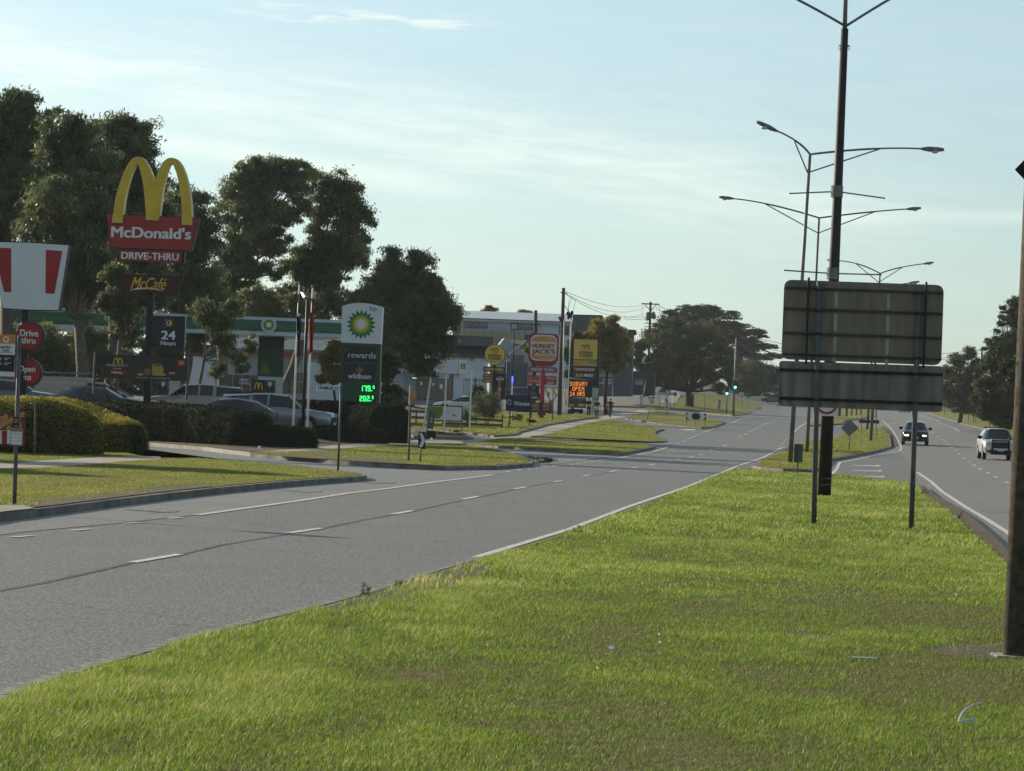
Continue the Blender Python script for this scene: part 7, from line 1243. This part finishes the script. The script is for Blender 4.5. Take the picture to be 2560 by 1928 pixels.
sg = pq(P, T, 'open_sign', m_black, 1027, 942, 1043, 949, .05, .1); text(P, 'Open', 1036, 945.5, 12, 4, mat('green_neon', (.05, .3, .15), .4, em=(.3, 1, .6), es=1.5), sg, .02, .13)
P = Pl(1180, 960, 285, 0); T = thing('steel_fence', 'black upright-bar steel fence left of the big bush', 'fence', P.pt(1180, 1000)); e = MB(); [P.quad(e, x, 945 + (x-1159)*.037, x + .9, 992, .03) for x in range(1159, 1212, 4)]; e.build('bars', m_black, T); pq(P, T, 'rail', m_black, 1159, 949, 1212, 950.5, .05); pq(P, T, 'post', m_black, 1187, 944, 1190, 992, .1)
P = Pl(1500, 850, 380, -3); T = bld('dark_building', 'dark grey block with a stepped sloping roof behind the autumn street tree', 380, 1500, 960); e = MB(); P.poly(e, [(1430, 786), (1505, 788), (1503, 818), (1568, 824), (1589, 826), (1588, 831), (1582, 833), (1578, 990), (1424, 990)], 12); e.build('wall', m_bdk, T); e = MB(); P.poly(e, [(1504, 803), (1530, 806), (1567, 820), (1568, 824), (1504, 818)], 6, .3); e.build('roof', m_roof, T); e = MB(); P.poly(e, [(1564, 823), (1590, 825.5), (1590, 829), (1564, 827)], 4, .5); e.build('roof_edge', m_black, T)
P = Pl(1580, 950, 430, -4); T = bld('dark_building', 'low dark shed building with pale roller door left of the spreading tree', 430, 1580, 980); pq(P, T, 'wall', mat('dark_shed', (.035, .045, .058), .8, vs=.6), 1532, 926, 1636, 985, 8); pq(P, T, 'awning', m_greypaint, 1582, 944, 1612, 949, 1.5, .8); pq(P, T, 'roller_door', m_bgr, 1588, 950, 1608, 962, .05, .05)
# buildings seen through under the fuel canopy
P = Pl(760, 900, 236, 4); T = bld('shop_building', 'grey shop with an orange band under the canopy, right of the green column', 236, 760, 960); e = MB(); A = [P.pt(560, 870, .6), P.pt(862, 877, .6), P.pt(862, 842, -4), P.pt(570, 838, -4)]; e.prism(A, [p - UP*.2 for p in A]); e.build('roof', mat('ribbed_roof', (.10, .12, .14), .5, .3, vs=1, col2=(.2, .22, .24), streaks=(3, 3, .1)), T); pq(P, T, 'orange_band', mat('orange_band', (.36, .08, .05), .6, vs=.8), 560, 871, 828, 884, .3, .4); pq(P, T, 'wall', m_bgr, 540, 880, 870, 1010, 6); w = win(P, T, 712, 929, 768, 984, .05, 3, m_wht); text(P, 'chemist', 738, 954, 42, 6, m_bo, w, .02, .12); pq(P, T, 'pale_wall', m_bwh, 768, 905, 870, 1010, .1, .03); w = win(P, T, 560, 935, 650, 985, .05, 4, m_wht); text(P, 'FRESH\nLOCAL', 612, 954, 26, 14, m_wht, w, .03, .12)
P = Pl(590, 930, 245, 2); T = bld('shop_building', 'white-walled shop behind the dark gum trunks, left of the green column', 245, 590, 980); pq(P, T, 'wall', m_bwh, 470, 890, 646, 1010, 5); pq(P, T, 'dark_band', m_bdk, 470, 860, 646, 890, 5, .1)
# fuel station canopy
Zc = 190; P = Pl(852, 822, Zc, 12); T = thing('fuel_canopy', 'long white and green fuel station canopy with a round sunflower emblem', 'canopy', P.pt(690, 990))
def strip(nm, y0, y1, m, off, t): e = MB(); P.poly(e, [(-260, y0 - 44.5), (862, y0), (862, y1), (-260, y1 - 38)], t, off); return e.build(nm, m, T)
m_cw = mat('canopy_white', (.48, .52, .56), .4, vs=.5, var=.05); strip('roof_slab', 801, 845, m_cw, 0., 11)
fb = strip('green_fascia', 808.5, 835.5, mat('fascia_green', (.025, .105, .07), .35, vs=.4, var=.1), .02, .05)
e = MB(); [P.poly(e, [(x, 0.0396*x + 778 + dy), (x2, 0.0396*x2 + 778 + dy), (x2, 0.0396*x2 + 778 + dy + h), (x, 0.0396*x + 778 + dy + h)], .01, .04) for x, x2 in ((-240, 300), (330, 648), (696, 858)) for dy, h in ((8, 1.6), (13.4, 1.6))]; e.build('light_strip', mat('strip_green', (.03, .22, .05), .4), fb)
e = MB(); P.disc(e, 672, 812.5, 19.5, .12, .1, 40); em_ = e.build('round_emblem', m_cw, T)
for r, ri, m, o, ph in ((15.2, 11.2, m_dg, .12, 0), (12, 9, m_mg, .126, math.pi/18), (9, 6.5, m_ye, .132, 0), (6, 4, m_pw, .138, math.pi/18)): e = MB(); P.star(e, 672, 812.5, r, ri, 18, o, ph); e.build('sunflower_petals', m, em_)
Pc = Pl(680, 900, 193, 4); col = pq(Pc, T, 'column', m_pg, 647, 838, 711, 941, .7, 0.); pq(Pc, T, 'column_base', m_cw, 645, 941, 708, 1012, .68, -.01); pq(Pc, T, 'column', m_pg, 394, 868, 460, 895, .7, .0); pq(Pc, T, 'column_base', m_cw, 426, 895, 456, 1012, .6, -.01); e = MB(); Pc.poly(e, [(653, 904), (660, 905), (670, 915), (675, 934), (652, 933)], .02, .02); e.build('lime_leaf', mat('lime_dark', (.12, .18, .02), .5), col)
for x0, lb in ((395, 'fuel pump with dark nozzles left of the pale canopy column'), (662, 'fuel pump at the foot of the wide green column')):
    Pq = Pl(x0 + 14, 975, 187); T = thing('fuel_pump', lb, 'fuel pump', Pq.pt(x0 + 14, 1012), group='fuel pumps'); b = pq(Pq, T, 'pump_body', m_greypaint, x0, 950, x0 + 26, 1012, .6); pq(Pq, b, 'display', m_wht, x0 + 9, 955, x0 + 17, 966, .02, .02); [MB().tube(curve3(Pq.pt(x0 + dx, 968, .08), Pq.pt(x0 + dx - 4, 1000, .3), Pq.pt(x0 + dx + 3, 975, .1), 8), .03, 5).build('hose', m_black, T) for dx in (6, 20)]; [MB().box(Pq.pt(x0 + dx, 976, .1), .12, .15, .3).build('nozzle', m_black, T, bevel=.02) for dx in (5, 19)]
P = Pl(283, 966, 150); T = thing('stop_sign', 'red octagonal stop sign between the parked cars at the left', 'stop sign', P.pt(281, 1000)); MB().tube([P.pt(282, 955), P.pt(281, 1005)], .035, 6).build('post', m_steel, T); c = P.pt(281, 967, .04); e = MB(); q = [c + P.r*math.cos(R(22.5+45*i))*9*P.k + UP*math.sin(R(22.5+45*i))*9*P.k for i in range(8)]; e.prism(q, [v - P.n*.012 for v in q]); b = e.build('plate', m_hr, T); text(P, 'STOP', 281, 967, 13, 5.5, m_wht, b, .03, .05)
P = Pl(991, 961, 296); T = thing('stop_sign', 'small red stop sign in front of the blue shop poster', 'stop sign', P.pt(990, 1015)); MB().tube([P.pt(991, 952), P.pt(989.5, 1015)], .035, 6).build('post', m_steel, T); c = P.pt(992, 958.5, .04); e = MB(); q = [c + P.r*math.cos(R(22.5+45*i))*7*P.k + UP*math.sin(R(22.5+45*i))*7*P.k for i in range(8)]; e.prism(q, [v - P.n*.012 for v in q]); b = e.build('plate', m_hr2, T); text(P, 'STOP', 992, 958.5, 10, 4.2, m_wht, b, .03, .05)
P = Pl(647, 965, 176); T = thing('lawn_board', 'small square black board with yellow arches behind the silver pickup', 'sign board', P.pt(647, 1010)); b = pq(P, T, 'board', m_black, 631, 949, 664, 985, .08); arches(646, 965, 21, 19, m_yel, b, P, .012); pq(P, T, 'post', m_black, 645, 985, 649, 1015, .08, -.01)
P = Pl(1100, 1095, gp(1082, 1096).y); T = thing('utility_bin', 'low black bin at the kerb below the leaning white post', 'bin', P.pt(1080, 1098)); pq(P, T, 'bin_body', m_black, 1066, 1078, 1090, 1097, .5); pq(P, T, 'bin_lid', m_greypaint, 1065, 1076.5, 1091, 1078, .55, .03)
for i, (x, y, lb) in enumerate(((1005, 1105, 'tiny white kerb marker right of the tall square hedge'), (1079, 1102, 'tiny white kerb marker below the sandwich board'), (649, 1126, 'small white mushroom-like cap on the kerb end below the low hedge'))): g = gp(x, y, .1); T = thing('kerb_marker', lb, 'marker', g); MB().tube([g, g + Vector((0, 0, .12))], .05, 8).build('peg', m_white, T); MB().ball(g + Vector((0, 0, .13)), .06, .6, 8).build('cap', m_white, T)
# ================================================================ haze
bm = bmesh.new(); bmesh.ops.create_cube(bm, size=1, matrix=Matrix.Translation((0, 1400, 14)) @ Matrix.Diagonal((3600, 3200, 34, 1))); me = bpy.data.meshes.new('haze'); bm.to_mesh(me); bm.free()
hm = bpy.data.materials.new('haze'); hm.use_nodes = True; t = hm.node_tree; t.nodes.clear(); pv = t.nodes.new('ShaderNodeVolumePrincipled'); pv.inputs['Density'].default_value = .00008; pv.inputs['Color'].default_value = (.86, .93, 1, 1); pv.inputs['Anisotropy'].default_value = .25
oo = t.nodes.new('ShaderNodeOutputMaterial'); t.links.new(pv.outputs[0], oo.inputs['Volume']); tag(link('haze', me, hm), kind='stuff')
